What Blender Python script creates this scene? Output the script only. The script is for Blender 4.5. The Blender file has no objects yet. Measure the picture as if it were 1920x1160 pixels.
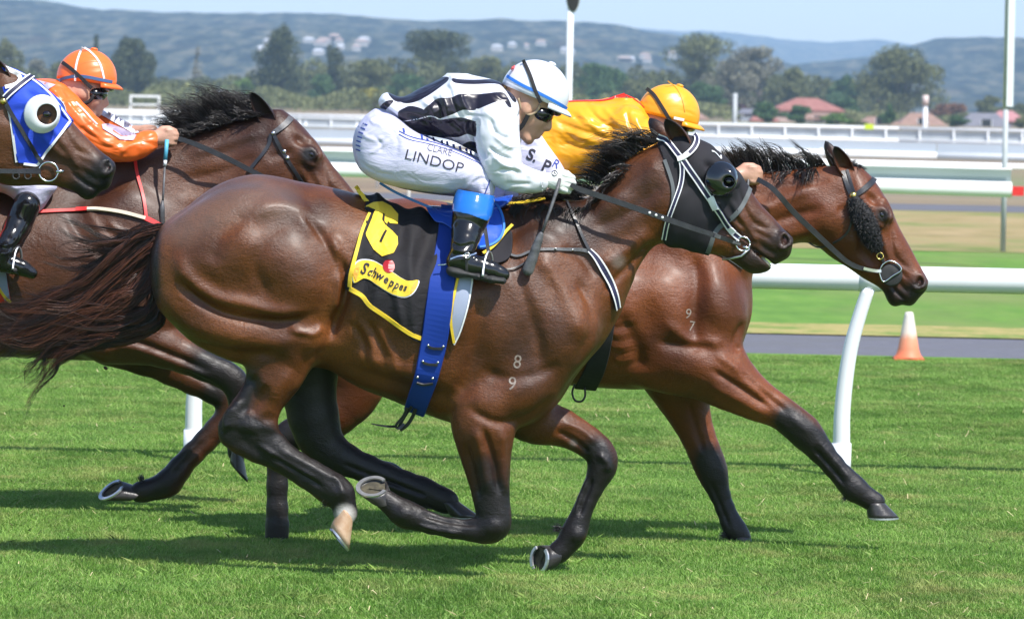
import bpy, bmesh, math, random
import numpy as np
from mathutils import Vector, Matrix
from mathutils.bvhtree import BVHTree
import openvdb as vdb

sc = bpy.context.scene
R = math.radians
rng = np.random.default_rng(7)
random.seed(7)

# ------------------------------------------------------------------ camera, sky, sun, exposure
CAMH, CAMY, F, TH = 1.74, -16.0, 8128.0, 0.021
W_PX, HZ = 1920.0, 195.0
cam = bpy.data.cameras.new('camera'); camo = bpy.data.objects.new('camera', cam)
sc.collection.objects.link(camo); sc.camera = camo
cam.sensor_width = 36; cam.lens = 36 * F / W_PX
cam.shift_y = -(580 - HZ) / W_PX
cam.clip_start = 0.5; cam.clip_end = 30000
ct, st = math.cos(TH), math.sin(TH)
M = Matrix(((ct, -st, 0, 0), (0, 0, -1, CAMY), (st, ct, 0, CAMH), (0, 0, 0, 1)))
camo.matrix_world = M
cam.dof.use_dof = True; cam.dof.focus_distance = 16.4; cam.dof.aperture_fstop = 9.0

HAZE = 1.7e-4
SUN = Vector((0.50, -0.62, 1.12)).normalized()
world = bpy.data.worlds.new('World'); sc.world = world; world.use_nodes = True
wn = world.node_tree; bg = wn.nodes['Background']
sky = wn.nodes.new('ShaderNodeTexSky'); sky.sky_type = 'NISHITA'; sky.sun_disc = False
sky.sun_elevation = math.asin(SUN.z); sky.sun_rotation = math.atan2(SUN.x, SUN.y)
sky.altitude = 50; sky.air_density = 1.0; sky.dust_density = 0.6; sky.ozone_density = 1.5
tn = wn.nodes.new('ShaderNodeMix'); tn.data_type = 'RGBA'; tn.blend_type = 'MULTIPLY'; tn.inputs[0].default_value = 1; tn.inputs[7].default_value = (1.0, 1.0, 1.05, 1)
wn.links.new(sky.outputs[0], tn.inputs[6]); wn.links.new(tn.outputs[2], bg.inputs[0]); bg.inputs[1].default_value = 0.15
sl = bpy.data.lights.new('sun', 'SUN'); sl.energy = 4.7; sl.angle = R(0.53); sl.color = (1, 0.96, 0.9)
so = bpy.data.objects.new('sun', sl); sc.collection.objects.link(so)
so.rotation_euler = SUN.to_track_quat('Z', 'Y').to_euler()
so.location = (0, 0, 30)
sc.view_settings.view_transform = 'Standard'; sc.view_settings.look = 'None'
sc.view_settings.gamma = 1; sc.view_settings.use_curve_mapping = False
sc.view_settings.exposure = 0.48
sc.render.engine = 'CYCLES'
sc.cycles.max_bounces = 6; sc.cycles.volume_bounces = 2; sc.cycles.transparent_max_bounces = 8
sc.cycles.use_denoising = True

# ------------------------------------------------------------------ mapping and bookkeeping
def P(px, py, y=0.0):
    """world point at depth y that stands where the photograph shows pixel px, py"""
    D = (y - CAMY) / F; a = px - 960; b = py - HZ
    return Vector(((a * ct + b * st) * D, y, CAMH - (-a * st + b * ct) * D))
def proj(v):
    """world points (n,3) -> pixels"""
    D = (v[:, 1] - CAMY) / F
    X = v[:, 0] / D; Zd = (CAMH - v[:, 2]) / D
    return np.stack([X * ct - Zd * st + 960, X * st + Zd * ct + HZ], 1)
def pxm(y=0.0): return (y - CAMY) / F      # metres per pixel

def tag(o, label=None, cat=None, group=None, kind=None):
    if label: o['label'] = label
    if cat: o['category'] = cat
    if group: o['group'] = group
    if kind: o['kind'] = kind
    return o
def empty(name, loc, label, cat, group=None):
    o = bpy.data.objects.new(name, None); sc.collection.objects.link(o)
    o.location = loc; o.empty_display_size = 0.1
    return tag(o, label, cat, group)
def link(name, me, mat, parent=None, smooth=True):
    o = bpy.data.objects.new(name, me); sc.collection.objects.link(o)
    if mat is not None:
        for m in (mat if isinstance(mat, (list, tuple)) else [mat]): me.materials.append(m)
    if smooth and len(me.polygons): me.polygons.foreach_set('use_smooth', np.ones(len(me.polygons), dtype=bool))
    if parent is not None:
        o.parent = parent
        if parent.parent is None: o.matrix_parent_inverse = Matrix.Translation(-Vector(parent.location))
    return o
def mesh(name, v, f, mat=None, parent=None, smooth=True, attrs=None):
    me = bpy.data.meshes.new(name)
    v = np.asarray(v, dtype=np.float32)
    if isinstance(f, np.ndarray):
        n, k = f.shape
        me.vertices.add(len(v)); me.vertices.foreach_set('co', v.ravel())
        me.loops.add(n * k); me.loops.foreach_set('vertex_index', f.astype(np.int32).ravel())
        me.polygons.add(n); me.polygons.foreach_set('loop_start', np.arange(0, n * k, k, dtype=np.int32))
        me.update(calc_edges=True)
    else:
        me.from_pydata([tuple(x) for x in v], [], f); me.update()
    if attrs:
        for k, a in attrs.items():
            at = me.attributes.new(k, 'FLOAT', 'POINT'); at.data.foreach_set('value', np.asarray(a, dtype=np.float32))
    return link(name, me, mat, parent, smooth)

# ------------------------------------------------------------------ materials
def new_mat(name, col=(.5, .5, .5), rough=.6, metal=0, spec=.5, coat=0, sheen=0, trans=0):
    m = bpy.data.materials.new(name); m.use_nodes = True
    b = m.node_tree.nodes['Principled BSDF']
    b.inputs['Base Color'].default_value = (*col, 1); b.inputs['Roughness'].default_value = rough
    b.inputs['Metallic'].default_value = metal; b.inputs['Specular IOR Level'].default_value = spec
    b.inputs['Coat Weight'].default_value = coat; b.inputs['Sheen Weight'].default_value = sheen
    b.inputs['Transmission Weight'].default_value = trans
    return m
class NT:
    def __init__(s, m): s.m = m; s.t = m.node_tree; s.b = s.t.nodes['Principled BSDF']
    def n(s, typ, **kw):
        x = s.t.nodes.new('ShaderNode' + typ)
        for k, v in kw.items():
            if k[0] == '_': x.inputs[int(k[1:])].default_value = v
            else: setattr(x, k, v)
        return x
    def l(s, a, b): s.t.links.new(a, b)
    def pos(s):
        return s.n('NewGeometry').outputs['Position']
    def mapv(s, src, scale):
        m = s.n('Mapping'); m.inputs['Scale'].default_value = scale; s.l(src, m.inputs[0]); return m.outputs[0]
    def noise(s, src, scale, detail=3, rough=.5, dist=0):
        x = s.n('TexNoise'); x.inputs['Scale'].default_value = scale; x.inputs['Detail'].default_value = detail
        x.inputs['Roughness'].default_value = rough; x.inputs['Distortion'].default_value = dist
        s.l(src, x.inputs['Vector']); return x.outputs['Fac']
    def ramp(s, src, stops):
        x = s.n('ValToRGB'); e = x.color_ramp.elements
        while len(e) < len(stops): e.new(.5)
        for i, (p, c) in enumerate(stops): e[i].position = p; e[i].color = (*c, 1) if len(c) == 3 else c
        s.l(src, x.inputs[0]); return x.outputs[0]
    def mix(s, fac, a, b):
        x = s.n('Mix'); x.data_type = 'RGBA'
        for i, v in ((0, fac), (6, a), (7, b)):
            if isinstance(v, (int, float)): x.inputs[i].default_value = v
            elif isinstance(v, tuple): x.inputs[i].default_value = (*v, 1)
            else: s.l(v, x.inputs[i])
        return x.outputs[2]
    def math(s, op, a, b=0.0):
        x = s.n('Math'); x.operation = op
        for i, v in ((0, a), (1, b)):
            if isinstance(v, (int, float)): x.inputs[i].default_value = v
            else: s.l(v, x.inputs[i])
        return x.outputs[0]
    def attr(s, name):
        x = s.n('Attribute'); x.attribute_name = name; return x.outputs['Fac']
    def bump(s, h, strength=.3, dist=.01):
        x = s.n('Bump'); x.inputs['Strength'].default_value = strength; x.inputs['Distance'].default_value = dist
        s.l(h, x.inputs['Height']); s.l(x.outputs[0], s.b.inputs['Normal']); return x
    def col(s, c): s.l(c, s.b.inputs['Base Color'])

def mat_var(name, a, b, rough, scale=6, bump=0, bscale=60, **kw):
    m = new_mat(name, a, rough, **kw); t = NT(m); p = t.pos()
    t.col(t.ramp(t.noise(p, scale, 4), [(.3, a), (.7, b)]))
    if bump: t.bump(t.noise(p, bscale, 3), bump, .004)
    return m
def coat_mat(name, brown, deep, light):
    m = new_mat(name, brown, .40, spec=.34); t = NT(m); p = t.pos()
    n1 = t.noise(p, 3.2, 3, .55); n2 = t.noise(p, 22, 4, .6)
    c = t.ramp(n1, [(.30, deep), (.5, brown), (.72, light)])
    c = t.mix(t.math('MULTIPLY', n2, .38), c, deep); fn = t.noise(t.mapv(p, (1, 1, 1)), 170, 2, .7); c = t.mix(t.ramp(fn, [(.35, (.62, .62, .62)), (.6, (0, 0, 0))]), c, deep)
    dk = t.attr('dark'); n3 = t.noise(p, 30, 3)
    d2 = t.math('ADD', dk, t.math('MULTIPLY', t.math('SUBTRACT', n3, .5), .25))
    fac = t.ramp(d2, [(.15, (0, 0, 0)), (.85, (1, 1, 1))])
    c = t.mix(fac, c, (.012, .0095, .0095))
    c = t.mix(t.attr('white'), c, (.62, .58, .54))
    c = t.mix(t.attr('dust'), c, (.19, .15, .13))
    t.col(c)
    hair = t.noise(t.mapv(p, (70, 120, 150)), 1.0, 4, .75)
    vein = t.noise(p, 26, 3, .6, .8)
    v2 = t.noise(t.mapv(p, (9, 9, 16)), 1.0, 4, .6, 1.2)
    h = t.math('ADD', t.math('ADD', t.math('MULTIPLY', hair, 1.1), t.math('MULTIPLY', vein, 1.0)), t.math('MULTIPLY', v2, 1.5)); rg = t.math('ABSOLUTE', t.math('SUBTRACT', t.noise(p, 5.5, 2, .5, 1.8), .5)); vr = t.math('MULTIPLY', t.ramp(rg, [(0, (1, 1, 1)), (.05, (0, 0, 0))]), t.ramp(t.noise(p, 2.3, 2), [(.52, (0, 0, 0)), (.68, (1, 1, 1))])); h = t.math('ADD', h, t.math('MULTIPLY', vr, .11))
    t.bump(h, .5, .0048)
    rr = t.ramp(t.noise(p, 14, 3), [(.3, (.32,) * 3), (.7, (.48,) * 3)]); t.l(rr, t.b.inputs['Roughness']); t.b.inputs['Coat Weight'].default_value = .10; t.b.inputs['Coat Roughness'].default_value = .30
    return m
MAT = {}
MAT['coat_a'] = coat_mat('dark_bay_coat', (.142, .042, .0090), (.042, .0135, .0045), (.25, .080, .018))
MAT['coat_b'] = coat_mat('bright_bay_coat', (.185, .050, .0125), (.074, .021, .0072), (.27, .080, .021))
MAT['coat_c'] = coat_mat('brown_coat', (.088, .029, .0105), (.034, .0125, .0065), (.15, .052, .018))
MAT['coat_d'] = coat_mat('liver_coat', (.125, .047, .018), (.055, .022, .010), (.19, .074, .028))
def hair_mat(name, a, b):
    m = new_mat(name, a, .34, spec=.5); t = NT(m)
    t.col(t.mix(t.attr('tint'), a, b)); return m
MAT['mane'] = hair_mat('black_hair', (.008, .007, .0075), (.035, .022, .018))
MAT['tail'] = hair_mat('tail_hair', (.011, .008, .008), (.15, .048, .022))
MAT['hoof'] = mat_var('hoof_horn', (.022, .020, .020), (.050, .045, .043), .32, 40, .2, 120)
MAT['hoof_pale'] = mat_var('pale_hoof_horn', (.42, .23, .12), (.55, .40, .27), .5, 30, .2, 120)
MAT['sole'] = mat_var('hoof_sole', (.03, .027, .02), (.10, .085, .05), .8, 40, .4, 90)
MAT['metal'] = mat_var('bright_metal', (.62, .62, .63), (.75, .75, .76), .24, 30, metal=1)
MAT['shoe'] = mat_var('worn_aluminium', (.50, .51, .53), (.72, .73, .75), .36, 30, .1, 60, metal=.85)
MAT['brass'] = mat_var('brass', (.70, .50, .12), (.80, .62, .22), .25, 30, metal=1)
MAT['leather'] = mat_var('black_leather', (.014, .014, .016), (.03, .03, .034), .38, 30, .2, 180)
MAT['leather_w'] = mat_var('grey_worn_leather', (.05, .05, .055), (.12, .12, .125), .45, 40, .3, 180)
MAT['patent'] = mat_var('polished_black_boot', (.006, .006, .007), (.010, .010, .011), .17, 12, .10, 30, coat=.3)
MAT['rubber'] = mat_var('rubber_sole', (.02, .02, .02), (.035, .035, .035), .7, 30, .2)
MAT['eye'] = new_mat('dark_eye', (.008, .005, .004), .05, coat=1)
MAT['nostril'] = new_mat('nostril_skin', (.06, .018, .016), .5)
MAT['skin'] = mat_var('skin', (.46, .25, .17), (.56, .32, .22), .45, 14, .15, 160)
MAT['lip'] = new_mat('lips', (.36, .12, .09), .45)
MAT['blond'] = mat_var('blond_hair', (.30, .17, .07), (.45, .29, .13), .5, 60, .6, 200)
MAT['lens'] = new_mat('goggle_lens', (.008, .008, .011), .22, coat=.3)
MAT['navy'] = new_mat('navy_webbing', (.012, .012, .05), .6)
MAT['white'] = mat_var('white_webbing', (.72, .72, .74), (.80, .80, .80), .5, 30)
MAT['black'] = mat_var('black_cloth', (.012, .012, .014), (.022, .021, .024), .8, 30, .2, 200)
MAT['print_black'] = new_mat('black_print', (.018, .016, .03), .7)
MAT['print_grey'] = new_mat('grey_print', (.12, .12, .15), .7)
MAT['print_blue'] = new_mat('blue_print', (.03, .06, .30), .7)
MAT['red'] = mat_var('red_webbing', (.62, .02, .02), (.75, .035, .03), .45, 30)
MAT['beige'] = mat_var('beige_tubing', (.62, .52, .40), (.72, .62, .50), .5, 30)
MAT['hood'] = None
def cloth(name, a, b=None, rough=.55, weave=900, bump=.2, wrinkle=.0, sheen=.0, ws=7, spec=.25, **kw):
    m = new_mat(name, a, rough, sheen=sheen, spec=spec, **kw); t = NT(m); p = t.pos()
    t.col(t.ramp(t.noise(p, 5, 3), [(.3, a), (.7, b or tuple(x * .88 for x in a))]))
    w = t.noise(t.mapv(p, (1, 1, 2.2)), ws, 4, .55, 1.2)
    h = t.math('ADD', t.math('MULTIPLY', w, wrinkle), t.math('MULTIPLY', t.noise(p, weave, 1), .02))
    t.bump(h, bump, .03); return m
MAT['hood'] = cloth('charcoal_mesh_hood', (.019, .0175, .022), (.025, .0235, .028), .8, 400, .4)
MAT['blue_hood'] = cloth('royal_blue_hood', (.022, .065, .52), (.03, .08, .60), .7, 400, .4, .3)
MAT['cloth_black'] = cloth('black_saddlecloth', (.014, .0125, .015), (.021, .0195, .022), .75, 600, .5, .5, ws=9)
MAT['yellow'] = cloth('yellow_print', (.76, .52, .035), (.82, .58, .06), .6, 400, .3, .3)
MAT['orange_print'] = new_mat('orange_print', (.85, .36, .05), .6)
MAT['girth'] = cloth('blue_girth', (.007, .035, .25), (.010, .045, .30), .6, 300, .3)
MAT['vinyl'] = new_mat('blue_vinyl', (.018, .09, .55), .12, coat=.6)
MAT['vinyl_edge'] = new_mat('blue_binding', (.03, .20, .66), .4)
MAT['panel'] = cloth('grey_blue_lining', (.30, .34, .46), (.34, .38, .50), .7, 300)
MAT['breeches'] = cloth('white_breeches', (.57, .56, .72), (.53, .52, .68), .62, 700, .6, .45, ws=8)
MAT['glove'] = cloth('white_glove', (.76, .77, .76), (.70, .72, .68), .6, 400, .35, .4, ws=30)
MAT['helmet_w'] = new_mat('white_helmet_cover', (.68, .69, .74), .3, coat=.3)
MAT['blue_boot'] = new_mat('blue_boot_top', (.015, .16, .62), .12, coat=.8)
def satin(name, a, b=None, wr=.9):
    m = new_mat(name, a, .34, spec=.5); t = NT(m); p = t.pos()
    t.col(t.ramp(t.noise(p, 5, 3), [(.3, a), (.7, b or a)]))
    w = t.noise(t.mapv(p, (1, 1, 1.7)), 8, 1.5, .4, 1.2)
    t.bump(w, .7, .030 * wr); return m
MAT['orange'] = satin('orange_satin', (.84, .135, .018), (.88, .17, .03))
MAT['gold'] = satin('gold_satin', (.80, .33, .012), (.86, .40, .02))
MAT['cap_orange'] = satin('orange_cap', (.88, .17, .03), None, .35)
MAT['cap_gold'] = satin('gold_cap', (.84, .36, .016), None, .35)
MAT['silver'] = satin('lilac_satin', (.50, .44, .56))
MAT['red_satin'] = satin('red_satin', (.75, .03, .02))
m = satin('striped_satin', (.75, .77, .80)); t = NT(m)
s_ = t.attr('stripe'); f_ = t.ramp(t.math('ADD', t.math('MULTIPLY', s_, 120.0), .5), [(.0, (0, 0, 0)), (1, (1, 1, 1))])
t.col(t.mix(f_, (.014, .011, .022), (.66, .67, .73)))
MAT['striped'] = m
MAT['white_satin'] = satin('white_satin', (.66, .67, .73))
# ------------------------------------------------------------------ curves and signed distance sculpting
def cat(pts, n=6, closed=False):
    """Catmull-Rom resampling of (m,k) control rows"""
    p = np.asarray(pts, float); m = len(p)
    if m < 3 and not closed:
        t = np.linspace(0, 1, n + 1)[:, None]; return p[0] * (1 - t) + p[-1] * t
    out = []
    rngi = range(m) if closed else range(m - 1)
    for i in rngi:
        a = p[(i - 1) % m] if closed or i > 0 else 2 * p[0] - p[1]
        b = p[i]; c = p[(i + 1) % m]
        d = p[(i + 2) % m] if closed or i + 2 < m else 2 * p[-1] - p[-2]
        for j in range(n):
            t = j / n
            out.append(.5 * ((2 * b) + (-a + c) * t + (2 * a - 5 * b + 4 * c - d) * t * t + (-a + 3 * b - 3 * c + d) * t ** 3))
    if not closed: out.append(p[-1])
    return np.array(out)
def poly_sd(poly, X, Z):
    """signed distance (negative inside) of points X,Z (any shape) to a closed polygon"""
    sh = X.shape; x = X.ravel().astype(np.float32); z = Z.ravel().astype(np.float32)
    d2 = np.full(x.shape, 1e9, np.float32); ins = np.zeros(x.shape, bool)
    q = np.asarray(poly, np.float32); n = len(q)
    for i in range(n):
        ax, az = q[i]; bx, bz = q[(i + 1) % n]
        ex, ez = bx - ax, bz - az; l = ex * ex + ez * ez
        if l < 1e-14: continue
        t = np.clip(((x - ax) * ex + (z - az) * ez) / l, 0, 1)
        d2 = np.minimum(d2, (x - ax - t * ex) ** 2 + (z - az - t * ez) ** 2)
        if az != bz:
            c = ((az > z) != (bz > z)) & (x < (bx - ax) * (z - az) / (bz - az) + ax); ins ^= c
    d = np.sqrt(d2); d[ins] *= -1
    return d.reshape(sh)
def line_d(line, X, Z):
    """distance to an open polyline and the parameter 0..1 along it"""
    q = np.asarray(line, np.float32); n = len(q); best = np.full(X.shape, 1e9, np.float32); par = np.zeros(X.shape, np.float32)
    for i in range(n - 1):
        ax, az = q[i, :2]; bx, bz = q[i + 1, :2]; ex, ez = bx - ax, bz - az; l = max(ex * ex + ez * ez, 1e-12)
        t = np.clip(((X - ax) * ex + (Z - az) * ez) / l, 0, 1)
        d = np.hypot(X - ax - t * ex, Z - az - t * ez); m_ = d < best
        best = np.where(m_, d, best); par = np.where(m_, (i + t) / (n - 1), par)
    return best, par
def gblur(a, s):
    if s < .3: return a
    r = int(3 * s) + 1; k = np.exp(-.5 * (np.arange(-r, r + 1) / s) ** 2); k /= k.sum()
    p = np.pad(a, r, mode='edge')
    p = np.apply_along_axis(lambda v: np.convolve(v, k, 'valid'), 0, p)
    return np.apply_along_axis(lambda v: np.convolve(v, k, 'valid'), 1, p).astype(np.float32)
def idw(ctrl, X, Z):
    num = 0; den = 0
    for c in ctrl:
        w = 1 / ((X - c[0]) ** 2 + (Z - c[1]) ** 2 + 1e-4) ** 1.5
        num = num + w[..., None] * np.array(c[2:], float); den = den + w
    return (num / den[..., None]).astype(np.float32)

class Sdf:
    def __init__(s, lo, hi, h):
        s.h = h; s.lo = np.array(lo, float)
        s.n = np.ceil((np.array(hi) - s.lo) / h).astype(int) + 1
        s.D = np.full(s.n, .2, np.float32)
        s.ax = [(s.lo[i] + np.arange(s.n[i]) * h).astype(np.float32) for i in range(3)]
    def blk(s, lo, hi):
        a = np.maximum(np.floor((np.array(lo) - s.lo) / s.h).astype(int), 0)
        b = np.minimum(np.ceil((np.array(hi) - s.lo) / s.h).astype(int) + 1, s.n)
        return a, b
    def put(s, lo, hi, fn, k=.02, op='u'):
        m = max(k, .02) + s.h
        a, b = s.blk(np.array(lo) - m, np.array(hi) + m)
        if np.any(b <= a): return
        X = s.ax[0][a[0]:b[0]][:, None, None]; Y = s.ax[1][a[1]:b[1]][None, :, None]; Z = s.ax[2][a[2]:b[2]][None, None, :]
        d = np.broadcast_to(fn(X, Y, Z), tuple(b - a)).astype(np.float32)
        sl_ = (slice(a[0], b[0]), slice(a[1], b[1]), slice(a[2], b[2])); c = s.D[sl_]
        if op == 'u':
            hh = np.clip(.5 + .5 * (c - d) / k, 0, 1); s.D[sl_] = c + (d - c) * hh - k * hh * (1 - hh)
        else:
            d = -d; hh = np.clip(.5 - .5 * (c - d) / k, 0, 1); s.D[sl_] = c + (d - c) * hh + k * hh * (1 - hh)
    def infl(s, poly, y0, ctrl, k=.03, n=5, op='u', sig=.12, raw=False):
        """side outline in pixels swelled to a rounded volume; ctrl rows (px, py, half width, edge radius)"""
        pp = cat(poly, n, True)
        q = np.array([[P(a, b, y0).x, P(a, b, y0).z] for a, b in pp])
        cc = [(P(c[0], c[1], y0).x, P(c[0], c[1], y0).z, c[2], c[3]) for c in ctrl]
        Wm = max(c[2] for c in ctrl)
        lo = (q[:, 0].min(), y0 - Wm, q[:, 1].min()); hi = (q[:, 0].max(), y0 + Wm, q[:, 1].max())
        def fn(X, Y, Z):
            x = X[:, 0, 0]; z = Z[0, 0, :]
            XX, ZZ = np.meshgrid(x, z, indexing='ij')
            d2 = poly_sd(q, XX, ZZ); WR = idw(cc, XX, ZZ); Wd, Rd = WR[..., 0], WR[..., 1]
            u = np.maximum(1 + d2 / Rd, 0); qf = gblur(1 - u * u, sig * float(np.mean([c[3] for c in cc])) / s.h)
            k2 = np.maximum(1 - qf, 0)[:, None, :]; v = (Y - y0) / Wd[:, None, :]
            f = np.maximum(np.sqrt(k2 + v * v), .06)
            g = np.sqrt(k2 / Rd[:, None, :] ** 2 + (v / Wd[:, None, :]) ** 2) / f
            return (f - 1) / np.maximum(g, 2.0)
        s.put(lo, hi, fn, k, op)
    def chain(s, rows, y0, ratio=1.0, k=.02, n=4, op='u'):
        """rows (px, py, radius px[, y offset m[, ratio]])"""
        r = [(list(q) + [0, ratio][len(q) - 3:])[:5] if len(q) < 5 else list(q) for q in rows]
        c = cat(r, n)
        pts = []
        for a in c:
            p = P(a[0], a[1], y0 + a[3]); pts.append((p.x, p.y, p.z, a[2] * pxm(y0 + a[3]), max(a[4], .2)))
        # one union pass over pieces
        s.chain3(pts, k, op)
    def chain3(s, pts, k=.02, op='u'):
        p = np.array(pts, float); m = len(p); g = 3
        for i0 in range(0, m - 1, g):
            seg = p[i0:min(i0 + g + 1, m)]
            rr = seg[:, 3].max() * max(1, seg[:, 4].max())
            lo = seg[:, :3].min(0) - rr; hi = seg[:, :3].max(0) + rr
            def fn(X, Y, Z, seg=seg):
                best = None
                for j in range(len(seg) - 1):
                    a, b = seg[j], seg[j + 1]; rt = (a[4] + b[4]) / 2
                    e = b[:3] - a[:3]; e2 = np.array([e[0], e[1] / rt, e[2]]); l = max((e2 ** 2).sum(), 1e-12)
                    dx = X - a[0]; dy = (Y - a[1]) / rt; dz = Z - a[2]
                    t = np.clip((dx * e2[0] + dy * e2[1] + dz * e2[2]) / l, 0, 1)
                    d = np.sqrt((dx - t * e2[0]) ** 2 + (dy - t * e2[1]) ** 2 + (dz - t * e2[2]) ** 2) - (a[3] + (b[3] - a[3]) * t)
                    best = d if best is None else np.minimum(best, d)
                return best
            s.put(lo, hi, fn, k if i0 == 0 or k < .012 else max(k * .6, .008), op)
    def ell(s, c, r, ang=0, k=.02, op='u', y_tilt=0):
        """c world centre, r (along, y, across) in metres; ang in the side plane, degrees, screen sense"""
        ca, sa = math.cos(R(-ang)), math.sin(R(-ang)); r = np.array(r, float); m = r.max()
        c = tuple(c)
        def fn(X, Y, Z):
            dx = X - c[0]; dy = Y - c[1]; dz = Z - c[2]
            a = (dx * ca + dz * sa) / r[0]; b = dy / r[1]; e = (-dx * sa + dz * ca) / r[2]
            f = np.sqrt(a * a + b * b + e * e) + 1e-6
            g = np.sqrt((a / r[0]) ** 2 + (b / r[1]) ** 2 + (e / r[2]) ** 2) / f
            return (f - 1) / np.maximum(g, 1 / m)
        s.put(np.array(c) - m, np.array(c) + m, fn, k, op)
    def mesh(s, smooth=2):
        g = vdb.FloatGrid(.2); g.copyFromArray(np.ascontiguousarray(s.D))
        v, t, q = g.convertToPolygons(0.0, 0.0) if False else g.convertToPolygons(isovalue=0.0, adaptivity=0.0)
        v = np.asarray(v, float) * s.h + s.lo; q = np.asarray(q, dtype=np.int64); t = np.asarray(t, dtype=np.int64)
        # keep triangles out: adaptivity 0 gives quads only
        a, b, c, d = (v[q[:, i]] for i in range(4))
        nrm = np.cross(c - a, d - b); vol = (nrm * (a + c)).sum()
        if vol < 0: q = q[:, ::-1].copy()
        e = np.concatenate([q[:, [0, 1]], q[:, [1, 2]], q[:, [2, 3]], q[:, [3, 0]]])
        for _ in range(smooth):
            acc = np.zeros_like(v); cnt = np.zeros(len(v))
            for i, j in ((0, 1), (1, 0)):
                for kx in range(3): acc[:, kx] += np.bincount(e[:, i], v[e[:, j], kx], len(v))
                cnt += np.bincount(e[:, i], minlength=len(v))
            v = v + .5 * (acc / np.maximum(cnt, 1)[:, None] - v)
        # drop stray islands smaller than 3% of the vertices
        lab = np.arange(len(v))
        for _ in range(60):
            old = lab.copy()
            np.minimum.at(lab, e[:, 0], lab[e[:, 1]]); np.minimum.at(lab, e[:, 1], lab[e[:, 0]])
            lab = lab[lab]; lab = lab[lab]
            if (lab == old).all(): break
        else:
            pass
        cnt = np.bincount(lab, minlength=len(v)); keep = cnt[lab] > .01 * len(v)
        if not keep.all():
            idx = np.cumsum(keep) - 1; q = idx[q[keep[q].all(1)]]; v = v[keep]
        return v, q
def vnorm(v, q):
    a, b, c, d = (v[q[:, i % q.shape[1]]] for i in range(4)) if q.shape[1] == 4 else (v[q[:, 0]], v[q[:, 1]], v[q[:, 2]], v[q[:, 2]])
    n = np.cross(c - a, d - b) if q.shape[1] == 4 else np.cross(b - a, c - a)
    out = np.zeros_like(v)
    for i in range(q.shape[1]):
        for k in range(3): out[:, k] += np.bincount(q[:, i], n[:, k], len(v))
    return out / np.maximum(np.linalg.norm(out, axis=1), 1e-9)[:, None]
def relief(v, q, items, ymin=-9, ymax=9, flip=False):
    """real carving of the surface: items ('l', pixel line, width px, height m) or ('e', x, y, rx, ry, deg, height m)"""
    n = vnorm(v, q); p = proj(v); X, Z = p[:, 0].astype(np.float32), p[:, 1].astype(np.float32)
    amt = np.zeros(len(v), np.float32)
    for it in items:
        if it[0] == 'l':
            L = cat(it[1], 5); pad = it[2] * 3
            msk = (X > L[:, 0].min() - pad) & (X < L[:, 0].max() + pad) & (Z > L[:, 1].min() - pad) & (Z < L[:, 1].max() + pad)
            if not msk.any(): continue
            d, t = line_d(L, X[msk], Z[msk])
            amt[msk] += it[3] * np.exp(-(d / it[2]) ** 2) * np.clip(np.minimum(t, 1 - t) * 6, 0.0, 1)
        else:
            _, x, y, rx, ry, deg, hgt = it; c, s_ = math.cos(R(deg)), math.sin(R(deg))
            a = ((X - x) * c + (Z - y) * s_) / rx; b = (-(X - x) * s_ + (Z - y) * c) / ry
            amt += hgt * np.exp(-(a * a + b * b) ** 1.4)
    w = np.clip(np.abs(n[:, 1]) * 1.6, 0, 1) * ((v[:, 1] > ymin) & (v[:, 1] < ymax))
    return v + n * (amt * w)[:, None]
def bvh_of(v, q): return BVHTree.FromPolygons([tuple(x) for x in v], [tuple(int(i) for i in f) for f in q])
CAMP = Vector((0, CAMY, CAMH))
def hit(bv, px, py, y0=0.0):
    d = (P(px, py, y0) - CAMP).normalized(); h = bv.ray_cast(CAMP, d)
    return (h[0], h[1]) if h[0] is not None else (None, None)

# ------------------------------------------------------------------ ribbons, tubes, hair
def ribbon_geo(pts, nrm, wid, th):
    p = np.asarray(pts, float); n = np.asarray(nrm, float); m = len(p)
    t = np.gradient(p, axis=0); t /= np.maximum(np.linalg.norm(t, axis=1), 1e-9)[:, None]
    b = np.cross(t, n); b /= np.maximum(np.linalg.norm(b, axis=1), 1e-9)[:, None]; n = np.cross(b, t)
    w = np.broadcast_to(np.asarray(wid, float), (m,))[:, None] / 2
    V = np.stack([p - b * w - n * th * .5, p + b * w - n * th * .5, p + b * w * .92 + n * th * .5, p - b * w * .92 + n * th * .5], 1).reshape(-1, 3)
    f = []
    for i in range(m - 1):
        for k in range(4):
            a = i * 4 + k; c = i * 4 + (k + 1) % 4; f.append((a, c, c + 4, a + 4))
    f.append((3, 2, 1, 0)); e = (m - 1) * 4; f.append((e, e + 1, e + 2, e + 3))
    return V, f
def smooth1(a, it):
    a = np.array(a, float)
    for _ in range(it): a[1:-1] = (a[:-2] + 2 * a[1:-1] + a[2:]) / 4
    return a
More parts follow.
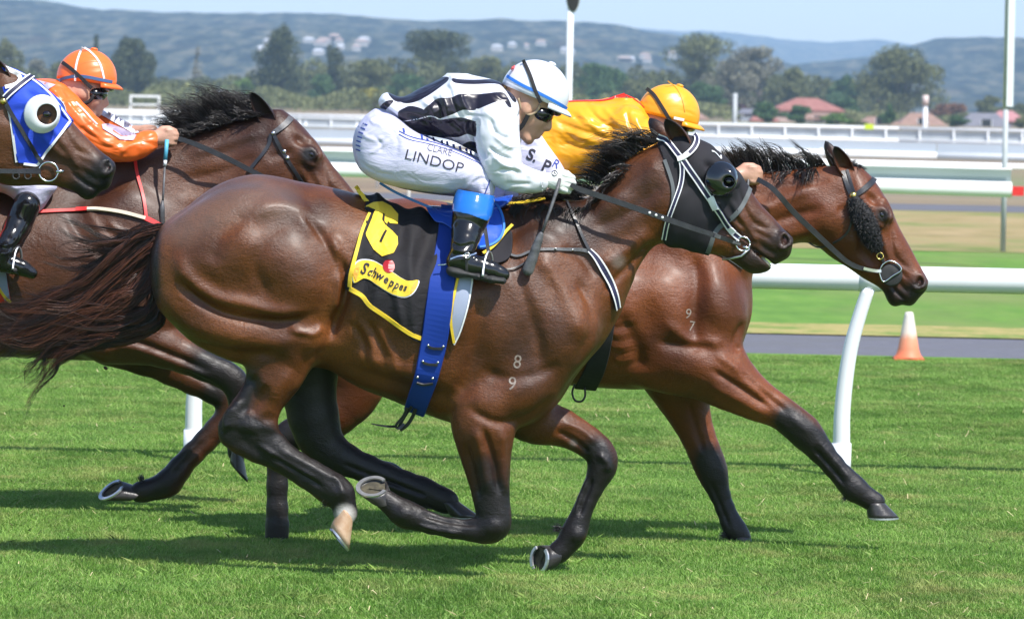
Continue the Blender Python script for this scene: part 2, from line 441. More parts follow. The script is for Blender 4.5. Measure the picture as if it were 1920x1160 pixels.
def strap(name, px, wpx, mat, parent, bv=None, off=.004, y0=0.0, th=.004, n=6, sm=6, edge=None, ys=None):
    """strap along pixel points; lies on bv where given, or at depths ys"""
    L = cat(px, n); pts = []; nr = []
    yy = np.interp(np.linspace(0, 1, len(L)), np.linspace(0, 1, len(ys)), ys) if ys is not None else None
    last = None
    for i, (a, b) in enumerate(L[:, :2]):
        loc = None
        if bv is not None: loc, nn = hit(bv, a, b, y0)
        if yy is not None: pts.append(P(a, b, yy[i])); nr.append(Vector((0, -1, 0.05))); continue
        if loc is None:
            yv = last if last is not None else y0 - .05
            pts.append(P(a, b, yv)); nr.append(Vector((0, -1, 0)))
        else:
            pts.append(loc + nn * off); nr.append(nn); last = loc.y
    pts = smooth1(pts, sm); nr = smooth1(nr, sm * 2)
    w = np.interp(np.linspace(0, 1, len(L)), np.linspace(0, 1, len(np.atleast_1d(wpx))), np.atleast_1d(wpx)) * pxm(y0)
    V, f = ribbon_geo(pts, nr, w, th)
    o = mesh(name, V, f, mat, parent, False)
    if edge is not None:
        t = np.gradient(pts, axis=0); t /= np.linalg.norm(t, axis=1)[:, None]; b = np.cross(t, nr); b /= np.linalg.norm(b, axis=1)[:, None]
        for sgn in (-1, 1):
            V, f = ribbon_geo(pts + b * (w * .36 * sgn)[:, None] + nr * (th * .5 + .0005), nr, w * .20, .0015)
            mesh('edging', V, f, edge, o, False)
    return o
def tube_geo(pts, rad, seg=10, caps=True):
    p = np.asarray(pts, float); m = len(p)
    t = np.gradient(p, axis=0); t /= np.maximum(np.linalg.norm(t, axis=1), 1e-9)[:, None]
    up = np.array([0.0, 1.0, 0.0]) if abs(t[0, 1]) < .9 else np.array([1.0, 0, 0])
    n = np.zeros_like(p)
    n[0] = np.cross(t[0], up)
    for i in range(1, m): n[i] = n[i - 1] - t[i] * (n[i - 1] @ t[i])
    n /= np.maximum(np.linalg.norm(n, axis=1), 1e-9)[:, None]
    for i in range(m): n[i] = n[i] - t[i] * (n[i] @ t[i]); n[i] /= max(np.linalg.norm(n[i]), 1e-9)
    b = np.cross(t, n); a = np.linspace(0, 2 * math.pi, seg, endpoint=False)
    r = np.broadcast_to(np.asarray(rad, float), (m,))
    V = (p[:, None] + r[:, None, None] * (np.cos(a)[None, :, None] * n[:, None] + np.sin(a)[None, :, None] * b[:, None])).reshape(-1, 3)
    f = [(i * seg + k, i * seg + (k + 1) % seg, (i + 1) * seg + (k + 1) % seg, (i + 1) * seg + k) for i in range(m - 1) for k in range(seg)]
    if caps: f.append(tuple(range(seg))[::-1]); f.append(tuple((m - 1) * seg + k for k in range(seg)))
    return V, f
def tube(name, pts, rad, mat, parent=None, seg=10, smooth=True):
    V, f = tube_geo(pts, rad, seg); return mesh(name, V, f, mat, parent, smooth)
def ringpts(c, ax1, ax2, r, n=28, r2=None):
    a = np.linspace(0, 2 * math.pi, n + 1); c = np.array(c)
    return c + np.cos(a)[:, None] * np.array(ax1) * r + np.sin(a)[:, None] * np.array(ax2) * (r2 or r)
def hair(name, strands, mat, parent, rad=.0013):
    """strands: list of (points, radius scale, tint)"""
    VV = []; FF = []; TT = []; base = 0
    for pts, rs, tint in strands:
        p = np.asarray(pts, float); m = len(p)
        t = np.gradient(p, axis=0); t /= np.maximum(np.linalg.norm(t, axis=1), 1e-9)[:, None]
        n = np.cross(t, [0.05, 1, 0.02]); n /= np.maximum(np.linalg.norm(n, axis=1), 1e-9)[:, None]; b = np.cross(t, n)
        r = rad * rs * np.clip(1.15 - (np.linspace(0, 1, m)) ** 1.6, .12, 1)[:, None]
        ring = np.stack([p + n * r, p - n * r * .5 + b * r * .87, p - n * r * .5 - b * r * .87], 1).reshape(-1, 3)
        i = np.arange(m - 1)[:, None] * 3
        f = np.concatenate([np.concatenate([i + k, i + (k + 1) % 3, i + 3 + (k + 1) % 3, i + 3 + k], 1) for k in range(3)])
        VV.append(ring); FF.append(f + base); TT.append(np.full(len(ring), tint)); base += len(ring)
    return mesh(name, np.concatenate(VV), np.concatenate(FF), mat, parent, True, {'tint': np.concatenate(TT)})

# ------------------------------------------------------------------ cutting fitted cloth out of a body surface
def clip_shell(v, q, s, off, th=.003, extra=None, nsm=0):
    """keep the surface where s<0, moved out by off, with thickness; returns verts, faces"""
    n = vnorm(v, q)
    tr = np.concatenate([q[:, [0, 1, 2]], q[:, [0, 2, 3]]]) if q.shape[1] == 4 else q
    ins = s < 0; k = ins[tr].sum(1)
    T = [tuple(x) for x in tr[k == 3]]; V = list(v); N = list(n); cutd = {}
    def cut(i, j):
        key = (min(i, j), max(i, j))
        if key not in cutd:
            t = s[i] / (s[i] - s[j]); V.append(v[i] + (v[j] - v[i]) * t); N.append(n[i] + (n[j] - n[i]) * t); cutd[key] = len(V) - 1
        return cutd[key]
    for tri in tr[(k == 1) | (k == 2)]:
        a, b, c = (int(x) for x in tri); fl = [ins[a], ins[b], ins[c]]
        while not (fl[0] != fl[1] and fl[1] == fl[2]):
            a, b, c = b, c, a; fl = [ins[a], ins[b], ins[c]]
        ab, ac = cut(a, b), cut(a, c)
        if fl[0]: T.append((a, ab, ac))
        else: T.append((ab, b, c)); T.append((ab, c, ac))
    T = np.array(T, int)
    if len(T) == 0: return np.zeros((0, 3)), np.zeros((0, 3), int)
    used = np.unique(T); idx = np.full(len(V), -1); idx[used] = np.arange(len(used)); T = idx[T]
    V = np.array([V[i] for i in used]); N = np.array([N[i] for i in used]); N /= np.linalg.norm(N, axis=1)[:, None]
    o = off if extra is None else off + extra(V, N)
    o = np.broadcast_to(np.asarray(o, float), (len(V),))[:, None]
    A = V + N * o; B = V + N * (o - th)
    e = np.concatenate([T[:, [0, 1]], T[:, [1, 2]], T[:, [2, 0]]]); key = np.sort(e, 1)
    _, inv, cnt = np.unique(key[:, 0] * (len(V) + 1) + key[:, 1], return_inverse=True, return_counts=True)
    be = e[cnt[inv] == 1]; m = len(V)
    rim = np.concatenate([np.stack([be[:, 1], be[:, 0], be[:, 0] + m], 1), np.stack([be[:, 1], be[:, 0] + m, be[:, 1] + m], 1)])
    return np.concatenate([A, B]), np.concatenate([T, T[:, ::-1] + m, rim])
def psd(poly, v, n=5):
    p = proj(v); return poly_sd(cat(poly, n, True) if n > 1 else poly, p[:, 0], p[:, 1])

# ------------------------------------------------------------------ lettering laid onto a surface
def text_tris(txt, shear=0, bold=0):
    cu = bpy.data.curves.new('t', 'FONT'); cu.body = txt; cu.size = 1; cu.shear = shear; cu.offset = bold
    cu.align_x = 'CENTER'; cu.align_y = 'CENTER'; cu.resolution_u = 4
    o = bpy.data.objects.new('t', cu); sc.collection.objects.link(o)
    dg = bpy.context.evaluated_depsgraph_get(); dg.update(); me = bpy.data.meshes.new_from_object(o.evaluated_get(dg))
    bm = bmesh.new(); bm.from_mesh(me); bmesh.ops.triangulate(bm, faces=bm.faces)
    for _ in range(4):
        es = [e for e in bm.edges if e.calc_length() > .16]
        if not es: break
        bmesh.ops.subdivide_edges(bm, edges=es, cuts=1); bmesh.ops.triangulate(bm, faces=[f for f in bm.faces if len(f.verts) > 3])
    v = np.array([x.co[:] for x in bm.verts]); f = [tuple(x.index for x in q.verts) for q in bm.faces]
    bm.free(); bpy.data.objects.remove(o); bpy.data.curves.remove(cu); bpy.data.meshes.remove(me)
    return v, f
def lay(name, v2, f, bv, mat, parent, off=.002, y0=0.0, fall=None):
    """v2 in pixels -> on the surface"""
    V = []; ly = None
    for a, b in v2:
        loc, nn = hit(bv, a, b, y0)
        if loc is None: V.append(P(a, b, ly if ly is not None else y0 - .1)); continue
        V.append(loc + nn * off + Vector((0, -off * .5, 0))); ly = loc.y
    return mesh(name, V, f, mat, parent, False)
def text_on(name, txt, c, size, deg, bv, mat, parent, off=.002, y0=0.0, sx=1, shear=0, bold=0):
    v, f = text_tris(txt, shear, bold); ca, sa = math.cos(R(deg)), math.sin(R(deg))
    x = v[:, 0] * size * sx; y = -v[:, 1] * size
    return lay(name, np.stack([c[0] + x * ca - y * sa, c[1] + x * sa + y * ca], 1), f, bv, mat, parent, off, y0)
def poly_on(name, poly, bv, mat, parent, off=.002, y0=0.0, step=7, n=1):
    """flat pixel polygon laid on a surface, meshed finely enough to follow it"""
    pl = cat(poly, n, True) if n > 1 else np.array(poly, float)
    bm = bmesh.new(); vs = [bm.verts.new((a, -b, 0)) for a, b in pl]; bm.faces.new(vs)
    bmesh.ops.triangulate(bm, faces=bm.faces)
    for _ in range(6):
        es = [e for e in bm.edges if e.calc_length() > step * 1.5]
        if not es: break
        bmesh.ops.subdivide_edges(bm, edges=es, cuts=1); bmesh.ops.triangulate(bm, faces=[f for f in bm.faces if len(f.verts) > 3])
    bmesh.ops.recalc_face_normals(bm, faces=bm.faces)
    bm.verts.index_update(); v = np.array([x.co[:] for x in bm.verts]); f = [tuple(x.index for x in q.verts) for q in bm.faces]; bm.free()
    return lay(name, np.stack([v[:, 0], -v[:, 1]], 1), f, bv, mat, parent, off, y0)
# ------------------------------------------------------------------ ground and course
def box(x0, x1, y0, y1, z0, z1):
    v = [(x0, y0, z0), (x1, y0, z0), (x1, y1, z0), (x0, y1, z0), (x0, y0, z1), (x1, y0, z1), (x1, y1, z1), (x0, y1, z1)]
    return v, [(0, 3, 2, 1), (4, 5, 6, 7), (0, 1, 5, 4), (1, 2, 6, 5), (2, 3, 7, 6), (3, 0, 4, 7)]
def join(parts):
    V = []; Fc = []
    for v, f in parts: b = len(V); V += [tuple(x) for x in v]; Fc += [tuple(i + b for i in q) for q in f]
    return V, Fc
def sheet(name, D0, D1, z, mat, half=400, label=None):
    n = 40; xs = np.linspace(-half, half, n); V = [(x, D0 + CAMY + .10 * math.sin(x * 1.3 + D0), z) for x in xs] + [(x, D1 + CAMY + .10 * math.sin(x * .9 + D1), z) for x in xs]
    o = mesh(name, V, [(i, i + 1, n + i + 1, n + i) for i in range(n - 1)], mat, None, False); o['kind'] = 'structure'; return o
def ground_mat(name, stops, scale, patch=None, pc=None, stretch=(1, 1, 1), bump=.5):
    m = new_mat(name, stops[0][1], .9, spec=.2); t = NT(m); p = t.pos()
    a = t.noise(t.mapv(p, stretch), scale, 5, .65); c = t.ramp(a, stops)
    if patch: c = t.mix(t.ramp(t.noise(t.mapv(p, stretch), patch, 4, .6), [(.48, (0, 0, 0)), (.66, (1, 1, 1))]), c, pc)
    t.col(c); t.bump(t.noise(p, scale * 3, 3), bump, .03); return m
GT = ground_mat('turf_soil', [(.25, (.065, .145, .022)), (.5, (.105, .215, .032)), (.75, (.16, .26, .055))], 5, .9, (.14, .20, .05))
GF = ground_mat('far_turf', [(.3, (.085, .185, .028)), (.6, (.130, .250, .038)), (.8, (.19, .28, .06))], 2.2, .35, (.17, .22, .06), (1, .35, 1))
GD = ground_mat('dry_grass', [(.3, (.24, .20, .075)), (.5, (.33, .25, .12)), (.7, (.42, .31, .17))], .9, .45, (.15, .19, .045), (1, .4, 1))
GA = ground_mat('asphalt', [(.3, (.115, .115, .135)), (.7, (.155, .155, .175))], 9, 1.2, (.13, .13, .14), bump=.2)
GS = ground_mat('dry_plain', [(.3, (.17, .13, .09)), (.5, (.27, .20, .13)), (.7, (.20, .17, .12))], .25, .05, (.17, .20, .09), (.3, .3, 1))
GE = ground_mat('dry_edge', [(.3, (.40, .31, .13)), (.6, (.30, .28, .09)), (.8, (.13, .21, .04))], 5, 2, (.14, .22, .04), (1, .6, 1))
g0 = mesh('ground', [(-9000, -60, -.03), (9000, -60, -.03), (9000, 9500, -.03), (-9000, 9500, -.03)], [(0, 1, 2, 3)], GS, None, False); g0['kind'] = 'structure'
sheet('turf_track', -40, 30.9, 0, GT); sheet('service_path', 30.9, 33.7, -.004, GA); sheet('grass_verge', 33.7, 54.6, 0, GF)
sheet('path_edge', 33.6, 35.3, .004, GE); sheet('dry_verge', 54.6, 77, 0, GD); sheet('service_road', 77, 82.5, .0, GA); sheet('far_dry_strip', 82.5, 175, .0, GS)

# turf blades: one patch of blades instanced over the near track
def blade_patch(seed, size, n, hmin, hmax, w):
    g = np.random.default_rng(seed); x = g.uniform(-size / 2, size / 2, n); y = g.uniform(-size / 2, size / 2, n); h = g.uniform(hmin, hmax, n) * (1 + .5 * (g.random(n) < .06)); a = g.uniform(0, math.pi, n)
    lx, ly = g.normal(0, .45, n) * h + .15 * h, g.normal(0, .45, n) * h; wx, wy = np.cos(a) * w / 2, np.sin(a) * w / 2; z = np.zeros(n)
    b0 = np.stack([x - wx, y - wy, z - .005], 1); b1 = np.stack([x + wx, y + wy, z - .005], 1)
    m0 = np.stack([x - wx * .8 + lx * .35, y - wy * .8 + ly * .35, h * .6], 1); m1 = np.stack([x + wx * .8 + lx * .35, y + wy * .8 + ly * .35, h * .6], 1)
    tp = np.stack([x + lx, y + ly, h * .95], 1)
    V = np.stack([b0, b1, m0, m1, tp], 1).reshape(-1, 3); i = np.arange(n) * 5
    T = np.concatenate([np.stack([i, i + 1, i + 3], 1), np.stack([i, i + 3, i + 2], 1), np.stack([i + 2, i + 3, i + 4], 1)])
    return V, T, np.repeat(g.random(n), 5)
gm = new_mat('grass_blades', (.08, .2, .03), .55, spec=.3); t = NT(gm); p = t.pos()
big = t.noise(t.mapv(p, (1, 1, 0)), .9, 4, .6); med = t.noise(t.mapv(p, (1, 1, 0)), 5.5, 3, .6)
c = t.ramp(t.attr('tint'), [(.0, (.100, .215, .028)), (.4, (.190, .350, .055)), (.85, (.29, .46, .105)), (1, (.42, .41, .18))])
dry = t.math('ADD', t.math('MULTIPLY', big, .55), t.math('MULTIPLY', med, .55))
c = t.mix(t.ramp(dry, [(.55, (0, 0, 0)), (.72, (.75, .75, .75))]), c, (.40, .38, .14))
c = t.mix(t.ramp(t.noise(t.mapv(p, (1, 1, 0)), 2.2, 3, .6), [(.35, (.55, .55, .55)), (.55, (0, 0, 0))]), c, (.070, .175, .024))
t.col(c); t.b.inputs['Subsurface Weight'].default_value = 0
tr = t.n('BsdfTranslucent'); t.l(c, tr.inputs[0]); mx = t.n('MixShader'); mx.inputs[0].default_value = .25
t.l(t.b.outputs[0], mx.inputs[1]); t.l(tr.outputs[0], mx.inputs[2]); t.l(mx.outputs[0], t.t.nodes['Material Output'].inputs[0])
V, T, tint = blade_patch(3, .62, 9500, .009, .021, .0030)
pm = bpy.data.meshes.new('blade_patch'); pm.vertices.add(len(V)); pm.vertices.foreach_set('co', V.astype(np.float32).ravel()); pm.loops.add(T.size); pm.loops.foreach_set('vertex_index', T.astype(np.int32).ravel()); pm.polygons.add(len(T)); pm.polygons.foreach_set('loop_start', np.arange(0, T.size, 3, dtype=np.int32)); pm.update(calc_edges=True)
pm.attributes.new('tint', 'FLOAT', 'POINT').data.foreach_set('value', tint.astype(np.float32)); pm.materials.append(gm)
gp = []; s_ = .55
for y in np.arange(-2.2, 14.7, s_):
    half = .118 * (y + 16) + 5.5
    for x in np.arange(-half, half, s_): gp.append((x + rng.uniform(-.02, .02), y + rng.uniform(-.02, .02), 0))
po = bpy.data.objects.new('blade_patch', pm)      # linked to no collection: only the source of the instances
gob = mesh('turf_grass', gp, [], None, None, False); gob['kind'] = 'stuff'
ng = bpy.data.node_groups.new('grass', 'GeometryNodeTree'); ng.interface.new_socket('Geometry', in_out='INPUT', socket_type='NodeSocketGeometry'); ng.interface.new_socket('Geometry', in_out='OUTPUT', socket_type='NodeSocketGeometry')
gi = ng.nodes.new('NodeGroupInput'); go = ng.nodes.new('NodeGroupOutput'); io = ng.nodes.new('GeometryNodeInstanceOnPoints'); oi = ng.nodes.new('GeometryNodeObjectInfo'); oi.inputs[0].default_value = po
rv = ng.nodes.new('FunctionNodeRandomValue'); rv.data_type = 'INT'; rv.inputs[4].default_value = 0; rv.inputs[5].default_value = 3
mu = ng.nodes.new('ShaderNodeMath'); mu.operation = 'MULTIPLY'; mu.inputs[1].default_value = math.pi / 2; cx = ng.nodes.new('ShaderNodeCombineXYZ')
sc1 = ng.nodes.new('FunctionNodeRandomValue'); sc1.data_type = 'FLOAT'; sc1.inputs[2].default_value = .8; sc1.inputs[3].default_value = 1.25; sc1.inputs[8].default_value = 5
cs = ng.nodes.new('ShaderNodeCombineXYZ'); cs.inputs[0].default_value = 1; cs.inputs[1].default_value = 1
L = ng.links.new; L(gi.outputs[0], io.inputs['Points']); L(oi.outputs['Geometry'], io.inputs['Instance']); L(rv.outputs[2], mu.inputs[0]); L(mu.outputs[0], cx.inputs[2]); L(cx.outputs[0], io.inputs['Rotation']); L(sc1.outputs[1], cs.inputs[2]); L(cs.outputs[0], io.inputs['Scale']); L(io.outputs[0], go.inputs[0])
md = gob.modifiers.new('grass', 'NODES'); md.node_group = ng
# longer tufts, loose straw and divots on the track
g = np.random.default_rng(5); V = []; Fc = []
for k in range(3200):
    y = g.uniform(-2.2, 14); x = g.uniform(-1, 1) * (.118 * (y + 16) + .8); n = g.integers(2, 6)
    for _ in range(n):
        h = g.uniform(.015, .034); a = g.uniform(0, 6.3); l = g.normal(0, .025, 2); b = len(V); xx, yy = x + g.normal(0, .012), y + g.normal(0, .012); w = .0022
        V += [(xx - math.cos(a) * w, yy - math.sin(a) * w, 0), (xx + math.cos(a) * w, yy + math.sin(a) * w, 0), (xx + l[0] * .4, yy + l[1] * .4, h * .6), (xx + l[0], yy + l[1], h)]; Fc += [(b, b + 1, b + 2), (b, b + 2, b + 3), (b + 1, b + 3, b + 2)]
V = np.array(V); tf = mesh('grass_tufts', V, np.array(Fc), gm, None, False, {'tint': np.repeat(g.random(len(V) // 4), 4)}); tf['kind'] = 'stuff'
V = []; Fc = []
for k in range(900):
    y = g.uniform(-2.2, 13); x = g.uniform(-1, 1) * (.118 * (y + 16) + .8); a = g.uniform(0, 6.3); l = g.uniform(.015, .05); w = .0016; z = g.uniform(.015, .04); dz = g.normal(0, .012); c_, s_ = math.cos(a), math.sin(a); b = len(V)
    V += [(x - s_ * w, y + c_ * w, z), (x + s_ * w, y - c_ * w, z), (x + c_ * l + s_ * w, y + s_ * l - c_ * w, z + dz), (x + c_ * l - s_ * w, y + s_ * l + c_ * w, z + dz)]; Fc.append((b, b + 1, b + 2, b + 3))
st_ = mesh('dry_clippings', V, Fc, mat_var('straw', (.48, .38, .20), (.62, .52, .30), .8, 40), None, False); st_['kind'] = 'stuff'
clod_m = mat_var('soil', (.05, .035, .02), (.09, .06, .035), .95, 60, .6, 120)
for k, (a, b, r, dz) in enumerate([(198, 690, .010, 0), (205, 645, .006, 0), (120, 760, .006, 0), (250, 800, .005, 0)]):
    c = P(a, b, .3); S_ = Sdf(np.array(c) - .03, np.array(c) + .03, .004); S_.ell(c, (r, r * .8, r * .7), 30, .004); vv, qq = S_.mesh(1)
    if len(qq): o = mesh('turf_clod', vv + rng.normal(0, .0006, vv.shape), qq, clod_m); tag(o, ('dark clod of turf in the air left of the hind hooves', 'small crumb of soil thrown up just above the large flying clod', 'crumb of soil flying over the grass at the far left', 'lowest crumb of soil flying behind the hooves')[k], 'clod', 'flying turf clods')

# ---- near running rail
MW = mat_var('white_plastic', (.74, .76, .77), (.80, .81, .82), .30, 3, .05, 20)
MGW = mat_var('grey_green_panel', (.30, .36, .35), (.36, .42, .41), .4, 1)
MBW = mat_var('blue_grey_panel', (.42, .47, .53), (.50, .55, .60), .5, .6)
def xat(px, D): return (px - 960) * D / F
nr_ = empty('running_rail', (0, 4.6, 0), 'white tubular running rail on curved posts beside the galloping horses', 'rail')
x0 = -16
while x0 < 17:
    x1 = x0 + 4.0; tube('rail_section', [(x, 4.6, .948) for x in np.linspace(x0, x1 - .004, 9)], .061, MW, nr_, 28); x0 = x1
for px in (-3264, -2050, -836, 378, 1592, 2806, 4020):
    b = xat(px, 20.6) + 0.0; y = 4.6
    prof = [(0, .03, 0, .041), (0, .16, 0, .041), (.0, .30, 0, .039), (.012, .46, .0, .037), (.035, .62, 0, .035), (.07, .76, 0, .033), (.112, .90, 0, .032)]
    c = cat(prof, 5); V, f_ = tube_geo([(b + q[0] - .004, y - .02 + q[2], q[1]) for q in c], c[:, 3], 20); ps = mesh('post', V, f_, MW, nr_)
    tube('collar', [(b - .004, y - .02, -.02), (b - .004, y - .02, .165)], .047, MW, ps, 22)
    V, f_ = tube_geo([(b + .112 - .05, y, .948), (b + .112 + .05, y, .948)], .0635, 24); mesh('saddle_clip', V, f_, MW, ps)
# ---- far rails
def prof_rail(name, label, D0, D1, px0, px1, bars, posts=None, seg=6.0, cap=None, panel=None, group='distant course rails'):
    """bars: (z0, z1, material, depth offset, round)"""
    r = empty(name, (0, (D0 + D1) / 2 + CAMY, 0), label, 'rail', group)
    xa, xb = xat(px0, D0), xat(px1, D1); fy = lambda x: (D0 + (D1 - D0) * (x - xa) / (xb - xa)) + CAMY
    n = max(int((xb - xa) / seg), 1); e = np.linspace(xa, xb, n + 1)
    for z0, z1, m_, dy, rd in bars:
        for i in range(n):
            a, b = e[i], e[i + 1] - .015
            if rd:
                k = 7; V = []; pts = [(-math.cos(t) * rd, math.sin(t)) for t in np.linspace(-math.pi / 2, math.pi / 2, k)]
                for x in (a, b):
                    for q in pts: V.append((x, fy(x) + dy + q[0], (z0 + z1) / 2 + q[1] * (z1 - z0) / 2))
                    V.append((x, fy(x) + dy + rd * .8, z1)); V.append((x, fy(x) + dy + rd * .8, z0))
                m2 = k + 2; Fc = [(j, (j + 1) % m2, m2 + (j + 1) % m2, m2 + j) for j in range(m2)] + [tuple(range(m2))[::-1], tuple(range(m2, 2 * m2))]
            else:
                V = []
                for x in (a, b): V += [(x, fy(x) + dy, z0), (x, fy(x) + dy + .03, z0), (x, fy(x) + dy + .03, z1), (x, fy(x) + dy, z1)]
                Fc = [(0, 1, 2, 3), (7, 6, 5, 4), (0, 4, 5, 1), (1, 5, 6, 2), (2, 6, 7, 3), (3, 7, 4, 0)]
            mesh('rail_section', V, Fc, m_, r, bool(rd))
    if posts:
        for px in posts[0]:
            x = xat(px, (D0 + D1) / 2); y = fy(x) + posts[3]; V, f_ = tube_geo([(x, y, 0), (x, y, posts[1])], posts[2], 8); mesh('post', V, f_, MW, r)
    if cap: V, f_ = box(xb - .01, xb + .12, fy(xb) - .06, fy(xb) + .05, bars[cap][0] + .02, bars[cap][1] - .05); mesh('red_end_cap', V, f_, MAT['red'], r, False)
    return r
prof_rail('course_rail', 'broad white rail with grey green upper face, nearest of the distant rails', 63.2, 49.2, -1700, 1902, [(1.105, 1.13, MW, 0, .02), (.975, 1.104, MGW, .05, 0), (.80, .975, MW, 0, .09)], ([-1500, -900, -300, 330, 1010, 1240], .9, .04, .12), cap=2)
prof_rail('course_rail', 'thin white segmented rail just above the broad grey green one', 69.5, 57.5, -1800, 3800, [(.955, 1.05, MW, 0, .04)], ([q_ for q_ in range(-1750, 3750, 210) if not 1400 < q_ < 1930], 1.0, .02, .05))
prof_rail('course_rail', 'white rail with blue grey upper face, second broad rail from the nearest', 92.3, 80.5, -1800, 3800, [(.98, 1.15, MBW, .03, 0), (.82, .975, MW, 0, .08)], (list(range(-1750, 3750, 410)), 1.0, .035, -.02))
MWF = mat_var('weathered_white_mesh', (.45, .49, .52), (.62, .66, .68), .6, 1.5)
prof_rail('course_rail', 'farthest long white fence with top rail and mesh skirt before the houses', 183, 151, -1800, 3800, [(1.07, 1.19, MW, 0, .05), (.75, 1.06, MWF, .06, 0), (.60, .74, MW, 0, .05)], (list(range(-1720, 3780, 60)), 1.1, .03, -.02), seg=12)
prof_rail('course_rail', 'white rail on short posts at the far turn left of the orange helmet', 130, 124, -1800, 1100, [(1.16, 1.24, MW, 0, .04), (.93, 1.0, MW, 0, .04), (.70, .77, MW, 0, .04)], (list(range(-1700, 1100, 95)), 1.2, .03, .02), seg=9)
fr = empty('gantry_frame', (xat(271, 150), 134, 0), 'small white rectangular frame standing above the far rail left of the brown horse mane', 'frame')
xa, xb = xat(243, 150), xat(300, 150)
for nm, bb in (('top_bar', (xa, xb, 134, 134.08, 1.70 - .0, 1.78)), ('lower_bar', (xa, xb, 134, 134.08, 1.42, 1.48)), ('leg', (xa, xa + .07, 134.0, 134.08, 0, 1.699)), ('leg', (xb - .07, xb, 134.0, 134.08, 0, 1.699))):
    V, f_ = box(*bb); mesh(nm, V, f_, MW, fr, False)
# ---- traffic cone, poles, signs
cn = empty('traffic_cone', (xat(1712, 30.4), 14.4, 0), 'faded orange and white traffic cone at the edge of the asphalt path', 'cone')
cm = new_mat('cone_plastic', (.8, .25, .1), .55); t = NT(cm); z = t.n('SeparateXYZ'); t.l(t.pos(), z.inputs[0]); t.col(t.ramp(t.math('ADD', t.math('MULTIPLY', z.outputs[2], 3.0), t.math('MULTIPLY', t.math('SUBTRACT', t.noise(t.pos(), 30, 3), .5), .15)), [(.05, (.74, .17, .07)), (.45, (.76, .30, .17)), (.62, (.72, .60, .50)), (.9, (.70, .64, .56))]))
cx0, cy0 = xat(1710, 30.4), 14.4
pr = [(.105, .012), (.088, .03), (.075, .07), (.034, .30), (.028, .325), (.020, .33), (.0005, .325)]; V = []; n = 28
for r_, z_ in pr:
    for j in range(n): a = 2 * math.pi * j / n; V.append((cx0 + .01 + math.cos(a) * r_, cy0 + math.sin(a) * r_, z_ + .012))
mesh('cone_body', V, [(i * n + j, i * n + (j + 1) % n, (i + 1) * n + (j + 1) % n, (i + 1) * n + j) for i in range(len(pr) - 1) for j in range(n)], cm, cn)
V, f_ = box(cx0 - .095, cx0 + .115, cy0 - .10, cy0 + .10, .0, .022); bs_ = mesh('cone_base', V, f_, cm, cn, False)
def pole(name, label, cat_, px, D, parts, group=None):
    x = xat(px, D); y = D + CAMY; r = empty(name, (x, y, 0), label, cat_, group)
    for nm, z0, z1, rad, mt, dx in parts: V, f_ = tube_geo([(x + dx, y, z0), (x + dx, y, z1)], rad, 12); mesh(nm, V, f_, mt, r)
    return r, x, y
MP = mat_var('galvanised', (.36, .39, .40), (.46, .49, .50), .5, 8)
r, x, y = pole('light_pole', 'tall galvanised pole with a pale upper box at the right edge', 'pole', 1886, 55, [('shaft', 0, 1.80, .035, MP, 0), ('upper_shaft', 1.80, 5.2, .028, MP, -.012)])
V, f_ = box(x + .0, x + .085, y - .05, y + .05, 1.84, 3.4); mesh('pale_box', V, f_, MW, r, False)
r, x, y = pole('marker_pole', 'white pole carrying a dark oval board above the white helmet', 'pole', 1066, 55, [('shaft', 0, 2.97, .042, MW, 0)])
V = []; n = 30
for dy in (-.05, -.02): V += [(x + .03 + math.cos(a) * .080, y + dy, 3.13 + math.sin(a) * .205) for a in np.linspace(0, 2 * math.pi, n, endpoint=False)]
mesh('oval_board', V, [tuple(range(n))[::-1], tuple(range(n, 2 * n))] + [(j, (j + 1) % n, n + (j + 1) % n, n + j) for j in range(n)], MAT['black'], r, False)
tube('pale_rim', [(x + .03 + math.cos(a) * .084, y - .035, 3.13 + math.sin(a) * .209) for a in np.linspace(0, 2 * math.pi, 40)], .010, MP, r, 6)
pole('distance_post', 'short white post with pinkish top in front of the brown roofed house', 'post', 1735, 170, [('shaft', 0, 2.0, .09, MW, 0), ('pink_top', 2.005, 2.42, .12, mat_var('pinkish_paint', (.60, .48, .46), (.66, .54, .5), .6, 2), 0)], 'white distance posts')
pole('distance_post', 'short plain pale post just right of the gold helmet', 'post', 1378, 170, [('shaft', 0, 2.34, .085, MP, 0)], 'white distance posts')
V, f_ = box(xat(1622, 150), xat(1639, 150), 134, 134.05, 1.12, 1.30); tag(mesh('marker_board', V, f_, new_mat('lime', (.55, .70, .03), .5), None, False), 'small lime yellow square marker on the far fence', 'marker')

